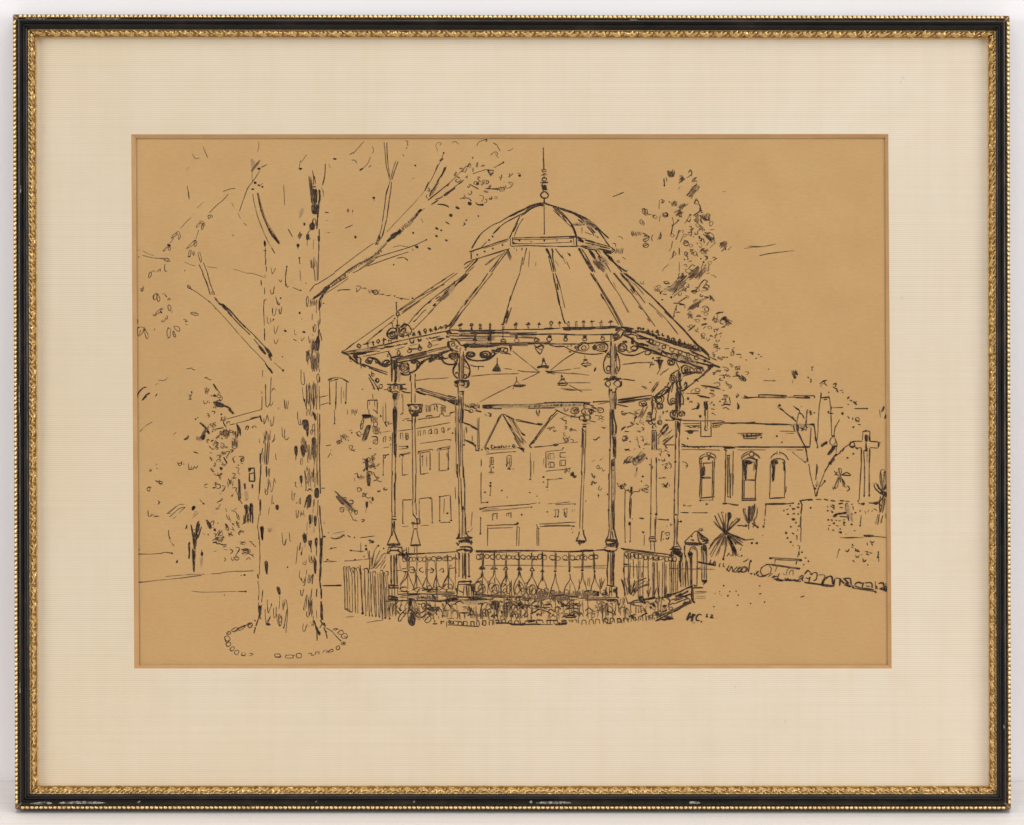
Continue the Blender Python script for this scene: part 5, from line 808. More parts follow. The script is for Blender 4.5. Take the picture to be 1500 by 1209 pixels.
w2 210 268 225 260 240 270/w3 240 265 260 290 250 270/d 215 295 6/d 160 290 12/d 112 305 10/w1.6 70 300 60 290
l w1.4 150 420 148 540/w2.4 150 450 150 520/l w1.6 148 620 142 1000/w2.4 148 650 146 690/g l w1.5 280 400 280 550/l w1.8 275 405 325 400 325 520/l w1.6 300 400 300 500/w3 270 520 275 550/w3 320 540 330 560/w2 280 510 325 505/l w2 295 550 295 620/w2.4 260 622 340 618/g 270 650 330 640/d 285 775 14 16/d 282 820 16 18/l w1.5 290 840 280 950/d 278 955 8 14/d 205 912 14 12/d 450 885 11 10/d 530 985 8/d 862 918 14 6/d 968 970 8
l w1.8 525 385 530 520/l w2 530 380 585 370 590 520/l w1.5 560 400 560 520/w3 515 500 525 540/w3 570 520 585 540/w4 530 570 580 575/w3 550 540 570 575/d 620 572 12 6/w2.4 520 490 570 480
l w1.4 870 330 870 700/w2.4 868 450 868 480/l w1.4 880 460 875 700/d 865 722 16 12/g l 920 450 915 640
l w1.5 1095 320 1200 305 1330 295/w2 1330 295 1350 260/d 1350 262 12 8/l w1.6 1095 320 1100 560/w2.4 1095 500 1100 560/g l 1065 420 1065 520/l w1.8 1130 350 1215 345 1215 420 1130 425 1128 355/l w1.5 1160 360 1160 410/l w1.8 1130 470 1215 475 1220 545 1130 545/w2.6 1130 490 1135 510/l 1160 480 1165 540/l w1.8 1390 330 1305 335 1305 400 1390 400/w2.4 1300 380 1320 400/l w1.8 1300 450 1385 440 1385 520 1300 525 1300 455/l 1320 460 1320 520/l w1.8 1095 605 1230 590 1400 575/w2 1400 580 1460 555/1410 590 1430 620/d 1060 690 16 14/d 1060 765 10/l w1.8 1110 732 1200 725 1310 712/w3 1290 712 1340 712/w3 1110 730 1150 730/l w1.3 1125 740 1125 830/w3 1095 838 1130 838/d 1122 885 6
! 680 600 6
l w1.6 148 700 148 830/w1.8 150 820 215 815/d 205 816 8/l w1.8 140 875 200 860 400 845 580 832/w3 150 870 200 858/d 140 875 9/w2.4 540 836 580 832/l w1.3 580 830 635 822/d 660 822 6/l w1.6 155 895 350 880 590 858/d 592 858 7/l g 150 880 300 870/l w1.5 735 830 850 822 930 812/l w1.5 800 838 900 832 970 830/d 972 831 8 6/d 330 712 8/d 378 772 5/d 184 728 7/d 575 730 9 5/d 640 762 5
l w1.5 248 915 250 970/l w1.8 250 918 290 912 288 965/l 258 920 260 940/d 250 970 5/l w1.5 370 915 375 940/l w1.8 372 915 412 908 410 955/l 390 915 392 940/d 505 925 7 10/l w1.5 785 885 830 880 825 940/l w1.5 805 890 802 945/d 795 942 7/d 822 942 8/l w1.5 865 880 905 870 900 940/l w1.5 878 885 880 940/w2 885 900 890 940/d 893 943 7/d 730 900 8 6/l w1.3 950 880 950 905/d 970 885 4
w3 138 950 150 960/l w1.5 145 950 142 1095/d 142 1092 8/l w2 200 1020 330 1015 470 1012/w3 200 1020 220 1018/w3 440 1010 480 1000/d 470 1000 10/l w1.6 205 1045 350 1040 430 1038/l w1.5 205 1030 205 1200/l w1.5 465 1020 460 1200/l w1.5 485 1035 480 1200/w2 470 1030 480 1040/l w1.8 660 1008 800 1000 980 990/w2.6 640 1040 660 1045/l w1.8 665 1030 800 1025 970 1025/d 960 1026 14 6/l w1.3 640 1040 640 1200/l w1.5 655 1040 655 1200/w2.4 635 1010 645 1035/l w1.3 700 1018 930 1018/d 945 1050 5/d 952 1082 5
#bandstand_tie_beam
w3 0 0 60 20/e 60 15 20 14 0/w4 100 10 150 20/w2 180 40 200 60/w2.4 205 30 225 35 235 60 215 55/w2 240 35 230 60/w3 0 120 60 140/w3 60 140 120 175/l w1.4 15 120 50 130/w3 0 265 90 300/w2.4 60 290 100 325/l 18 150 22 210/w3 15 160 22 190/l 70 230 72 270/w1.8 640 0 632 20 650 55 662 20 660 0/w3 632 15 645 40/w3 655 15 660 30/l w1.6 648 60 648 65/w2 800 0 860 30 940 60 1020 70
#centre_trees
@1.4
840 80 870 75 860 90 900 100 890 125/w2 860 85 895 105/w2 900 120 890 130/920 175 950 165 930 190 970 180 990 190/w2 940 180 980 180/725 170 750 160 750 180 790 150 790 175/w2 740 165 770 155/w2.4 780 180 790 195 810 185/870 240 880 265 900 245 905 260 930 235/w2 900 250 920 280/930 260 960 270 960 290 1000 285/w2.4 870 245 880 270/900 530 920 550 930 520/w3 935 560 960 590/p 940 560 960 545 970 580 990 580 975 605 950 590/w2.4 930 580 950 580/1150 50 1190 60 1180 90 1230 60/w2 1195 50 1220 70/w2 1200 80 1230 90/1210 160 1250 155/w2 1205 155 1240 170/w2.6 1135 260 1150 270 1190 240/w2 1180 250 1195 240/1160 510 1180 490 1190 520 1210 510/w2.4 1165 520 1185 520/1215 520 1220 545 1240 530/g 1190 450 1220 425/g 1120 460 1150 445/w2.4 1120 560 1130 590 1150 600/w2.4 1150 580 1140 605/w2.6 1130 630 1150 650 1165 640/w2.4 1150 640 1140 655/1190 670 1180 700 1200 710 1210 690/d 1180 755 6 9/d 1180 770 4/d 1068 806 5/1080 115 1100 130/w2 1100 100 1160 110/1200 100 1220 105/g 870 65 900 65/g 890 150 910 150
#bandstand_posts
@1.8
e 975 10 36 26 0/e 980 12 16 12 0/o 1040 0 1130 0 1130 30 1090 50 1040 40/w3 1060 10 1070 40/w2.4 1090 5 1110 35 1125 10/w3 1045 30 1060 45/e 1110 20 12 10 0/e 1030 75 24 20 0/e 1085 70 26 24 0/w3 1010 60 1015 90/w3 1100 60 1110 85/w2.4 1050 40 1055 90/w3 1100 0 1160 20/e 1200 10 28 22 0/w4 1040 95 1080 95/w3.4 1040 100 1075 110/w3.6 1040 130 1075 130/d 1056 152 22 9/l w2.4 1038 160 1040 240 1038 340/w3.4 1038 260 1038 330/l w2 1070 170 1065 340/w2.6 1040 170 1060 200/l w1.8 1050 200 1050 400/l w1.8 1038 340 1032 560/l w1.8 1062 340 1058 560/w3 1030 540 1035 580/w2.6 1055 550 1058 570/l w1.6 1035 580 1022 800 1015 1050/l w1.6 1055 570 1045 800 1040 1060/w2.4 1018 880 1020 900/d 1048 1066 7/w2.4 1012 1070 1005 1110 985 1150/w2.4 1045 1060 1055 1110 1075 1155/w3.4 980 1155 1070 1158/w2.4 985 1130 1000 1140/w5 1000 1175 1060 1165/d 1065 1125 6/w3 1010 1180 1020 1195
l w2.4 1282 0 1285 340/w4 1300 0 1305 260/w3 1310 0 1320 80 1335 150 1330 220/w2.4 1310 130 1312 240 1325 200/g w6 1320 200 1322 420/w4.4 1325 240 1328 340/w4 1310 240 1318 420/l w2.4 1330 340 1330 430/w2.4 1325 430 1310 440/l w2 1282 340 1275 600 1270 900 1275 1060/d 1280 357 9/w2.6 1272 560 1270 620/d 1258 746 7/d 1270 887 10/w6 1302 440 1306 600/w5 1308 580 1312 720/w3 1310 720 1305 900 1310 1060/l w1.8 1295 460 1295 900/l w1.8 1322 430 1325 600/w2.4 1325 560 1322 800/w4.4 1305 860 1303 900/g w6 1310 500 1310 800/l w1.6 1292 900 1290 1080/l w2.4 1318 800 1318 1060/w2.6 1275 1050 1265 1110 1245 1150/w3 1318 1050 1330 1110 1345 1150/w2.4 1290 1070 1285 1140/w3 1300 1070 1310 1140/w4 1240 1150 1290 1140/w4 1290 1145 1350 1150/w5 1245 1190 1350 1185/w3.4 1240 1160 1260 1190/p 1270 1180 1350 1165 1350 1200 1280 1200/w2 1280 1160 1350 1165
#centre_trees
1380 20 1400 50 1440 30 1490 40/w2.4 1380 20 1400 15/w2.4 1380 185 1420 150/w2 1410 190 1450 195/1430 160 1480 140/w2 1390 250 1400 280 1430 240 1440 260/w2.6 1395 240 1430 230/w2 1450 280 1465 285/1410 355 1430 360 1440 350 1460 365/w2.4 1410 350 1450 355/1400 480 1440 420 1420 470 1480 410/w4 1430 470 1470 460/p 1480 430 1500 425 1500 490 1485 485/d 1348 652 6/1370 660 1380 700 1390 670 1410 700/w2 1400 680 1430 660/d 1410 655 8
l w1.6 1415 700 1410 960 1415 1170/w2.4 1412 940 1415 990/d 1415 1165 7/w3.4 1475 680 1465 760/w2.6 1460 760 1450 900/w2.4 1470 780 1460 950/w3 1455 900 1460 960/d 1480 962 5/d 1455 1005 12 16/l w1.6 1460 1010 1460 1160/d 1458 1160 7/1430 720 1445 700 1450 730 1470 700/w2.4 1480 740 1490 720
! 680 780 6
#bandstand_railing
@1.7
l w3 100 165 400 162 660 162/w3 100 162 150 165/l w2.4 660 162 900 170 1130 160/w3.4 930 172 1060 168/w3.4 1020 160 1140 162/d 1125 160 10/l w1.8 1140 160 1240 150/w3 1170 155 1240 158/l w1.4 100 175 500 178/l w1.5 180 292 400 290 700 290/l w1.3 700 295 1000 300 1260 292/l w1.3 960 310 1260 315/w2 1060 300 1120 300
e 125 215 18 22 0/w3 120 200 150 195/e 155 210 18 20 0/w2.4 120 240 160 235/e 200 212 20 18 10/e 250 218 22 20 0/w3 235 230 260 240/e 300 215 18 24 20/e 345 218 20 20 0/w3 325 230 360 240/e 395 220 18 18 0/e 430 222 15 14 0/e 470 218 22 22 0/w3 450 235 490 240/e 515 218 20 18 0/w2.4 500 230 540 240/e 565 222 16 16 0/e 600 225 20 18 0/w3 590 230 640 240/e 630 225 16 14 0/e 665 215 18 24 20/e 705 220 20 22 0/w3 690 200 720 205/e 775 222 24 22 0/w2.4 760 235 800 245/e 825 230 20 16 0/e 885 225 22 22 0/w3 870 240 910 245/e 950 225 22 20 0/e 1000 225 18 20 20/w2.4 960 240 1000 240/e 1035 220 18 24 20/w2.4 1020 200 1060 195/e 1065 225 14 18 0/e 1115 220 20 20 0/e 1160 215 16 18 0/w2.4 1100 200 1170 200
#railing_balusters
@1.4
l w1.8 155 170 160 300/l w1.8 170 180 168 310/l w1.6 262 175 262 310/l w1.6 270 180 270 320/w2.4 262 175 270 200/l w1.8 370 180 372 320/l w1.6 362 240 360 320/l w1.8 482 175 485 300/w3 478 175 480 220/l w1.6 475 230 478 310/l w1.8 595 175 592 320/w2.6 590 180 595 220/l w1.5 602 230 600 320/l w1.8 685 170 685 310/w2 690 175 692 320/l w1.8 800 175 798 330/l w1.6 810 180 808 330/l w1.8 918 175 922 340/l w1.6 930 180 930 340/l w2.2 1040 165 1035 330/l w1.6 1048 175 1045 330/l w1.8 1140 170 1145 340/w2.6 1140 230 1150 300/l w1.5 1135 180 1135 330
w4 130 318 185 318/p 135 310 160 285 180 310/w2.4 155 320 158 350/w3 230 322 295 322/w2 240 322 262 300 290 322/w2.6 340 330 385 328/w2.4 345 320 370 305 385 322/p 460 330 485 300 510 328 500 335 470 335/w3 575 338 620 338/w2.4 580 335 595 310 615 335/w3.4 670 345 705 345/p 675 340 688 315 700 340/w3 788 340 812 340/d 800 345 8/d 925 340 12 10/d 1038 335 14 9/d 1145 342 10
w2 158 340 155 380 120 420 95 460/165 350 170 390 200 430 210 470 205 540/w2.4 150 360 150 400/w2 95 460 90 500 110 540/160 350 160 470/w2 262 330 255 380 225 430 210 480/270 330 275 390 300 430 320 480 315 540/w2.4 265 400 270 450/w2 370 330 362 390 335 440 320 490 330 540/372 330 380 400 410 460 415 550/w3 370 380 368 440/w2 360 340 365 400/w2 482 320 480 380 450 430 435 490 445 550/485 330 500 390 530 450 540 500 520 555/w3.4 482 420 482 490/w2.4 490 350 500 400/478 340 470 400/w2 595 340 590 390 560 440 545 490 560 550/600 350 605 400 630 450 640 500 630 555/w3 600 350 590 380/w2 687 350 680 410 655 460 640 520/692 350 695 400 715 450 730 510/w3 685 390 690 430/w2 800 360 790 420 770 480 755 540/805 360 810 430 830 490 850 580/w2 925 360 930 410 890 480 870 560/932 370 940 420 970 480 990 580/w2 1035 350 1030 420 1010 470 1000 540/1042 350 1050 430 1070 480 1085 560/w2 1145 350 1140 420 1120 470 1110 540/1150 370 1160 430 1190 490 1200 540
@1.6
e 120 480 30 40 20/e 155 500 30 40 0/w2 100 440 150 430 160 460/e 150 510 20 25 0/w2.4 100 540 150 500 190 480/e 240 480 25 40 0/e 275 500 30 40 20/w2 230 500 270 460 290 520/e 265 530 30 20 0/e 350 490 25 40 0/e 360 520 18 25 0/w2.4 340 480 370 450/e 390 500 20 40 10/e 470 500 22 45 20/e 500 480 20 45 -20/e 520 520 20 30 0/e 575 510 25 40 20/e 600 510 30 45 0/e 565 520 15 25 0/e 610 520 20 30 0/e 660 520 24 26 0/e 690 530 30 26 0/w2 640 470 660 500/e 720 510 18 20 0/u 640 510 80 50 6/w2 200 440 230 430/w2 400 430 410 460/w2 530 450 560 440/e 85 490 10 40 0
u 720 515 160 60 9/g u 830 525 180 55 10/u 960 515 140 60 7/g u 1050 515 130 60 8/e 780 530 20 20 0/e 900 530 20 25 0/e 1000 540 20 20 0/w2.4 740 560 900 550/w3 900 560 1000 570/w3 1060 520 1100 510/w3 1130 520 1190 525/w4 1140 540 1180 545/e 1110 530 26 20 0/e 1160 540 24 18 0/w3 1200 540 1250 550/e 1235 545 20 18 0/w4 1170 520 1180 560/w2.4 1240 500 1260 540/w3 1220 510 1240 515
1010 410 1015 500/1090 400 1085 470/1105 400 1100 480/w1.4 1060 420 1070 470/1190 410 1195 480/1205 400 1200 500/1235 410 1200 500/1215 430 1210 480
#bandstand_base
@1.9
w3.4 90 545 160 550 260 560/w3.4 160 545 200 552/w4 200 555 400 560/l w2 90 560 300 570 500 575/l w2.4 400 560 540 570/g w3.4 100 555 540 565/l w1.8 0 570 80 575/w4 0 570 60 570/p 50 570 80 565 82 600 50 600/w5 80 580 170 580/l w2 80 595 250 590/l w1.6 0 600 90 600/g w6 20 615 180 615/w2.4 170 580 220 590/d 378 588 10/l w1.8 540 580 800 585/l w1.6 800 590 1000 592/l w2.6 1060 595 1250 590/w2.4 1140 595 1340 590/l w2 1000 580 1250 575
l w1.4 415 420 420 700/l w1.4 400 440 400 690/l w1.4 460 560 465 700/l w1.4 680 560 680 740/l w1.4 800 580 805 700/l w1.4 930 450 925 740/l w1.4 1085 560 1090 760/l w1.4 370 600 378 720/l w1.4 1015 600 1015 740/l w1.4 160 430 160 560/l 350 570 355 740/l 490 590 495 740/l 960 590 962 740
#bandstand_posts
@1.9
w3 1240 75 1350 75/w2 1280 80 1350 80/p 1250 90 1280 110 1350 90 1350 130 1330 125 1270 115 1250 100/w2 1230 140 1260 125 1320 130/w2.4 1225 145 1250 165 1320 165 1345 145/w3.4 1230 150 1260 160/w3.4 1330 130 1350 140/w5 1255 165 1320 168/l w2.4 1265 170 1260 320/w3.4 1265 180 1265 260/l w2 1258 320 1260 470/w3.4 1255 320 1258 400/l w1.6 1285 170 1285 460/l w2 1300 170 1295 460/w4 1312 175 1310 320/w4 1310 320 1312 470/l w2 1322 180 1315 330/w2 1280 480 1330 475/w3 1250 465 1310 470/w2 1250 480 1250 500/w3 1250 480 1240 540/w4 1240 530 1260 560/w3 1335 480 1340 570/w4.4 1310 510 1325 500/p 1310 500 1330 495 1330 530 1310 525/w3 1340 480 1350 500/w2.4 1280 480 1275 560/w2 1295 480 1298 560/w5 1285 515 1285 530/w3 1340 560 1360 580/w2 1240 575 1360 572/l w3 1250 590 1350 592/w4.4 1250 600 1320 602/w3 1350 595 1350 640/w2.4 1250 620 1258 700/w2.6 1260 690 1300 710/w3 1320 700 1330 730/l w1.8 1262 620 1265 730/l w1.8 1335 620 1325 720/d 1290 625 6/l w1.5 1300 610 1305 760/w2.4 1270 710 1260 730/w1.4 1210 600 1215 760/w1.4 1240 640 1245 760/l w1.6 1160 690 1250 655
l w2 0 180 0 380/l w2.4 10 175 10 410/l w2 40 180 42 390/d 42 388 10/w3.4 0 165 70 160/w3 20 130 70 135/w3.4 60 130 70 160 50 180/w5 0 50 60 45/w4.4 0 75 65 95/w3.4 60 70 70 95/l w2.4 0 435 55 432/d 55 433 13 11/w2 0 455 80 460/w2.6 65 460 80 540/l w1.8 20 460 30 560/l w1.8 40 460 42 570/w2.4 80 460 80 580
! 700 860 10
#flowerbed_plants
@1.7
p 215 205 310 210 320 260 290 330 200 320 180 290/p 260 330 300 320 295 380 270 380/w4 140 340 180 320/w2.4 140 340 150 440/w3 210 430 290 410/w2.6 270 380 280 440/d 230 440 14/w3 230 420 260 410/w3 320 200 360 220/w3 340 230 370 220/w3 330 340 380 380/d 350 370 16 12/w3 350 380 360 430/w2 60 220 50 370 130 380/w4 40 360 70 390/w3.4 0 250 70 240/g w6 0 230 90 220/w2.4 60 380 90 430/w2 120 390 130 440/w2.6 190 440 240 390/w2 320 420 360 440
390 240 450 225 520 210 590 240/370 260 460 240 560 240 620 270/380 290 460 260 560 260/w2.4 360 290 420 285/w2.4 360 320 440 320/w2 400 190 500 180/540 280 550 300/p 590 230 640 220 660 260 680 270 690 300 640 310 600 290/w3 580 280 640 260/w3.4 600 320 640 290/w4 640 310 680 320/w3 620 210 650 240/w3 640 250 700 270/w3 690 240 730 290/o 740 270 790 260 810 220 880 215 870 260 830 290 880 300 830 320 770 310/w4 800 240 850 200/w4.4 830 280 900 290/w3 860 330 900 330/w2 690 280 720 330/w3 720 260 760 280
w2.4 770 390 830 370 870 340/w2.4 850 350 890 340/w2 860 300 950 300 1020 330/w2.4 880 320 960 340/p 970 260 1050 235 1070 260 1000 275/w2.4 1070 250 1090 310/p 940 345 1010 350 1080 390 1060 405 1020 375/w3 860 420 880 390 920 420/w2.4 880 400 870 430/w2.4 960 300 1060 300/w2 1000 220 1080 220/w3.4 1120 370 1140 340/w2.4 1085 430 1110 390 1100 420 1140 430/w2.6 1170 420 1190 390/w2 1210 400 1240 370/w3 1170 200 1190 250/w3 1200 210 1220 260/w3.4 1220 200 1240 280/w3.4 1250 230 1260 290/w4 1260 250 1290 280/w2 1280 280 1340 210 1420 190/w2.4 1300 290 1380 250 1480 245/w2 1310 310 1400 270 1500 280/w2.4 1280 330 1380 310 1480 320/w2.4 1290 290 1330 220/w3 1220 290 1260 290
w2.4 1250 440 1340 420 1450 430/w3 1280 450 1440 445/w2 1270 425 1420 405/w3 1340 410 1420 420/w2.4 1480 320 1490 400/w2.2 520 430 500 410/w2 470 370 470 440/480 370 500 420/w3 500 440 520 400/w2 540 370 560 460/e 550 380 20 30 0/w2.4 580 380 600 440/620 360 640 440/w2.4 690 380 690 440 740 410/w2.4 650 430 680 400/w1.8 400 350 410 440/w1.6 430 300 435 440/640 330 630 420/w2 690 330 700 400/w3 640 440 640 460/w3 680 450 690 430/u 640 130 270 80 9/g u 900 130 230 70 9/u 1080 140 160 80 7/g u 1180 150 140 70 7/w2 900 210 1000 180/w2 670 150 720 200 780 150/w2.4 820 190 830 180
#bed_kerb_stones
@1.8
w2.6 70 500 65 560/w2.4 75 500 110 495 115 560 70 555/w2.4 170 490 165 560/w2.4 170 495 210 485 215 560/w2.4 230 480 235 540/w3 250 490 300 490 310 520/w3 270 540 330 525/w2.4 340 480 345 530/o 360 480 400 480 405 520 360 520/w4 260 520 340 535/w3.4 330 530 440 530 520 560/e 470 515 24 20 0/w2.6 450 520 490 540/o 540 500 590 500 600 540 545 540/w4.6 490 545 600 550/w2.4 620 490 625 550/w4.6 600 555 700 545/w4 640 540 700 535/w2 690 500 690 530/w3.4 700 500 840 490/w3.4 750 500 840 500/w2.4 730 520 800 510/w2.4 850 490 870 530 850 520/w3 860 485 940 490/w2 940 480 960 530/w2.4 700 550 800 545 920 545/l w2 500 560 800 552 1100 550/w3.4 1000 490 1080 490/w2.6 1015 490 1015 540/w2.4 1060 490 1060 540/w3 1080 490 1170 490/w2.4 1110 490 1120 540/w2.4 1160 485 1180 540/w2.6 1180 540 1200 520/o 1230 490 1280 490 1290 530 1240 535/w4.4 1130 550 1300 540/w3.4 1230 530 1310 530/w3 1240 510 1300 490/w2.4 1330 480 1360 510/w2.4 1360 480 1400 500/w2.4 1380 490 1380 520/w2.4 1410 480 1440 480 1445 520/w2.4 1470 480 1475 530
l w1.5 230 440 235 560/l w1.5 150 440 155 480/l w1.5 420 440 425 480
! 880 200 6
#poplar_tree
@1.5
w1.2 1260 985 1330 975 1420 970 1540 945/w1.8 1395 1048 1480 1030 1640 1010/g 1640 1010 1700 1005/w1.3 1300 965 1420 970/g 1070 485 1100 485
590 300 600 350 640 350 650 310/w2 600 310 605 350 620 310 640 355/u 585 300 60 55 5/w3 610 345 640 350/w2.6 555 370 560 430/w2 575 360 582 395/d 560 432 7/690 350 720 350 710 390 690 410/w2 695 380 720 360 740 380/e 710 380 14 20 20/685 400 690 415/g 680 465 700 440/w1.8 770 320 790 295 800 330 775 350/755 365 780 350/800 340 800 350/w2 800 400 820 370 845 360/w2 820 390 850 395/810 405 840 360
o w1.6 790 470 820 435 855 430 850 470 800 480/g w5 780 500 830 450/g w4 760 520 790 480/g 810 520 790 550/820 590 840 545 860 580/o 825 590 845 560 860 590/w2 860 590 875 620 865 660 820 690/525 560 545 555 540 590 560 570/w2 530 585 560 560/d 602 577 6/u 620 570 50 40 4/w2 630 600 660 570/w2 640 610 670 600/g 515 560 512 640
g w4 695 605 740 600/w4.4 705 610 735 605/w3 735 600 710 640/g w2 770 590 700 640 640 670/w2 680 660 700 650 690 680 715 685 690 710/w2 680 690 715 710/w2.6 670 735 690 735/o w1.6 365 640 385 635 395 680 375 680/o 380 640 410 650 405 690 390 690/w2 400 670 430 690/430 690 450 680/w1.8 450 700 475 690 455 715/545 680 580 670 590 700 560 710/w3.4 550 690 585 695/e 565 690 22 18 20/g 525 690 515 750/o 345 740 360 730 365 770 350 765/365 740 382 760 375 785
u 270 840 90 40 5/w2 270 860 290 840/w2 370 850 410 870 380 880/w2.4 380 870 430 880/e 400 900 30 18 -40/w2.4 380 910 430 880/o w1.6 370 960 390 940 420 950 410 975 385 975/380 920 420 960/w2.4 375 965 410 950/w2 460 865 445 890 455 920/w3 525 845 530 880 515 905/g 530 840 500 910
630 710 640 760 640 780/w2.6 632 775 630 800/w2 630 800 620 855/d 632 782 8/d 620 852 6/640 780 690 735/w2 740 765 770 715/w2.4 760 740 780 750 790 725/d 787 690 9/770 700 790 715/o 825 740 850 715 855 745 835 750/w2.4 830 745 860 760/w2.4 870 690 900 720 920 690/o w1.6 890 700 950 680 955 720 920 740/w3 880 710 960 740/u 870 690 90 50 6/950 770 970 745 990 760 970 790/w2 955 775 965 790/960 820 1000 815/w2 765 850 800 840 790 880/w2 760 860 790 870/w2 790 840 815 805/860 830 880 800 900 820/w2 870 825 905 800/910 850 930 840/d 815 880 4
o w1.6 930 860 960 845 990 870 995 910 960 900/w3 940 880 1000 900/w2.4 960 880 970 920/w2.4 920 850 960 850/865 900 890 895 880 930/w2 870 920 900 900 910 940/d 850 940 6/930 960 950 930/960 980 1000 940/w2.4 1000 930 1005 945/o w1.6 1050 940 1090 930 1105 970 1060 960/w2 1040 970 1080 940 1100 1000/w2 1060 1010 1100 980/w1.4 1120 1000 1150 965/e 750 940 22 20 0/w2.4 730 940 770 930/w2 740 960 770 960/730 910 770 930
w3 690 820 680 860/w2.6 680 860 660 910/w1.6 720 880 700 930/w2 690 980 690 1040/w3 690 990 690 1030/w2 630 920 620 980/g 620 980 600 1010/w3 645 1005 632 1055/d 632 1060 7/g 640 1050 610 1080/740 1020 760 1030 745 1050 770 1060/e 750 1030 14 16 0/w2 760 1050 770 1080/d 735 1080 7/d 765 1080 5/e 830 1030 16 18 30/w2 840 1030 855 1055/880 990 910 985 900 1010 940 990/w2 900 1020 950 1000/w2.4 910 1050 940 1060 920 1090/w3 925 1060 940 1080/d 880 1075 6/d 905 1105 8/980 1070 1000 1060 1015 1080/w2 990 1090 1020 1070/950 1120 950 1160 940 1190/900 1110 880 1170/o w1.6 885 1200 905 1165 915 1175 905 1200/770 1165 800 1130 830 1140/w2 780 1170 820 1180/w2.4 810 1190 840 1190/g 690 1100 690 1190/g 600 1120 545 1170/d 545 1180 4
! 880 400 6
p 700 50 720 15 735 20 735 40 710 60/p 780 30 810 5 835 0 830 15 800 45/w4 770 40 830 10/w2.4 860 30 900 0/w2 690 0 680 50/670 50 700 30/w2 930 5 960 0/w2.4 1000 30 1015 38/970 20 1000 20/p 670 100 700 85 710 110 690 130/p 590 150 650 130 690 150 640 165/g p 600 120 690 100 700 140 650 170 600 160/w4.4 640 150 690 110/w3 585 125 610 118/w2.4 640 175 670 140/w2.4 660 80 690 70/550 75 580 95 600 80/w2 560 90 610 95/e 575 85 18 14 0/480 120 510 110/u 470 130 50 40 4/d 525 180 8/w2.6 545 185 580 190/w3 520 170 545 160/d 620 215 9 11/d 540 236 10 6/345 75 360 95 380 95/w1.4 375 70 380 100/u 715 130 40 40 3/w2 720 155 745 150/w1.8 790 160 830 165 850 130/e 820 165 20 14 10/w2.4 800 155 850 165/w1.6 830 130 870 120/w2 860 130 880 90 910 60/w2.4 910 60 940 75 920 95/900 120 930 100 950 120/e 930 120 25 14 0/w2 890 130 940 140/g 880 160 950 150
w2 670 280 650 340 635 400/w2.4 660 310 665 330/w2 640 265 700 270 740 285/w2.4 680 260 760 210/w2 690 280 740 280/w2 740 290 740 310/w2 660 350 680 345 700 345/w2.4 640 390 650 370/w2 670 340 690 350/w2 880 210 900 205/w3 910 210 950 215/p 955 195 985 215 975 235 960 215/w3 970 200 960 240/g 860 240 950 220/p 780 300 850 255 865 290 830 300/w4 770 315 850 270/g w4 770 320 780 310/w3 820 290 860 300/w1.8 890 305 920 290 950 310 945 340/e 930 320 20 18 0/g 880 340 920 345/770 350 790 340 790 390/u 770 360 40 40 3/w2 780 370 800 390/840 380 870 370 880 390/w2 840 385 880 380/900 400 930 400 915 415/d 910 405 6/820 410 840 410
o 1000 400 1020 400 1015 435 995 425/w2 1010 360 1040 345 1075 350/w2 1020 360 1080 340/p 1060 400 1100 380 1100 420 1075 410/w2.4 1050 420 1110 390/w2.4 1080 380 1105 440/w1.8 1060 400 1050 440 1080 450/1060 480 1100 460 1110 440/w2.4 1060 480 1090 475/1125 430 1140 440/w2 1000 380 980 420/g 1030 400 1020 350
w1.6 760 470 800 480 830 460/w2.4 770 510 830 460/w3 780 500 800 480/820 500 855 500 850 480/w2 830 510 860 520/880 460 910 445 940 450/w2 890 460 930 450/w1.8 925 470 900 490/w2.4 880 550 900 570/w3 880 545 890 540/w3 905 580 910 560/920 590 935 570/w2 935 600 960 580/g w3 885 580 900 560/w2.4 960 560 975 550/w2.4 960 545 985 560/1000 550 1030 540/w2 1010 560 1020 530/g w3 990 500 1040 490/w2.4 1020 510 1030 500/w3 1040 540 1065 525/w2 1050 560 1060 555/w3 1035 600 1045 590/w1.8 1000 620 990 640/990 660 1030 640 1010 670/w2 1000 640 1020 650/w2.4 1040 670 1050 660/g w2 1030 680 1010 690/w2.4 1000 630 1030 630/d 1000 515 6/d 1170 604 8
w1.8 1140 700 1170 685/w1.4 1090 665 1130 665/w2 1190 715 1235 718/w2.4 1200 712 1220 718/d 1170 658 6 4/d 1112 742 8 5/d 1232 742 7 5/d 1278 765 7 4/w2.4 1305 700 1340 700 1330 720/w2 1310 695 1330 715/w1.6 1380 715 1400 720/d 1365 750 6/d 1410 735 8 4
w1.4 1065 825 1110 835 1125 855 1100 870/w2 1085 850 1120 860/1140 820 1160 830/1180 830 1220 820/u 1175 820 50 40 3/w2.2 1190 850 1220 840/1265 870 1300 870 1290 895 1275 895/w2 1160 910 1200 905/w3 1190 905 1220 910/w4 1200 890 1240 930/p 1240 920 1280 935 1270 955 1245 945/w3 1235 900 1275 930/1210 920 1240 950/w1.4 1040 900 1100 895/d 1473 845 4
w1.8 990 970 1040 965 1045 990 1010 1000/p 880 990 920 988 1000 1000 1060 1025 1000 1015/w2.6 890 992 1040 1015/w1.8 1070 1030 1090 1035/1110 975 1150 990 1140 1015 1120 1010/w2 1120 990 1150 1010/e 850 1030 22 16 10/w2.4 790 1058 870 1060/w1.4 750 1060 790 1060/w2.6 845 1075 960 1100/w2 870 1090 960 1095/w1.6 950 1060 990 1060 1000 1080 970 1085/w2.2 960 1050 985 1070/w1.6 810 1020 790 1050
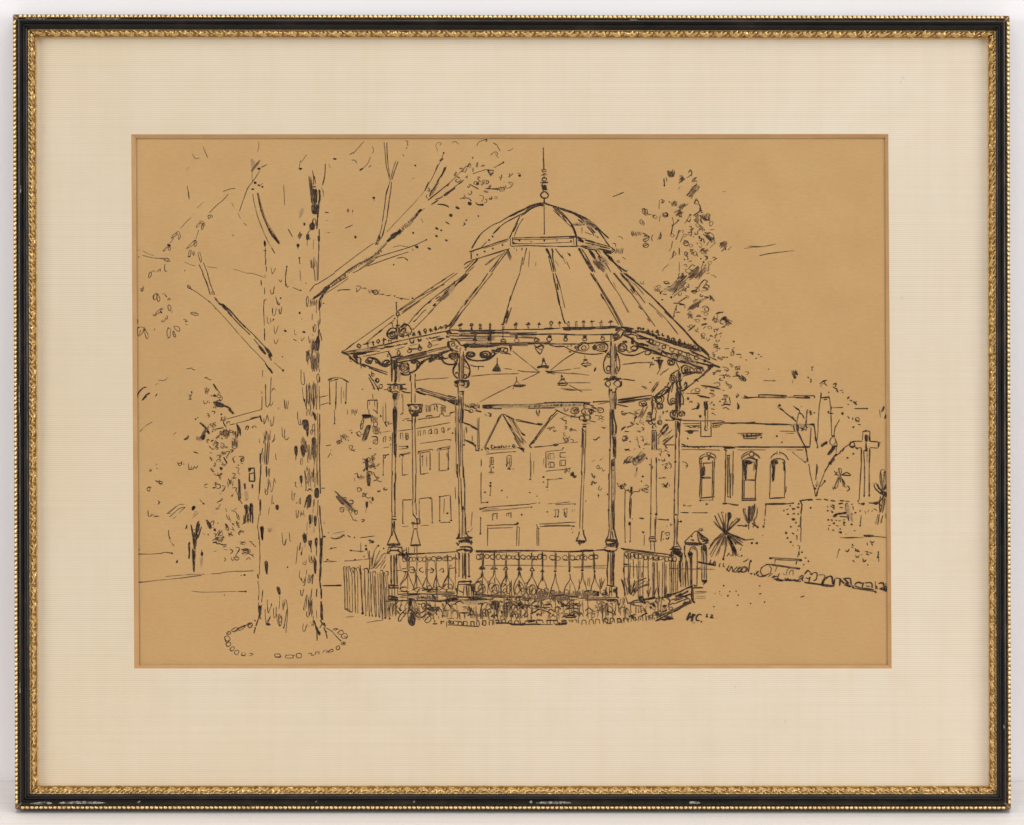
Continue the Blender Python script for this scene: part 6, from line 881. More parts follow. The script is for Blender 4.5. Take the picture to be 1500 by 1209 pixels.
d 768 1105 10 14/p 845 1170 865 1150 865 1190 840 1200/w3.4 850 1140 870 1160/w3 840 1190 800 1200/w4 910 1130 915 1190/w3.4 930 1130 935 1180/w3 910 1135 945 1130/p 910 1150 940 1150 940 1200 915 1200/d 995 1160 8 10/w3 970 1195 1000 1200/u 1080 1070 40 40 3/w2 1080 1080 1110 1070/w2.4 1060 1110 1100 1110 1090 1130/d 1048 1130 7/w2.4 1080 1140 1110 1130/w2.4 1060 1165 1120 1150/w3 1080 1150 1140 1160/w2.4 1070 1190 1110 1180/w2 1130 1090 1140 1150/w3 1110 1190 1130 1200/w2.4 1190 1090 1215 1080/w2.4 1200 1060 1215 1080/w3 1190 1075 1200 1100/p 1205 1150 1220 1170 1215 1200 1200 1200/w3 1200 1140 1215 1180/d 1240 1095 3
#bandstand
@1.7
l w3 200 0 330 100 450 210 550 310 640 410/w4 230 20 300 70/w3.6 480 240 580 340/w3 560 340 640 410/l w3.4 640 410 720 490 800 580 880 660 950 725/w4 800 580 860 650/w3.6 880 670 950 725/l w1.6 40 10 130 150/g 160 190 250 350/w2 110 0 200 110 280 190/w2.4 260 140 290 180/l w1.8 130 20 270 180 370 320 480 470/w2.4 330 290 360 320/w2.4 410 400 435 430/w1.8 180 20 300 150 390 265/w2 300 180 320 195/l w1.5 200 30 310 110 380 190/l g w1.8 420 260 560 390 680 540/w2 425 265 470 305/w1.8 590 425 675 530/g 490 340 540 395
l w2 0 130 60 230 180 460/l w2 0 180 60 280 160 460/w2.4 0 190 20 230/w2.4 130 360 150 400
w3 180 470 220 490 240 480/w5 140 490 200 475/w3 200 475 290 490/w4 240 490 290 495/l w2.6 210 520 350 520/l w4.4 300 505 400 525 500 560/w5 380 520 480 560/l w3.4 480 560 640 600 820 650/w5.5 480 570 600 600/w5 620 615 710 640/w5 600 600 720 635/w4 720 640 860 680/l w2 800 650 890 690/l w3 780 680 960 765/w3.4 880 650 955 725/l w2.2 940 720 960 760/w1.6 940 730 1020 765/w2.4 980 750 1020 768/l w2 560 600 700 645 850 690/l w2.4 820 660 880 695/l w2 250 510 420 580 600 640/l w2.2 600 650 800 720 970 795/l w3 800 700 900 730/l w2 280 545 420 575/w3 330 575 420 580/w2 310 550 330 590/340 555 360 590/380 560 390 590/w3.4 200 545 270 575/w4 260 570 300 600/p 270 570 290 570 290 625 270 620/p 340 615 380 620 380 645 350 640/w3.4 290 600 350 630/w3.4 380 630 480 660 560 690/w4 370 625 420 640/w3 400 600 480 640/g w6 420 640 540 680/w2.4 300 620 460 690/w3.6 300 640 420 670 540 720/w2.6 440 700 520 720 600 740/p 620 700 740 730 850 790 830 800 700 750/w4.4 640 710 800 770/g w8 620 720 780 770/w4 700 770 800 800/w2 600 740 700 780 900 830/w2.4 620 760 740 795/w3.4 780 740 820 800/g w8 770 760 840 800/w3.4 830 780 980 820/w2 900 760 990 800/w3.4 540 690 640 720/w4 800 810 900 840/p 940 825 970 800 1000 815 970 840 950 850/w3.4 980 805 1050 830/w3 1030 830 1050 828
#roof_cresting
@1.7
w4 320 490 350 480/w3 325 475 330 500/w2.4 345 475 350 500/w4 350 495 385 490/w3 370 480 375 505/w2.6 415 490 420 520/w4 400 510 430 510/w2 440 520 460 505/w3 455 505 460 530/w3 475 520 490 520/w2.4 500 500 505 540/o 490 520 500 500 510 525 495 530/w4 500 540 520 550/w3.4 540 530 545 555/w4 535 550 560 555/p 580 560 590 545 605 570 590 580/w2.4 600 560 605 585/o 620 580 640 570 655 590 635 600/w3 640 575 640 600/w3.4 690 580 690 610/w4 680 605 710 605/o 685 590 695 580 705 600 690 605/w3 735 600 735 630/w4 725 620 750 620/w3.4 770 620 775 640/w4 770 640 790 645/w2.4 790 630 800 650/o 805 650 820 635 835 655 820 668/w3.4 845 660 870 670/w3 855 650 860 680
e 440 600 20 20 0/w2.4 430 570 430 620/w2.2 460 580 460 620/e 500 625 20 16 20/e 555 650 18 14 0/e 625 675 20 18 0/e 698 695 18 16 0/e 770 715 18 16 0/e 842 745 20 18 0/d 915 772 13/w2.4 905 760 930 780/w2 470 590 460 600/p 530 690 545 690 540 710 525 705
#bandstand_brackets
@1.8
e 240 525 30 22 -10/w3 220 510 270 515/w3 240 540 290 540/w2 130 500 190 500 200 520 170 570 120 590/e 135 560 30 22 -20/e 135 560 14 10 0/w3 200 600 230 600/p 195 600 225 595 235 615 210 612/e 190 655 40 34 0/e 185 658 20 18 0/w2.4 150 660 180 620/w2.4 210 670 245 690/w2.2 260 660 300 640 330 660 300 680 280 670/w2.6 270 690 310 680 330 650/w2.2 150 690 210 720 290 725 360 700 385 685/w2 350 650 400 680/e 415 700 28 20 -20/w2 400 680 440 690 420 720/e 600 730 22 18 10/e 655 745 20 16 10/w2.4 540 690 580 720/w3 650 750 660 770
w3 510 740 515 840/p 485 765 550 765 540 790 520 850 505 800/w3 490 745 530 745/w3 470 770 500 770/d 460 750 10 9/w1.8 430 800 445 810 475 800/w2 455 795 440 800/w1.8 440 800 430 835/w1.6 520 850 495 890/w1.4 530 890 600 840/g 520 900 560 860
e 620 785 30 30 20/e 620 790 15 14 0/w2 590 770 640 765/w1.8 660 780 680 820 695 850/w2 690 850 650 870 610 900/w1.8 680 860 690 940/e 745 850 36 40 0/e 750 850 18 22 0/w2.4 700 830 720 820/p 740 850 760 840 765 860 745 870/o 820 850 860 830 900 850 870 880 830 870/e 860 855 20 14 0/w3 780 820 820 850/w2 780 880 820 870/w3.4 840 880 890 880/w3 890 840 910 860/w2.4 720 880 790 870 840 880/w1.6 720 910 780 890 830 880/l w2.4 950 840 870 920 790 985 720 1035/w3.4 850 930 820 950/w3.4 760 1010 720 1040/w3 840 940 860 955/l w1.8 970 840 850 940/w2.4 730 990 750 960 755 990 735 1010
e 630 930 24 34 10/e 630 930 10 16 0/w3 610 900 630 900/w2.4 640 890 650 870/w2.4 600 960 580 1000 540 1030 480 1080/w2.2 650 960 610 1000 560 1060/w2.4 560 1000 600 1010 590 1040 560 1060/e 560 1050 30 14 -40/e 510 1080 30 14 -40/w3 470 1090 520 1060/w3 580 1020 600 1060/w2.4 600 1060 590 1080/w3 560 1060 520 1100/o 480 1100 540 1080 555 1110 530 1150 500 1130/e 510 1120 30 20 -30/w2.6 490 1150 540 1160/w2.6 460 1080 480 1110/w2.6 520 1170 540 1190/o 500 1160 540 1150 540 1190 510 1190/w2 450 1080 460 1120/w2.4 450 1110 460 1200
w2 630 960 600 1050 590 1120 610 1160 640 1150/e 635 1130 24 26 0/e 635 1135 12 12 0/w2 640 970 620 1050/w2 705 1050 725 1100 725 1160/w2.4 720 1150 700 1160/w1.6 730 1060 715 1030
l w3 150 1115 300 1095 450 1075/w4 150 1115 190 1115/l w2.4 160 1135 300 1115 450 1100/w3 150 1140 360 1110/l w1.5 0 1150 80 1130/w1.8 140 1155 240 1175/e 370 1150 34 24 0/e 380 1160 18 12 0/w2.2 350 1140 380 1165 410 1160/w1.8 380 1120 440 1115/l w1.5 190 805 300 790 460 785/l w1.5 160 930 300 948/w2 425 962 445 962
#bandstand_posts
@1.8
l w1.8 670 880 665 1200/l w2.6 690 860 690 980/p 680 890 705 880 705 940 720 920 710 950 700 960 685 950/w4 690 940 660 970/l w3 700 950 700 1180/w4 665 1020 690 1060/w3 660 960 670 1010/w4 665 1050 668 1200/w3 650 960 670 940/l w1.6 680 1060 680 1200/l w2 695 1060 695 1200/w3.4 700 1040 720 1030

! 0 0 1
#poplar_tree
@1
k 985 425 1005 405 9 16/k 1008 408 1024 394 7 12/k 1020 408 1034 392 6 9/k 1008 455 1028 441 7 13/k 1008 288 1022 272 6 9/g k 1000 310 990 316 5 7/k 994 305 1004 300 5 7/k 1032 342 1046 356 6 11/k 1054 362 1064 355 7 11/k 1040 434 1046 442 5 6/g k 980 430 1000 415 10 8/k 1060 468 1072 474 7 8/e 1000 262 3 2 20/e 985 345 3 2 20/e 1003 345 2.6 2 0/e 1022 330 3 2 40/e 1030 370 3 2.2 20/e 1040 385 3 2 0/e 960 318 3 2.2 30/e 1012 360 2.6 2 0/e 988 372 2.6 2 10/e 1022 425 3 2.2 0/e 1034 460 3 2 10/e 1022 470 3 2 0/e 1040 480 3 2 20/e 1050 470 3 2 0/e 1012 478 2.6 2 0/e 1030 490 3 2 0/e 975 425 2.6 2 0/e 965 420 2.6 2 0
#centre_trees
g k 930 679 943 665 8 9/g k 928 680 944 664 8 8/g k 964 640 978 624 6 9/k 968 634 978 622 4 5/g k 970 652 986 638 6 5/g k 936 615 945 596 5 7/g k 955 575 965 560 5 6
#background_bushes
k 538 625 532 645 5 14/k 490 720 520 748 5 10/k 540 690 540 712 4 8/k 350 720 350 735 4 6/k 296 640 306 625 5 8
#left_tree
g k 443 640 450 662 5 8/k 462 645 460 675 5 9/k 452 728 448 745 5 8/g k 380 235 368 250 4 6/k 455 258 460 298 5 14/g k 436 350 442 338 3 5
#bandstand
g k 870 380 885 396 9 12/g k 858 325 872 332 6 9/k 742 366 748 380 3 6/g k 660 425 642 442 5 7
#bandstand
@1.5
l 796 216 797 248/e 797 250 3 1.8 0/w1.6 792 257 802 256/e 797 263 3.4 3 0/w2.2 791 268 803 267/d 797 275 3 4/w1.6 792 271 802 279/w2.4 797 290 797 298
! 840 560 8.824
#bandstand_posts
@1.8
w3 1010 240 1020 330/w2 1010 250 1050 230/l w2.4 1040 260 1040 320/w3 1020 330 1015 420/w2.6 1015 340 1060 330/o 1080 280 1130 280 1120 330 1100 350 1080 330/w2.4 1060 330 1075 400/l w2 1010 420 1010 490/l w2 1065 400 1060 490/w3 1000 430 1005 480/o 970 520 1000 500 1020 520 1010 545 980 540/w3 1000 495 1060 490/w2.4 1020 520 1040 550 1060 520/w3.4 1040 540 1060 555/e 1115 520 30 30 0/e 1110 522 14 14 0/w3 970 500 1000 495/w2.4 1030 560 1020 590 1040 600/w2.4 1060 560 1070 590/w2.4 1010 625 1075 625/l w2 1015 630 1015 880/g p 1018 640 1065 640 1060 760 1040 770 1020 740/w2 1030 640 1032 760/w2 1050 640 1048 760/w3 1030 640 1025 870/w2.4 1050 740 1050 860/l w2.4 1075 640 1072 880/g w6 1040 760 1045 880
l w2 1325 170 1320 370/w3 1320 160 1370 150/l w2 1345 0 1345 370/l w2.4 1380 60 1375 330/w4 1370 20 1400 90/w4 1350 60 1380 110/w3 1365 120 1370 300/w4 1340 100 1380 140/w3 1325 300 1330 380/w2.4 1380 320 1370 370/o 1250 390 1290 370 1330 380 1340 440 1300 460 1260 440/e 1300 410 22 26 0/w4 1290 400 1310 440/e 1275 420 26 30 0/w4 1270 370 1360 370/e 1390 410 34 30 0/e 1385 415 16 16 0/w3.4 1360 400 1390 390/w3 1400 370 1440 400 1430 440/w3 1340 380 1350 460/w4 1290 480 1400 480/w3.4 1340 475 1390 495/w3 1250 440 1290 470 1320 470/w3 1300 495 1290 480/w1.6 1200 490 1300 495/w3 1190 490 1220 490/w1.6 1400 490 1500 500/l w2 1320 500 1320 880/l w2.4 1345 500 1335 640/w3 1350 500 1355 600/l w2.4 1380 500 1370 700/w4 1360 520 1362 640/w2.4 1335 640 1335 720/l w2.2 1365 700 1365 870/w3 1320 820 1325 860/w2.4 1300 470 1280 490
#centre_trees
@1.4
630 380 620 400 640 420/w2 620 420 660 400 690 405/700 400 740 390/d 628 378 7/780 380 800 370 815 400 790 410/w2.4 785 395 830 400/w2 800 420 845 400/820 370 860 350/d 892 395 6/p 785 460 815 430 825 440 800 480 785 480/w1.6 810 440 780 520/w3 950 450 980 410/g w4 950 470 990 400/w2.4 990 380 1000 420/w3 805 535 840 545/d 905 548 8 5/w3.4 620 610 650 590 675 572/w1.4 690 580 750 560/w2 660 640 720 640/w1.6 640 760 680 720 660 700/w2.4 650 760 690 750 690 730/w2.4 670 740 700 720/d 735 768 8/g w1.5 820 700 840 800/830 810 860 830/860 700 900 710 890 740/w2 880 760 910 740 900 770/w2.4 920 800 930 790/w2 910 820 940 800/d 855 840 8/d 910 860 7/w1.6 680 870 720 860/780 870 800 860/w2.4 850 820 860 850/g 790 740 830 740
w1.8 1150 370 1170 380 1150 420/w2.4 1150 390 1175 395/1190 370 1200 390/1220 360 1210 390/w2.4 1200 380 1225 375/w4.5 1200 540 1160 590/w3 1220 540 1150 600/w2.4 1160 600 1120 640/g w5 1210 580 1150 640/p 1205 585 1230 580 1235 590 1190 625/w3 1250 640 1200 680/g w4 1240 650 1170 700/w2 1280 610 1230 660/w2 1100 720 1105 750/w3.4 1105 770 1100 800/g w4 1100 730 1110 800/w1.6 1150 770 1200 730 1240 735/w1.8 1150 790 1180 820/1180 800 1200 870/w2.4 1185 830 1210 820/g 1250 740 1180 760
! 880 600 6
w1.6 490 340 530 370/505 350 530 345 535 380 510 395/w2 520 390 530 410/560 350 600 380/w2 570 330 590 340/d 600 405 10 14/w2.4 580 390 605 400/550 370 575 360/w2.4 505 435 520 450/w2 530 440 560 455 560 430/w2 540 455 570 445/560 480 590 475 570 500/w2 560 500 590 520/w2 595 460 620 490 610 520/w1.8 600 480 625 480/715 460 745 465 765 490 750 515/w2.4 745 490 765 500/d 545 485 6/d 568 520 6
w2.4 510 600 530 605/w2 540 605 555 595 570 605/w1.8 510 605 575 600/w2.4 550 650 570 680 590 640/w3 560 660 585 690/530 660 545 655/600 650 605 680/540 670 560 690/d 405 432 7 9/d 432 485 7 6/w3 320 510 315 545/g w4 315 550 300 590/d 370 590 9/d 358 632 5 9/p 280 460 300 430 330 405 355 410 350 430 320 460/g w6 290 470 350 420/g w4 290 480 330 470/w1.6 205 470 230 430 260 410/w1.6 220 480 270 440/w2.4 240 465 280 460/w1.6 210 440 200 480/w2 150 660 160 680 190 660/165 690 190 700 180 670 220 660/w2.4 170 690 200 695/w2 220 710 250 715/w2 270 680 260 720 280 740/w2.4 260 680 280 700/w1.6 290 720 340 720 335 700/370 690 390 700 380 720 410 730/w2 390 690 420 710/w2.4 400 730 420 725/355 700 370 720/u 350 690 60 30 3
w3 340 955 380 960/w2.6 500 965 600 972/d 590 970 9 6/w1.8 700 905 775 905/w2.4 720 905 770 908/w1.4 800 908 940 908/w3 910 908 938 908/w2 680 985 710 990/d 705 985 10/w2 730 830 730 850/w2 725 850 750 840/w1.4 760 850 800 845/d 932 832 9/w2.4 610 1015 630 1010/610 1000 620 1030/d 580 1025 4/w2.4 530 1080 560 1070/w2.4 540 1070 530 1150/w2 560 1090 600 1080 600 1110/w2 570 1130 590 1140 600 1120/w2 570 1100 590 1110/w3 530 1130 530 1160/d 550 1140 5/w3 365 1070 370 1085/d 375 1080 8/w2 310 125 335 130/w3 300 80 320 60/860 50 880 70/d 875 60 11 12/w2 980 30 1010 50/w3 975 35 985 30
#church_hall
@1.6
l w2 700 95 860 100 1070 100/w2.6 1060 100 1090 108/w2 570 95 600 95/w3 570 95 590 95/w2 720 125 880 122/w1.8 980 120 1070 115/w2.4 980 125 1060 118/l w2.6 1050 118 1160 120 1300 118 1360 110/w3 1150 125 1240 118/l w1.8 735 145 870 142/w1.6 780 160 840 158/w3 810 150 870 145/w2 850 165 875 155/w2 760 150 800 160/w1.8 980 150 1070 130/w1.8 990 160 1050 150/w2 1000 140 1060 135/w2 990 120 985 160/p 760 190 790 180 815 195 800 215 770 210/w2.4 740 190 860 188/d 765 255 6 10
l w2 880 105 880 238 970 238 970 110/l w1.6 880 100 970 102/l w1.6 920 0 918 160/l w1.6 940 0 938 150/w3 915 0 918 60/w2.6 920 140 915 180 935 185/w2 930 150 940 175/w2 960 160 970 170
l w1.8 1205 210 1300 208 1425 210/l w1.5 1230 225 1420 228/w2 1250 215 1260 235/1290 212 1290 240/1320 210 1325 240/1360 215 1355 240/1390 215 1390 230/l w1.4 1250 240 1390 242/l w1.4 1260 255 1370 255/w2.4 1250 245 1280 240/w2 1330 235 1380 225/d 1412 245 7
l w1.6 550 310 660 312/l w1.5 575 310 650 312/l w2.6 710 325 850 330 1000 325/w3.4 710 305 740 315/w3 730 310 750 325/w2.4 760 315 775 335/780 330 800 320/w2.4 810 325 820 340/830 330 850 320/w2.4 850 325 865 345/w2.4 890 320 900 335/w2.4 905 325 910 340/w3 955 320 970 335/w2.4 990 320 1000 330/l w2.6 1000 325 1150 330 1180 335/w3.6 1080 335 1180 335/l w2.8 1180 330 1350 330 1500 332/w1.5 710 350 840 352 960 355 1040 358/d 1040 358 5
l w2 1090 345 1180 340/w3.4 1085 350 1110 365/l w2 1100 365 1098 560 1092 830/w2.4 1095 440 1095 520/l w1.8 1165 360 1160 560 1160 760/l w1.6 1115 405 1115 760/l w2 1130 400 1138 770/w3 1110 405 1140 402/l w1.6 1120 420 1118 740/d 1118 765 7/d 1138 772 8/w1.8 1165 560 1165 660/l w1.6 1070 825 1130 828/w4 1070 828 1110 826/l w2 1110 826 1210 842/w3 1150 835 1210 842/l w1.6 1145 560 1140 700
w1.8 865 430 880 410 920 390/w2.2 865 435 930 405/w2 930 385 945 405 970 390/l w1.6 925 380 975 378/l 935 385 938 405/l 965 385 960 405/w2 965 385 1000 400 1015 435/w2 950 405 990 425 1000 440/w2.6 870 440 900 425/w2 920 410 985 425/d 948 432 9 13/l w2.2 870 440 880 600 868 770/w3 870 440 870 480/l w1.8 885 430 890 600 885 770/l w1.6 880 475 990 470/w2 900 470 980 470/p 885 520 910 500 918 520 915 575 890 585/w2.4 905 480 900 500/w2.4 885 590 920 605/l w2 890 605 965 605/l w2 900 595 965 595/w3 960 595 965 605/w3.4 890 600 900 606/l w2 1000 440 995 600 990 770/l w1.6 985 450 982 600 978 770/w2.4 1000 460 1000 500/l w2.4 870 780 1000 768/w2 865 765 885 785/l w1.8 875 800 985 795/l w1.6 985 770 985 800/d 875 800 8
w1.8 1235 440 1260 410 1300 390/w2 1245 450 1290 425 1350 425/w1.8 1340 390 1380 410 1398 432/o 1305 380 1340 378 1340 405 1308 408/l w1.6 1310 370 1335 372/w2.4 1330 425 1375 445/w2 1290 420 1330 425/l w2 1245 450 1250 600 1245 790/w4 1250 460 1255 480/w2.4 1370 450 1375 500/w5 1370 440 1370 480/p 1255 470 1285 465 1285 540 1278 600 1268 610 1262 560/w5 1268 500 1272 610/w2 1270 465 1350 462/l w1.8 1350 465 1345 540/l w2 1375 480 1360 620 1360 790/w1.8 1370 560 1355 630/l w1.8 1265 620 1355 618/w2.6 1270 615 1280 612/l w1.6 1262 620 1260 790/l w2.4 1245 800 1365 795/l w1.8 1250 785 1365 780/w3 1240 795 1260 800
#cabbage_palm
@1.5
p 1075 1060 1110 1060 1125 1085 1105 1105 1085 1100/p 1070 1000 1085 1000 1100 1070 1075 1080/w4.4 1080 990 1090 1070/p 1115 910 1140 905 1150 940 1130 980 1110 1060 1115 980/w3 1130 920 1110 1060/w1.8 1000 930 1040 1010 1085 1070/1030 910 1060 980 1090 1060/990 980 1040 1030 1080 1080/1060 900 1080 980 1095 1060/w1.8 1100 910 1095 1060/w1.6 1160 980 1110 1070/w1.8 1220 960 1160 1020 1110 1070/w2.4 1225 970 1140 1040 1110 1080/1200 950 1150 1010/1190 1000 1120 1070/1010 960 1070 1060/1070 930 1090 1050/w1.6 1040 930 1090 1060/w1.6 1000 1000 1060 1060/1230 960 1200 965/1060 900 1080 905
w2.6 1110 1080 1180 1110 1270 1145/w1.8 1120 1090 1200 1140 1250 1170/w2 1115 1100 1180 1140 1240 1190/1130 1090 1220 1120/1120 1110 1200 1180/w3 1260 1140 1280 1150/w1.6 1280 1145 1350 1140/p 1110 1110 1130 1120 1160 1195 1135 1195/w1.6 1085 1090 1030 1130 980 1180/1090 1100 1040 1160 1010 1195/1080 1080 1020 1130 960 1195/1095 1110 1070 1195/1100 1110 1090 1195/1070 1090 990 1150/1150 1120 1220 1190
#spiky_plant
@1.5
1255 870 1280 940 1295 1000/1270 870 1270 920 1290 980/1250 880 1270 960 1300 1000/o 1300 850 1310 850 1300 980/1320 850 1310 1000/w2 1310 860 1305 990/1340 840 1330 920 1320 990/1355 830 1350 900 1330 980/1355 830 1345 860 1325 960/1380 870 1370 940 1340 1000/w2 1300 990 1300 1055/1280 980 1290 1000/w2.4 1330 1000 1380 1030/d 1380 1035 10 8/w2 1345 980 1360 1010/w2.4 1240 1020 1280 1025/w3 1200 1020 1240 1020/w2.4 1270 1010 1290 1020/1330 1010 1350 1000/1330 1030 1345 1035/w1.6 1310 1000 1290 980
! 880 760 6
#cabbage_palm
@1.5
w1.6 1060 130 1000 200 950 270/1070 140 1010 230 960 320/1080 140 1030 230 970 340/1085 150 1050 240 1010 330/1090 150 1060 230 1030 320/w2 1100 160 1095 260 1080 350/d 1078 355 10 12/1110 160 1105 250 1095 290/w4.4 1120 150 1160 240 1180 300/p 1115 150 1150 200 1190 270 1195 310 1180 320 1150 260/w1.6 1120 170 1150 260 1165 330/w2.4 1130 150 1150 170 1190 230/w2 1140 150 1200 200 1250 240/w2 1150 150 1220 190 1245 210/w2.6 1140 135 1210 170 1270 190/w1.6 1280 188 1310 185/w1.6 1310 185 1350 180/d 1328 215 11/d 1372 215 11/d 1425 148 4/w1.4 1060 150 980 220/1040 150 960 240/w1.8 1235 255 1225 280/d 1240 325 7/w2.4 1110 330 1130 300/1130 310 1150 330/w2 1150 330 1165 310/1180 330 1210 310/1200 325 1230 335
#church_hall
#entrance_pillar
@1.8
w2 735 205 780 160 825 115/w2.4 825 115 850 110 890 145 945 185/w3.4 735 210 890 218/w5 740 220 890 225/w3 890 225 950 210/w2 850 130 860 190 880 215/w2.4 860 150 900 160/w2.4 865 170 920 170/w3 880 180 940 190/w3.4 890 200 950 190/w3 900 150 880 180/w2.4 910 220 950 190/d 800 155 7/d 810 190 8/w3 790 185 820 190/w2 850 120 870 140/w3 850 120 900 160/w1.6 860 100 875 110 890 95 /e 880 98 16 10 0
l w2 740 230 735 300 745 350/w3 735 240 737 280/p 895 235 920 230 930 270 920 285 900 280/w4 885 240 890 300/w4 920 230 930 330/l w2 930 250 930 540/l w2 890 300 888 540/g w7 905 290 905 520/w2.4 900 290 905 400/l w1.6 915 400 910 530/w4 890 540 935 550/p 885 540 935 540 920 570 890 555/w3 900 580 920 560/w3 790 610 900 605/w2 840 440 880 430/w2 775 300 790 260 820 245 840 270 848 320 845 600/w2 800 270 820 260 830 280/w4 770 310 810 310/p 765 300 800 290 805 340 790 360 770 330/w4 790 330 795 460/l w2.4 800 340 800 590/l w2 790 370 790 590/w4 740 320 750 340/w4 700 310 715 350/p 695 320 720 300 715 370 700 380/w3.4 690 370 695 450/w4 690 450 700 560/w2.4 700 350 705 600/w2.4 750 350 745 600/w2 760 370 770 590/l 720 380 725 600/w3 740 500 745 510/w2 810 580 840 590/w3 820 580 830 600
#bandstand_railing
@1.6
w3.4 175 260 210 265/l w2.4 210 265 340 280 620 320/w2 190 270 340 290 500 315/l w1.8 210 285 350 305 620 340/w3 600 325 640 330/w3.4 620 340 620 290/e 225 310 14 16 0/e 240 340 12 12 0/w3 215 320 230 350/e 280 315 20 18 0/w2.4 260 300 265 360/e 315 330 14 20 0/w3 290 310 300 350/e 350 330 18 20 0/w2.4 330 300 330 365/e 395 340 20 20 0/w3 380 320 380 370/e 440 335 18 20 0/w3 410 330 420 370/e 485 350 20 22 0/w3 460 330 460 370/w3 470 360 500 350/e 530 345 20 18 0/w2.4 510 330 510 370/e 580 355 16 20 0/w2.4 560 340 565 380/e 610 355 14 16 0/e 650 355 16 20 0/w3 630 340 630 380/w3 600 370 640 375
#railing_balusters
l w1.8 205 290 205 500/l w1.8 205 500 215 690/w3.4 200 430 200 470/l w2 245 300 245 520 260 600/l w1.6 260 390 255 530/l w1.8 285 350 290 520/l w1.4 315 400 320 530/l w1.8 330 370 330 700/l w1.4 345 360 345 700/l w1.6 375 370 370 690/l w1.8 415 370 420 560/l w1.8 420 560 415 690/l w1.5 455 380 455 700/l w1.8 465 380 465 700/l w1.4 475 380 470 690/w2 495 380 500 560 510 690/l w1.5 515 460 510 700/l w1.6 545 380 540 690/l w1.8 560 380 560 690/l w1.6 575 400 570 680/l w2 620 370 625 560 625 660/l w1.4 605 380 610 670/l w1.6 640 380 640 650/l w1.6 655 370 660 650/l w1.4 675 400 675 650/w4 200 400 240 405/l w1.3 200 420 420 425/l w1.3 600 435 700 440/l w1.4 600 440 1000 445/w2.4 620 460 622 560/w2.6 365 470 360 520/w2.4 740 470 745 560
w2 195 540 200 600 220 670/w1.6 210 520 225 600 235 670/w2.4 180 530 205 600/w2 230 520 250 600 260 660/270 580 260 660/w2 300 540 280 620 270 670/w1.8 370 530 310 560 270 650/w2 400 520 330 560 290 640/390 545 330 590 290 650/w2 420 570 350 600 290 650/w1.8 430 580 340 610 280 680/w2.4 300 610 260 670/w2.4 240 600 250 660/w2.4 210 620 210 680/w2.4 490 610 470 680/w2.4 500 630 515 690/575 580 580 660/w2.4 570 600 560 680/w2 430 530 420 560/420 690 440 600/w2.4 405 630 420 680/w1.6 400 550 430 570
#bandstand_posts
@1.8
l w2 650 0 655 100 640 270/l w1.8 680 0 675 120 670 200/w2.4 670 200 690 240 710 270/w2 645 200 640 240 620 265/w3.4 605 270 710 272/w3 620 260 690 265/w2.4 640 250 690 240/w4 620 290 710 300/p 630 280 700 280 700 320 640 315/w3 650 300 700 340/w4 690 310 720 320/w4 620 310 640 330/l w1.8 440 0 435 160/l w1.8 475 0 480 160/w3 435 160 480 160/w3 430 175 485 175/w2.4 430 160 425 190/w3 430 195 490 200/w2.4 430 200 440 210/l w1.8 440 210 440 280/l w2.2 470 200 475 290/w2.4 480 165 485 195/w1.4 385 140 380 240
#bandstand_base
@1.8
w3.4 590 670 640 660 700 640 760 610 800 595/w3 580 680 640 670/w4 620 665 660 660/w3.6 760 610 810 590/l w3 800 590 800 700/l w2 810 600 815 720/w3 800 640 800 710/w4.4 800 700 820 740/w5 810 720 828 740/w2.4 790 680 800 640/w2.4 650 680 720 660 770 630/w3.4 660 690 770 640/w2.4 600 720 700 690 790 660/w2.4 640 750 770 700/w3 700 690 760 680/w2.4 650 720 720 700/w3.4 740 680 800 660/e 700 670 20 14 -20/w3 720 680 770 700/w2.4 770 700 800 730/l w2.4 480 900 620 825 800 735/l w2.4 490 870 640 800 780 735/w4 720 750 770 730/l w1.8 520 860 700 770 790 720/w3.4 640 820 700 790/w3 480 900 520 890/w3 780 720 790 750/w3 490 820 500 850 520 840/p 485 830 500 820 520 840 505 855/e 510 830 25 20 0/e 560 805 20 14 -20/w3 540 820 580 800/e 615 790 18 12 -20/w2.4 600 760 640 740/d 740 735 8/p 540 770 560 755 580 770 560 785/w4 550 765 580 765/w2.4 590 780 610 750/w2.4 680 730 720 720/w4 580 690 620 675/w3.4 560 680 600 660
w2.4 250 745 300 720 380 710/w2 245 740 290 760 370 770/w2 270 740 330 735 400 740/w3.4 370 715 480 690/w5 400 710 480 695/w4 340 680 350 720 390 740/p 370 680 390 720 400 740 375 735/w4 440 740 470 765/p 440 740 465 740 480 760 480 780 460 770/w3.4 480 720 510 760/w2.4 480 700 580 690/w2.4 520 710 520 690/w3.4 540 690 600 690/e 500 720 14 20 0/w2.4 540 700 560 720/w2.4 580 700 610 720 590 760/w2.4 600 700 610 740/d 440 780 11 12/d 360 690 12/w2 310 770 310 830/w2 350 770 360 830/w2.4 370 780 405 830/w2.4 405 830 355 855/w3 400 825 410 835/d 228 790 7 9/w1.6 180 700 165 760/w1.6 200 690 190 750/w1.6 220 690 240 750/210 700 200 760/d 165 760 5/450 790 470 800
#bed_kerb_stones
@1.7
w2 15 870 20 910/e 50 895 14 18 0/e 95 890 16 18 0/w4.4 50 920 95 920/w3 30 880 50 870/w2.4 140 880 170 880 180 905 150 910/w2.4 145 880 150 910/w2.4 200 870 205 910/w2.4 230 880 240 905/w2.4 225 885 250 880/w4 245 860 310 840/w3 270 850 280 880/w3 285 860 290 895/w2.6 290 870 310 865/d 315 885 5/w2.4 345 870 350 890/w2.4 360 850 400 830/w2.4 355 860 375 850/w2.4 395 870 400 895/e 440 860 16 14 20/w2.4 420 850 425 890/w2 470 870 475 885
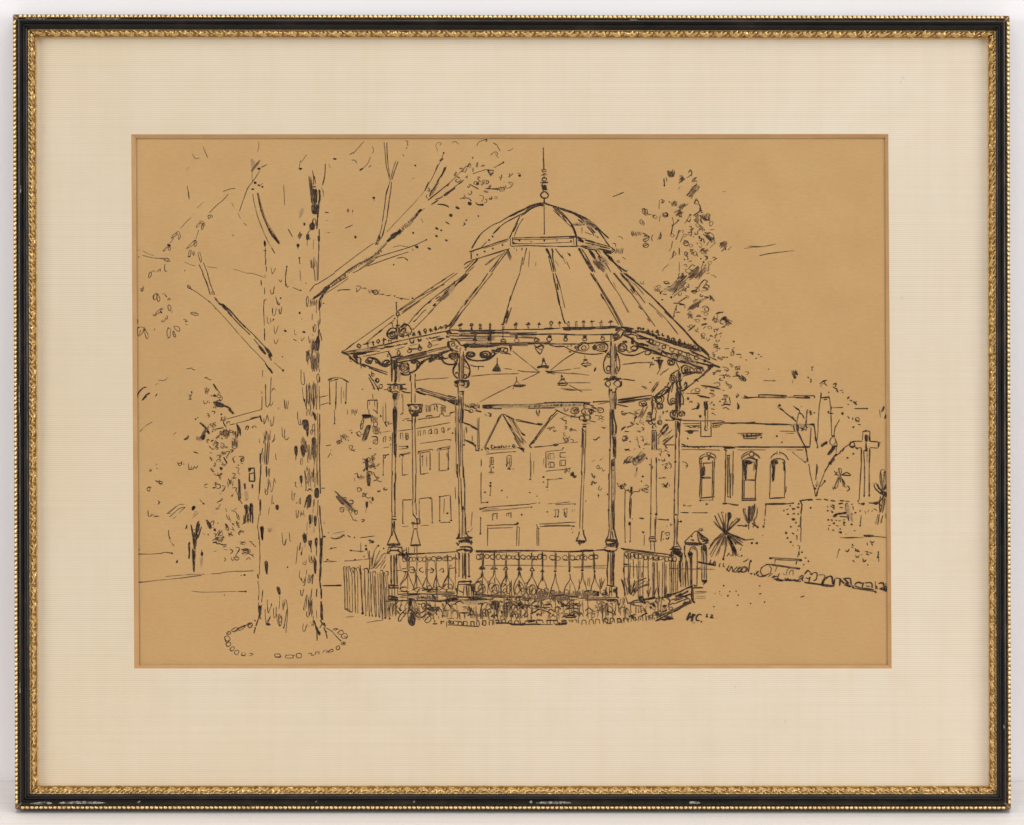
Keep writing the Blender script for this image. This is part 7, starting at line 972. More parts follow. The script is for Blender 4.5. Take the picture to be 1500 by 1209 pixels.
p 520 885 560 880 580 890 560 898/p 570 865 600 855 640 875 640 882 600 885/w3.4 520 885 640 880/w3.4 560 865 600 860/w3 590 870 610 890
#bandstand_posts
@1.7
! 880 600 6
l w1.7 445 430 442 700 440 920/d 440 915 8/l w1.7 440 920 435 1110/l w1.7 490 430 488 700 492 920/d 488 920 11/l w1.7 488 920 475 1115/w3 488 420 490 470/l w1.9 655 300 655 460 648 720 645 960 648 1190/l w2 690 300 688 460 685 640 680 700 680 920 672 960 668 1190/w3 686 620 680 690/d 655 460 9/d 648 800 8/d 662 925 8/w3 650 700 648 740/w2.4 690 360 690 420
#signature
@1.8
! 1000 860 16.33
w3 185 610 150 690 100 805/w2.8 252 640 235 720 215 830/w1.9 150 735 220 705 305 655/w1.9 455 675 410 650 350 690 322 750 340 800 405 802/d 445 830 20/w2 592 640 575 690 560 725/d 588 712 26 22/w1.7 662 668 720 668 708 700 660 735 742 735/g d 812 750 20 8/g w1.4 240 860 290 855
! 880 760 6
#distant_ground_lines
@1.4
d 1080 590 7 8/d 1045 640 5/d 1135 640 6/d 1190 637 6/d 1118 677 8/d 1210 672 6/d 1398 590 6/d 1400 660 9 5/d 1318 745 7/d 1440 735 7/d 1202 762 7/d 995 772 6/d 1005 660 4/d 1045 660 4/g 820 655 930 650/g 840 680 920 685/g 830 700 920 700/w1.2 830 640 930 640/d 1060 675 3
#rubble_edging
@1.7
w4 850 380 940 395/w4 940 395 1010 410/l w3 850 380 1010 412/w2 950 410 970 360/w2.4 960 380 985 410 1000 370/w2 980 400 1005 375 1010 410/w2.4 1040 420 1050 390/w2.4 1075 420 1080 390/w3 1075 415 1090 425/d 1045 420 5/w2.4 1110 450 1130 410/w2.4 1100 440 1130 465/w2 1130 460 1150 420 1160 460/w2.4 1165 460 1200 420/w3 1155 465 1200 470/w2 1190 460 1230 430/w2.4 1210 470 1250 440/e 1260 445 30 24 -20/w2.4 1240 470 1280 460/w2.4 1300 470 1310 380/d 1320 375 9/w2.4 1250 380 1265 375/1280 370 1300 350/w3 1310 480 1330 490/d 1325 485 8/w2 1345 480 1350 495/w2.4 1360 490 1380 460/w2.4 1370 500 1390 490
! 1080 480 6
#church_hall
@1.6
l w2 45 620 120 615 250 608/w4 60 600 100 620/w3 60 620 130 615/l w2 130 612 430 618/l w2.6 185 592 300 592 435 600/w3 185 592 195 615/w3 430 595 432 612/l w1.6 200 615 420 608/l w2 440 612 500 612/l w2.6 498 598 680 600/w2.4 498 598 500 615/w3 678 598 680 620/l w2.4 505 615 640 620/w3 590 605 640 615
l w2.8 0 838 150 842 300 850 460 852/w3.6 240 850 300 850/l w2.4 460 855 540 858 680 850/w4 640 850 680 850/g w6 470 860 640 865/l w1.4 370 910 500 912/l w1.4 430 930 500 930/l w1.8 0 930 220 932/w3 50 940 60 970/w2.4 80 935 90 970/130 935 120 965/170 935 170 970/w2.4 60 960 200 945/l w1.4 50 978 170 978/w2.4 170 945 210 940/d 208 968 7/d 348 955 8
l w2.8 0 1050 200 1050 420 1050 600 1052/w3.6 560 1050 640 1050/l w1.4 0 1075 250 1075/l w1.4 430 1075 580 1075/w2.4 520 1076 580 1076/w2 675 850 690 960 710 1055/w3 685 960 690 1000/w3.4 700 1050 710 1060/l w2 650 880 640 1000 638 1050/w2.4 660 860 680 870/w2.4 490 860 510 920/p 520 850 540 860 540 910 525 900/w2.4 550 880 600 900/w2 560 910 600 860/w2.4 600 870 620 880/w2.4 570 880 580 910/d 392 1008 7
w1.8 30 1145 60 1110 100 1090/w2 40 1170 90 1150 140 1150/w1.8 140 1095 180 1120 200 1150/o 108 1098 145 1095 142 1130 112 1130/l w1.5 108 1085 140 1085/w4 130 1150 180 1165/p 45 1180 70 1165 120 1170 120 1200 50 1200/w5 60 1190 130 1190/w4 170 1170 175 1200/w1.8 290 1150 320 1115 350 1100/l w1.6 350 1085 350 1120/l w1.6 372 1085 375 1120/w1.8 375 1095 420 1120 450 1165/w2.2 295 1175 340 1155 390 1155/w2 380 1155 410 1165 420 1200/p 295 1180 350 1165 350 1200 300 1200/w4.4 300 1190 360 1190/w3.6 400 1180 410 1200
#bare_tree
@1.7
w2.4 390 720 450 770 520 825/w3 390 715 410 735/d 372 685 12/d 382 715 9/w1.6 355 690 370 715/w3 480 780 500 800/w1.8 540 750 530 800 520 860/w2.4 520 850 525 900/w1.8 490 690 540 720 550 750/w3 510 705 545 730/w2 550 745 575 770 590 800/w2.4 540 750 560 760/560 690 565 700/w2.4 525 900 560 980 600 1050/w4.4 590 1040 605 1060/w5 600 1060 608 1095/w2.4 608 1090 615 1150/w4 615 1150 618 1180/w1.4 480 1090 540 1140 600 1185/w3 585 1180 605 1185/w2 545 930 580 1020
l w1.6 620 725 610 800 605 910/l w1.5 610 725 600 860/w3 615 720 625 725/w2.2 630 740 645 730 650 745 635 750 655 760 640 770/w3 670 750 685 750/w2.4 595 860 620 880
l w1.5 735 610 720 700 712 800 710 900 700 1000/w3 735 580 735 625/w3.6 740 618 810 610/w4.4 800 605 812 625/w3 760 635 790 630/l w1.8 812 625 820 700 825 800 830 950/w2.4 825 690 828 720/w1.6 825 705 930 702/w2.4 900 705 930 702/w2.4 1030 712 1145 712/d 1140 712 10 7/w2.4 795 750 840 755/d 800 740 8/w2.6 825 755 845 755
w1.8 900 810 870 860 855 900 850 960/w2.4 860 870 855 920/w3.6 830 950 860 955/p 735 1030 790 995 795 1010 745 1050/w2.4 780 1000 790 1030/p 820 1070 840 1050 860 1060 840 1090 810 1120 790 1115/w4 800 1110 860 1040/w4.4 830 1050 880 1040/e 840 1000 24 36 10/w2.4 860 980 880 1030/w2 870 1040 870 1100/p 800 1190 850 1150 860 1160 820 1200/w4 820 1180 870 1110/w2 1000 1020 950 1050 920 1080 880 1120/w3 940 1060 920 1090/w2.4 910 1080 900 1110/w3 810 1195 830 1170/w2.4 880 1110 870 1130
u 480 380 40 40 3/w3 490 390 530 400/p 490 420 510 420 520 445 500 450/w3 510 375 530 420/w2.4 485 410 535 410/w1.6 490 460 485 490/w3 650 350 670 345/w3 655 380 660 360/w2.4 615 435 625 440/d 625 440 5 8/w2.6 640 450 655 465/d 648 475 7/w2.4 725 495 760 470 790 465/w2 760 460 775 500 790 510/w2.4 730 510 740 520/w2 740 500 760 490/w2.4 735 570 740 590/d 805 570 6/w2 840 500 870 490 860 520/w2.4 840 520 870 540/w3 870 530 885 570/w2.4 865 560 885 550/w2 900 555 930 550/d 928 570 5/w2 965 620 985 605 980 620 965 630/w2.4 985 640 1010 640 1000 650/w3.4 1020 650 1050 680/w2.4 1030 660 1050 650/d 975 676 8 5/d 925 755 12 10/w2.4 915 745 930 770/w3 970 780 985 800/d 1015 800 5 10/o 1040 800 1065 790 1070 820 1045 825/w2.4 1035 805 1075 830/w3 1060 850 1085 855/d 1020 876 9/d 1020 1110 8/d 968 1145 10 8/w1.4 1250 720 1260 790
p 1265 740 1285 690 1295 695 1290 720 1270 745/p 1290 800 1305 760 1308 790 1298 805/w1.4 1265 500 1270 505/d 275 366 6 4/w1.6 230 465 330 468/w2.4 310 468 335 468
#stone_cross
@2
l w2 1105 920 1100 990/l w2 1165 910 1165 1000/w3 1100 915 1165 910/w3 1115 910 1140 900/p 1120 950 1145 945 1145 1000 1125 1000/w3.4 1130 940 1130 1000/w4 1160 950 1165 1000/l w2 1010 1000 1100 1000/l w2.4 1165 1000 1235 1005/w2.4 1235 1005 1260 1015/l w2.4 1240 1010 1240 1055/w3 1240 1050 1250 1020/l w2 1090 1055 1060 1060 1030 1050/l w2 1165 1055 1235 1060/e 1010 1030 22 24 0/w2.4 1000 1000 990 1040 1020 1060/w3 1010 1000 1040 1000/w3 1040 1060 1060 1070/w2.4 1000 1045 1040 1040/w4 1130 1010 1135 1090/l w2 1090 1060 1090 1200/l w2.4 1112 1080 1118 1200/l w2.4 1165 1060 1162 1200/w3 1090 1060 1095 1110/w3.4 1165 1080 1160 1150/w2.4 1145 1060 1140 1090/d 1125 1080 8/g w4 1150 1070 1148 1190
! 1080 680 6
l w1.8 1090 0 1080 160 1070 320/l w2.2 1118 0 1120 150 1115 280/l w2.2 1160 0 1160 280/d 1160 275 8 12/d 1115 280 7 10/d 1062 325 6 9
#church_hall
@1.7
l w2 52 0 45 160 42 320/p 55 0 85 0 85 60 80 130 68 130 62 70/w4 70 60 75 130/w4 165 0 162 50/l w2 170 30 155 150/l w1.8 160 140 158 300/l w1.8 65 140 155 145/w2.6 65 140 75 145/l w1.6 62 140 58 300/l w2.4 42 318 165 318/l w1.8 50 302 165 300/w3 40 320 60 320/w3 155 300 165 318/l w1.8 290 0 290 150 283 300/p 298 0 330 0 332 60 318 155 308 155 312 60/w5 315 50 315 140/w4 412 0 415 60/l w2 420 40 418 160 415 300/l w2.8 285 302 350 298 418 295/w2 430 195 425 250
#bare_tree
@1.6
l w1.4 630 0 640 80 665 180/w2.4 625 0 635 20/w2 700 0 695 80 690 140/w1.4 710 20 700 90/w2.4 665 180 680 215/d 682 215 11 13/w3 690 180 700 200/w2.4 700 170 710 190/g w4 700 150 710 190/w3 810 0 780 50/w3 790 30 765 75/w4.4 775 60 780 45/w1.8 765 80 730 170 710 230/w1.8 770 150 730 200/d 768 150 8 10/w2.4 680 230 685 270/w2.4 700 240 700 270 688 285/w2 710 210 705 260/w3 685 270 695 285/w3.4 800 0 830 0
#spiky_plant
@1.4
w1.6 895 40 900 90 910 110/o 890 40 915 45 910 90/w2.4 850 60 880 90/w3 860 90 890 100/w3 855 95 875 85/e 885 85 14 14 0/w2 910 100 960 75 990 90 1000 100/w2.4 920 95 970 100 1000 100/w1.8 890 110 870 160 850 210 840 220/o 860 210 880 150 895 120 880 200/w2 910 110 930 160 930 190/w1.8 925 130 945 170 940 200/w2 960 190 980 200 985 225 960 240/w2.4 900 110 910 160/d 860 215 5/w1.6 835 200 845 230/w1.4 930 190 960 210
o 1260 60 1280 50 1295 60 1290 200 1275 240 1255 130/w2 1260 60 1270 150 1280 230/w2 1290 70 1285 200/w3 1300 60 1305 220/g w10 1305 80 1305 200/w3.4 1290 230 1305 180/w2.6 1240 250 1300 245/p 1250 260 1290 240 1310 250 1310 290 1270 270/w2 1205 180 1210 210 1250 250/w2.6 1225 175 1240 200 1270 240/w2.4 1215 165 1230 180/w2 1200 170 1215 220 1245 245/w2 1240 180 1240 220/w2 1260 280 1250 350 1255 430/w2 1280 280 1270 370 1260 420/w2 1290 290 1285 380 1275 430/w1.8 1250 340 1300 260/w1.8 1300 300 1290 380/w2.4 1245 330 1260 370/1240 440 1215 530/w2 1250 440 1235 535/w1.8 1280 450 1260 520/1270 520 1275 500/1300 430 1310 480/w1.4 1120 410 1130 440/1145 420 1160 400/1180 420 1195 400/1200 390 1230 410
50 390 70 450 85 510/o 60 390 65 430 85 480/w2 100 380 95 500/105 370 100 500/o 130 370 135 440 115 500/w2 150 350 155 400 130 490/155 355 140 470/175 380 170 450 140 500/w2 100 510 100 575/w2.4 130 520 170 550/d 178 555 9 8/w2.4 45 545 80 550/w3 0 540 45 540/w2.4 70 530 85 550/150 500 160 530/d 145 545 6/w3 0 485 25 480/d 5 360 8 6
#stone_wall
@1.7
l w3.4 250 352 340 350 440 350/w4 250 350 300 352/w4 360 350 435 350/l w2.4 440 350 500 340/w3 250 345 252 375/w2 250 380 245 460/w2.4 240 480 238 500/w2 240 510 232 545/d 230 550 9 9/w2.4 545 325 600 315 660 310/w3 555 325 570 360/w3.4 570 350 560 440/w2.4 560 450 555 560/w2.4 560 540 562 590/w2 560 590 558 680/w2.4 550 720 545 750/w2 545 760 530 820/w4 540 770 545 800/w2.4 555 680 565 680/d 568 775 8/w2.4 690 310 740 312/w3 760 308 800 318/w3 820 320 860 325/w3.4 900 320 940 325/w2.6 950 325 985 330/d 645 385 9/w3 620 320 665 315
d 465 365 7/d 490 345 9 7/w3 480 390 510 395/w4 485 400 510 390/d 540 350 8/d 535 380 12 8/d 410 410 7/w2.6 430 400 450 395/d 445 440 9/w2.4 485 440 500 430 505 445/d 535 440 7/p 475 480 500 475 510 490 490 498/d 515 515 6 9/d 540 545 8/d 470 550 7/w3 470 555 480 550/d 530 580 5/d 430 605 10 12/w3 480 605 500 615/d 520 630 5/g w3 525 630 525 665/d 440 650 9/d 470 685 9 8/d 490 715 5/d 535 715 5
w2.4 790 370 800 380/w3 820 370 845 385/w3 830 360 855 365/w3.4 850 370 850 400/d 795 410 8/w2.4 820 410 845 420/d 835 425 7/w3 890 350 930 345/w3 900 380 930 385/p 950 350 970 345 975 410 965 430 950 400/g w7 965 350 975 480/w3.4 850 450 880 440 960 430/p 840 455 870 440 880 455 850 470/w4 920 430 960 425/w2.4 900 460 970 465/d 800 490 9 8/w3 820 490 840 495/d 850 520 9/d 870 495 6/w2.4 890 500 910 495/w3 930 490 945 490/d 940 515 11/w3 930 530 950 540/w2.6 800 540 820 540/w2.4 800 560 805 580/d 845 580 10 7/w3 870 540 890 545/w3 890 595 920 605/d 910 600 10/d 905 570 6/d 955 615 4/w3 1005 350 1010 360/w2.4 1015 370 1020 400/d 1040 428 9 7/w3 1005 430 1010 450/w3.4 1000 470 1010 500/d 1005 530 9/w3 970 440 980 500/g w4 1000 440 1010 510
w2.4 1065 345 1080 350/p 1085 345 1120 340 1115 360 1095 360/w3 1155 340 1200 345/p 1190 340 1235 330 1240 350 1215 358/w2 1240 330 1250 320/l w1.6 1090 450 1080 540/d 1080 542 8/d 1080 412 7/w1.5 900 645 960 648/w2.4 940 648 1060 645/g w1.6 1060 645 1110 645/w4 1110 630 1200 632/w2.4 1110 625 1140 640/w2 1200 635 1310 645/d 1032 585 6
#flower_bed
@1.5
w3 1010 700 1020 720/w2.4 1005 730 1020 735/1015 700 1005 720/w2.4 1140 690 1145 715/w2.4 1165 675 1185 690 1205 680/w3 1180 695 1190 715/w1.8 895 750 885 790/g 885 790 875 830/d 900 750 5/w2 950 760 970 770 985 745/w2.4 955 765 975 770/w2.6 1035 740 1050 770/w3 1035 760 1075 770/w2.4 1050 750 1070 760/w2 1125 770 1150 770 1140 790/w2.4 1130 790 1160 800/w2.4 1160 780 1185 785/w1.8 1040 800 1050 820 1075 800/w2 1040 820 1070 820/1085 790 1100 800/w2 1105 830 1110 860 1135 840/w2.4 1110 860 1130 855/w3 1015 845 1030 860/w3 1240 765 1240 800/p 1225 825 1240 790 1248 830/d 1148 887 6/w1.6 1240 830 1245 860
#park_bench
@1.8
l w2 280 825 340 825 560 838/l w2 330 838 440 845 560 850/w4 280 828 310 828/w3 540 840 570 845/d 558 845 11/w2 335 840 330 875/w3 330 840 333 850/w3 525 855 515 885/w2.4 520 860 515 880/l w2 250 880 330 885 550 915/l w1.8 300 890 420 905 545 925/w4.4 255 882 280 884/w3 520 915 550 920/d 545 918 8/w2 255 885 215 910 205 940 210 970/w1.5 350 900 330 950/w1.4 430 980 440 930 470 910/w1.4 455 980 465 940 490 935 490 980/w1.4 280 890 300 920 290 960/d 600 825 8 6/d 625 855 8/d 585 885 6/w1.4 400 960 420 975
#rubble_edging
@1.8
w2.4 0 920 30 900/w2.4 0 940 60 950 80 920/e 60 930 22 20 -20/w2.4 95 950 115 850/d 120 850 9/w2.4 60 860 90 840/w2.4 0 940 20 960/d 125 965 8/w2.4 150 960 155 980/w2.4 165 970 190 940/w3 180 980 200 990/w2.4 200 990 250 985/w2.4 210 960 230 985/w3.4 210 985 260 975/w2.4 240 980 290 960/w2 270 990 310 960/w3 310 990 330 980/w2.6 300 1000 350 985/w3 320 1010 400 1020/w4 340 1020 400 1025/w2.4 350 1000 400 1030/w3.4 400 1020 480 1025/w2.6 420 1000 430 1030/w2.4 350 1010 370 960/w4 430 1015 560 1030/w3 440 1000 470 1030/w3.4 500 1010 530 1035/w2.4 540 1000 560 985 580 980 570 1020/w2.4 530 1020 570 1000/w3 560 1000 580 1030/w2.4 590 970 620 935 640 950/w3 610 940 625 940/w2.4 640 950 650 975 670 955/w3 670 955 700 960 695 1010 670 1025/w3 640 970 660 960/w3.4 640 990 630 1040/w2.4 600 1000 640 1010/d 612 1045 6/w2 710 975 770 980 740 1050/w4 750 1060 760 1020 800 990/w3.4 740 1060 770 1010/w3 800 990 830 990 840 1060/w3 840 1060 860 1010/w2.4 860 1000 910 1010 900 1030/w3 850 1070 855 1010/l w3.4 590 1040 740 1060 850 1075/w4.4 740 1065 830 1075/w3.4 900 1070 905 1010/w4 910 1020 940 1050/w3 930 1010 990 1005 1000 1060/w3.4 940 1010 980 1050/w3 940 1060 990 1080/w4 950 1045 1000 1080/w2.4 1000 1060 1030 1090/w4 1015 1070 1020 1095/w3 1030 1060 1060 1040 1100 1050/w3 1030 1070 1090 1090/w3.4 1110 1040 1095 1090/w3 1120 1045 1180 1045 1185 1090/w3 1100 1090 1200 1105/w2.4 1130 1070 1170 1080/w4.4 1200 1115 1220 1125/w2 1215 1030 1215 1100/w3 1240 1050 1280 1045 1290 1080/w3.4 1225 1070 1230 1100/w5 1250 1095 1310 1105/p 1260 1090 1310 1070 1315 1120 1290 1115/w2.4 1300 1050 1310 1060/l w2.4 1020 1090 1120 1105 1210 1120/w4 1210 1130 1225 1125/d 195 1070 5/d 205 1140 8 5/w2.4 555 1170 590 1160/d 640 1085 3
"""

PARTS = {                                # which strokes belong to which drawn subject
 'ink_tree': ['left_tree'], 'ink_tree_kerb': ['tree_kerb'],
 'ink_bandstand': ['bandstand', 'bandstand_brackets', 'bandstand_posts', 'bandstand_tie_beam', 'roof_cresting', 'hanging_lamps', 'bandstand_base', 'entrance_pillar'],
 'ink_railing': ['bandstand_railing', 'railing_balusters'],
 'ink_flower_bed': ['flowerbed_plants', 'bed_kerb_stones'], 'ink_border_plants': ['flower_bed'], 'ink_palm_tuft': ['palm_tuft'],
 'ink_bushes': ['background_bushes'], 'ink_foliage': ['centre_trees'], 'ink_cabbage_palm': ['cabbage_palm'], 'ink_spiky_plant': ['spiky_plant'],
 'ink_terrace': ['left_houses'], 'ink_chimneys': ['house_chimneys'], 'ink_gabled_house': ['centre_houses'], 'ink_window': ['kiosk'],
 'ink_fence': ['picket_fence'], 'ink_lawn_lines': ['distant_ground_lines'],
 'ink_poplar': ['poplar_tree'], 'ink_bare_tree': ['bare_tree'],
 'ink_church_hall': ['church_hall'], 'ink_cross': ['stone_cross'], 'ink_stone_wall': ['stone_wall', 'rubble_edging'],
 'ink_bench': ['park_bench'], 'ink_lettering': ['sign_lettering'], 'ink_signature': ['signature'],
}
GROUP2PART = {g: p for p, gs in PARTS.items() for g in gs}
SPLIT = {'ink_bushes': [440], 'ink_spiky_plant': [1180, 1262], 'ink_lawn_lines': [440, 850], 'ink_foliage': [880], 'ink_terrace': [440]}   # separate drawn pieces, by x
MESH = {}
rnd = random.Random(62)
ZC = [0.00011]

def catmull(pts, closed, step):
    n = len(pts)
    if n < 3 and not closed:
        segs = [(pts[0], pts[0], pts[-1], pts[-1])]
    else:
        g = (lambda i: pts[i % n]) if closed else (lambda i: pts[min(max(i, 0), n - 1)])
        segs = [(g(i - 1), g(i), g(i + 1), g(i + 2)) for i in range(n if closed else n - 1)]
    out = []
    for (a, b, c, d) in segs:
        ln = math.hypot(c[0] - b[0], c[1] - b[1])
        m = max(1, int(ln / step))
        for k in range(m):
            t = k / m
            out.append(tuple(0.5 * (2 * b[q] + (c[q] - a[q]) * t + (2 * a[q] - 5 * b[q] + 4 * c[q] - d[q]) * t * t
                                    + (3 * b[q] - a[q] - 3 * c[q] + d[q]) * t ** 3) for q in (0, 1)))
    out.append(pts[0] if closed else pts[-1])
    return out

def resample(pts, step):
    out = [pts[0]]
    for a, b in zip(pts, pts[1:]):
        m = max(1, int(math.hypot(b[0] - a[0], b[1] - a[1]) / step))
        out += [(a[0] + (b[0] - a[0]) * k / m, a[1] + (b[1] - a[1]) * k / m) for k in range(1, m + 1)]
    return out

CLIP = (204.5, 1296.0, 203.5, 974.0)
def emit_fill(part, ring, wash, small=False):
    V, F, M = MESH.setdefault(part, ([], [], []))
    ZC[0] += 2e-8
    b0 = len(V)
    c = (sum(p[0] for p in ring) / len(ring), sum(p[1] for p in ring) / len(ring))
    for p in ring: V.append(L(P(p[0], p[1], ZC[0])))
    F.append(tuple(range(b0, b0 + len(ring)))); M.append(4 if wash else 0 if small else 3)

def emit_line(part, pts, w, wash, closed=False):
    V, F, M = MESH.setdefault(part, ([], [], []))
    ZC[0] += 2e-8
    n = len(pts)
    if n < 2: return
    seed = rnd.uniform(0, 500)
    b0 = len(V); cnt = 0; s = 0
    for k, p in enumerate(pts):
        a, b = pts[max(0, k - 1)], pts[min(n - 1, k + 1)]
        if closed and k in (0, n - 1): a, b = pts[n - 2], pts[1]
        dx, dy = b[0] - a[0], b[1] - a[1]
        h = math.hypot(dx, dy) or 1
        nx, ny = -dy / h, dx / h
        if k: s += math.hypot(p[0] - pts[k - 1][0], p[1] - pts[k - 1][1])
        press = 0.92 + 0.42 * noise.noise((s * 0.045, seed, 0)) + 0.28 * noise.noise((s * 0.33, seed, 7))
        if not closed: press *= 0.62 + 0.38 * min(1, min(k, n - 1 - k) / 2.0)
        wl = 0.5 * w * max(0.3, press)
        ja = 0.10 * w * noise.noise((s * 0.9, seed, 3)); jb = 0.10 * w * noise.noise((s * 0.9, seed, 5))
        wob = 0.22 * noise.noise((s * 0.06, seed, 11))
        V.append(L(P(p[0] + nx * (wl + ja + wob), p[1] + ny * (wl + ja + wob), ZC[0])))
        V.append(L(P(p[0] - nx * (wl + jb - wob), p[1] - ny * (wl + jb - wob), ZC[0])))
        cnt += 1
    for k in range(cnt - 1):
        q = b0 + 2 * k
        dens = 0.5 * (w - 1.45) + 0.95 * noise.noise((k * 0.16, seed, 21)) + (0.35 if k < 2 or k > cnt - 4 else 0)
        F.append((q, q + 1, q + 3, q + 2)); M.append((4 if w > 3 else 1) if wash else 3 if w > 3.2 else 0 if dens > 0.0 else 2 if dens > -0.46 else 1 if dens > -0.66 else 4)

def ell(x, y, rx, ry, ang, n, seed, rough):
    c, s = math.cos(ang), math.sin(ang)
    out = []
    for k in range(n):
        th = 2 * math.pi * k / n
        r = 1 + rough * noise.noise((math.cos(th) * 1.3, math.sin(th) * 1.3, seed))
        X, Y = rx * r * math.cos(th), ry * r * math.sin(th)
        out.append((x + X * c - Y * s, y + X * s + Y * c))
    return out

group = ''; ox = oy = 0; kk = 6; part = None; defw = 1.5
for line in STROKES.split('\n'):
    line = line.strip()
    if not line: continue
    if line[0] == '!':
        ox, oy, kk = [float(t) for t in line[1:].split()]
        continue
    if line[0] == '#':
        group = line[1:]
        part = GROUP2PART[line[1:]] if line[1:] in GROUP2PART else part
        continue
    if line[0] == '@':
        defw = float(line[1:]); continue
    for st in line.split('/'):
        flags = set(); w = defw; nums = []
        for t in st.split():
            if t[0] == 'w': w = float(t[1:])
            elif t.isalpha(): flags.add(t)
            else: nums.append(float(t))
        if len(nums) < 2: continue
        wash = 1 if 'g' in flags else 0
        w *= 0.86 if group in ('roof_cresting', 'bandstand_brackets', 'hanging_lamps') and w < 3 else 1.45 if part == 'ink_signature' else WSCALE + 0.14 * min(1.0, max(0.0, (w - 1.8) / 2.4))
        keep = part
        part = (keep, sum(nums[0] / kk + ox > b for b in SPLIT.get(keep, [])))
        if 'd' in flags or len(nums) < 4:
            x, y = nums[0] / kk + ox, nums[1] / kk + oy
            rx = (nums[2] if len(nums) > 2 else 6) / kk
            ry = nums[3] / kk if len(nums) > 3 else rx
            an = math.radians(nums[4]) if len(nums) > 4 else 0
            emit_fill(part, ell(x, y, max(rx, 0.5), max(ry, 0.5), an, 10, rnd.uniform(0, 99), 0.45), wash, True)
        elif 'e' in flags:
            x, y, rx, ry, an = nums[0] / kk + ox, nums[1] / kk + oy, nums[2] / kk, nums[3] / kk, math.radians(nums[4])
            r0 = rnd.uniform(0, 6.28)
            ring = ell(x, y, rx, ry, an, 12, rnd.uniform(0, 99), 0.25)
            q = int(r0 / 6.28 * 12); ring = ring[q:] + ring[:q]
            emit_line(part, catmull(ring + [ring[0], ring[1]], False, 1.2), w, wash)
        elif 'k' in flags:                   # dry-brush smudge: a bundle of short ragged strokes
            x1, y1, x2, y2, hh = [nums[q] / kk for q in range(5)]
            n = int(nums[5]); dx, dy = x2 - x1, y2 - y1; dl = math.hypot(dx, dy)
            for q in range(n):
                a = rnd.gauss(0, 0.3) * hh
                f0, f1 = rnd.uniform(-0.05, 0.35), rnd.uniform(0.6, 1.1)
                o_ = (ox + x1 - dy / dl * a, oy + y1 + dx / dl * a)
                pt = [(o_[0] + dx * f, o_[1] + dy * f) for f in (f0, (f0 + f1) / 2 , f1)]
                sv = rnd.random()
                emit_line(part, catmull(pt, False, 1.2), rnd.uniform(0.5, 1.5), 1 if sv < 0.45 else 0)
        elif 'v' in flags:
            x1, y1, x2, y2, hh = [nums[q] / kk for q in range(5)]
            n = int(nums[5]); dx, dy = x2 - x1, y2 - y1; dl = math.hypot(dx, dy)
            pts = []
            for q in range(2 * n + 1):
                f = q / (2 * n) + rnd.uniform(-0.3, 0.3) / n
                a = (0.5 if q % 2 else -0.5) * hh * rnd.uniform(0.7, 1.1)
                pts.append((x1 + ox + dx * f - dy / dl * a, y1 + oy + dy * f + dx / dl * a))
            emit_line(part, catmull(pts, False, 1.0), w * 0.8, wash)
        elif 'u' in flags:
            x, y, ww, hh, n = nums[0] / kk + ox, nums[1] / kk + oy, nums[2] / kk, nums[3] / kk, int(nums[4])
            pts = []
            for q in range(2 * n + 1):
                jx, jy = rnd.uniform(-0.12, 0.12) * ww / n * 2, rnd.uniform(-0.18, 0.18) * hh
                pts.append((x + ww * q / (2 * n) + jx, y + (hh if q % 2 else 0) * rnd.uniform(0.75, 1) + jy))
            emit_line(part, catmull(pts, False, 1.0), w * 0.62, wash)
        else:
            pts = [(nums[q] / kk + ox, nums[q + 1] / kk + oy) for q in range(0, len(nums) - 1, 2)]
            if 'p' in flags:
                ring = catmull(pts, True, 1.5)[:-1] if len(pts) > 3 else pts
                emit_fill(part, ring, wash)
            elif 'o' in flags:
                emit_line(part, catmull(pts, True, 1.2), w, wash, True)
            elif 'l' in flags or len(pts) == 2:
                emit_line(part, resample(pts, 3.0), w, wash)
            else:
                emit_line(part, catmull(pts, False, 1.6), w, wash)
        part = keep

LABELS = {'ink_signature': 'handwritten initials H.C. and the year 62', 'ink_lettering': 'small shop sign lettering on the drawn gable'}
# grass blades and edging stones along the foot of the bandstand
def foot(x):
    return 915 - 9 * max(0, (x - 850) / 120) ** 2 - 5 * max(0, (640 - x) / 80)
part = ('ink_flower_bed', 0)
for q in range(150):
    x = rnd.uniform(566, 968); y1 = foot(x) - rnd.uniform(4, 16); hgt = rnd.uniform(5, 22)
    y0 = max(y1 - hgt, 876 - 16 * max(0, (x - 940) / 60))
    emit_line(part, catmull([(x, y1), (x + rnd.uniform(-1.5, 1.5), (y0 + y1) / 2), (x + rnd.uniform(-4, 4), y0)], False, 1.5), rnd.uniform(0.7, 1.2), 1 if rnd.random() < 0.35 else 0)
for q in range(46):
    x, y = rnd.uniform(575, 965), rnd.uniform(882, 904)
    x2 = x + rnd.choice((-1, 1)) * rnd.uniform(6, 16)
    emit_line(part, catmull([(x, y), ((x + x2) / 2, y - rnd.uniform(2, 6)), (x2, y + rnd.uniform(-2, 4))], False, 1.2), rnd.uniform(0.9, 1.7), 1 if rnd.random() < 0.25 else 0)
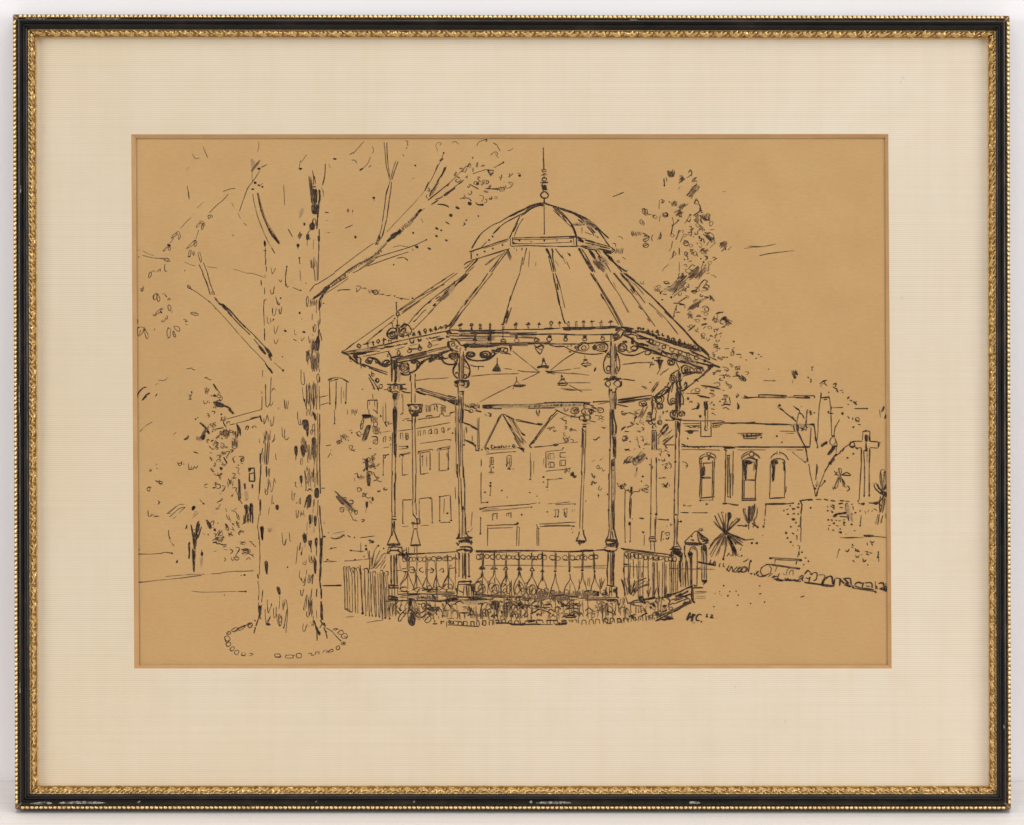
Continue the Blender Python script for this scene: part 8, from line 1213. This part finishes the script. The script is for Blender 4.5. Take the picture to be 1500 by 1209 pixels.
for q in range(22):
    x, y = rnd.uniform(690, 890), rnd.uniform(870, 884)
    emit_line(part, ell(x, y, rnd.uniform(2, 4), rnd.uniform(1.5, 3), rnd.uniform(0, 3), 11, rnd.uniform(0, 99), 0.5), rnd.uniform(0.8, 1.3), 1 if rnd.random() < 0.5 else 0)
# small leaf loops scattered through the crowns
for (pt_, cx, cy, sx, sy, n) in ((('ink_bushes', 0), 322, 665, 17, 62, 34), (('ink_bushes', 0), 338, 775, 24, 16, 14), (('ink_bushes', 1), 546, 690, 11, 50, 16), (('ink_poplar', 0), 1015, 390, 25, 62, 34),
                                (('ink_poplar', 0), 1052, 545, 24, 34, 22), (('ink_tree', 0), 690, 262, 42, 34, 24), (('ink_tree', 0), 240, 450, 26, 30, 8), (('ink_foliage', 1), 950, 640, 20, 55, 16), (('ink_foliage', 0), 835, 640, 18, 40, 10)):
    for q in range(n):
        x, y = rnd.gauss(cx, sx * 0.6), rnd.gauss(cy, sy * 0.6)
        a0 = rnd.uniform(0, 6.28); r = rnd.uniform(1.6, 3.3)
        if rnd.random() < 0.55:
            ring = ell(x, y, r, r * 0.62, a0, 11, rnd.uniform(0, 99), 0.4)
            emit_line(pt_, catmull(ring[:9], False, 0.9), rnd.uniform(0.9, 1.3), 1 if rnd.random() < 0.25 else 0)
        else:
            c_, s_ = math.cos(a0), math.sin(a0)
            w_ = [(-4, 1), (-2.6, -2), (-1, 1.2), (0.6, -1.8), (2, 1.2), (3.6, -1)]
            emit_line(pt_, catmull([(x + (X * c_ - Y * s_) * r / 3, y + (X * s_ + Y * c_) * r / 3) for X, Y in w_], False, 0.9), rnd.uniform(0.9, 1.3), 1 if rnd.random() < 0.25 else 0)
for q in range(13):
    x = 852 + q * 10.5 + rnd.uniform(-1, 1); y = foot(x) + rnd.uniform(-1, 1)
    emit_line(part, [(x, y), (x + 0.4, y - 6.5), (x + 3, y - 7.4), (x + 6, y - 6.2), (x + 6.6, y - 0.4)], rnd.uniform(1.0, 1.5), 0)

for (p, q), (V, F, M) in MESH.items():
    o = mesh_obj(p, V, F, [INK, WASH, MID, DRY, PALE], paper, M)
    if p in LABELS: o['label'] = LABELS[p]
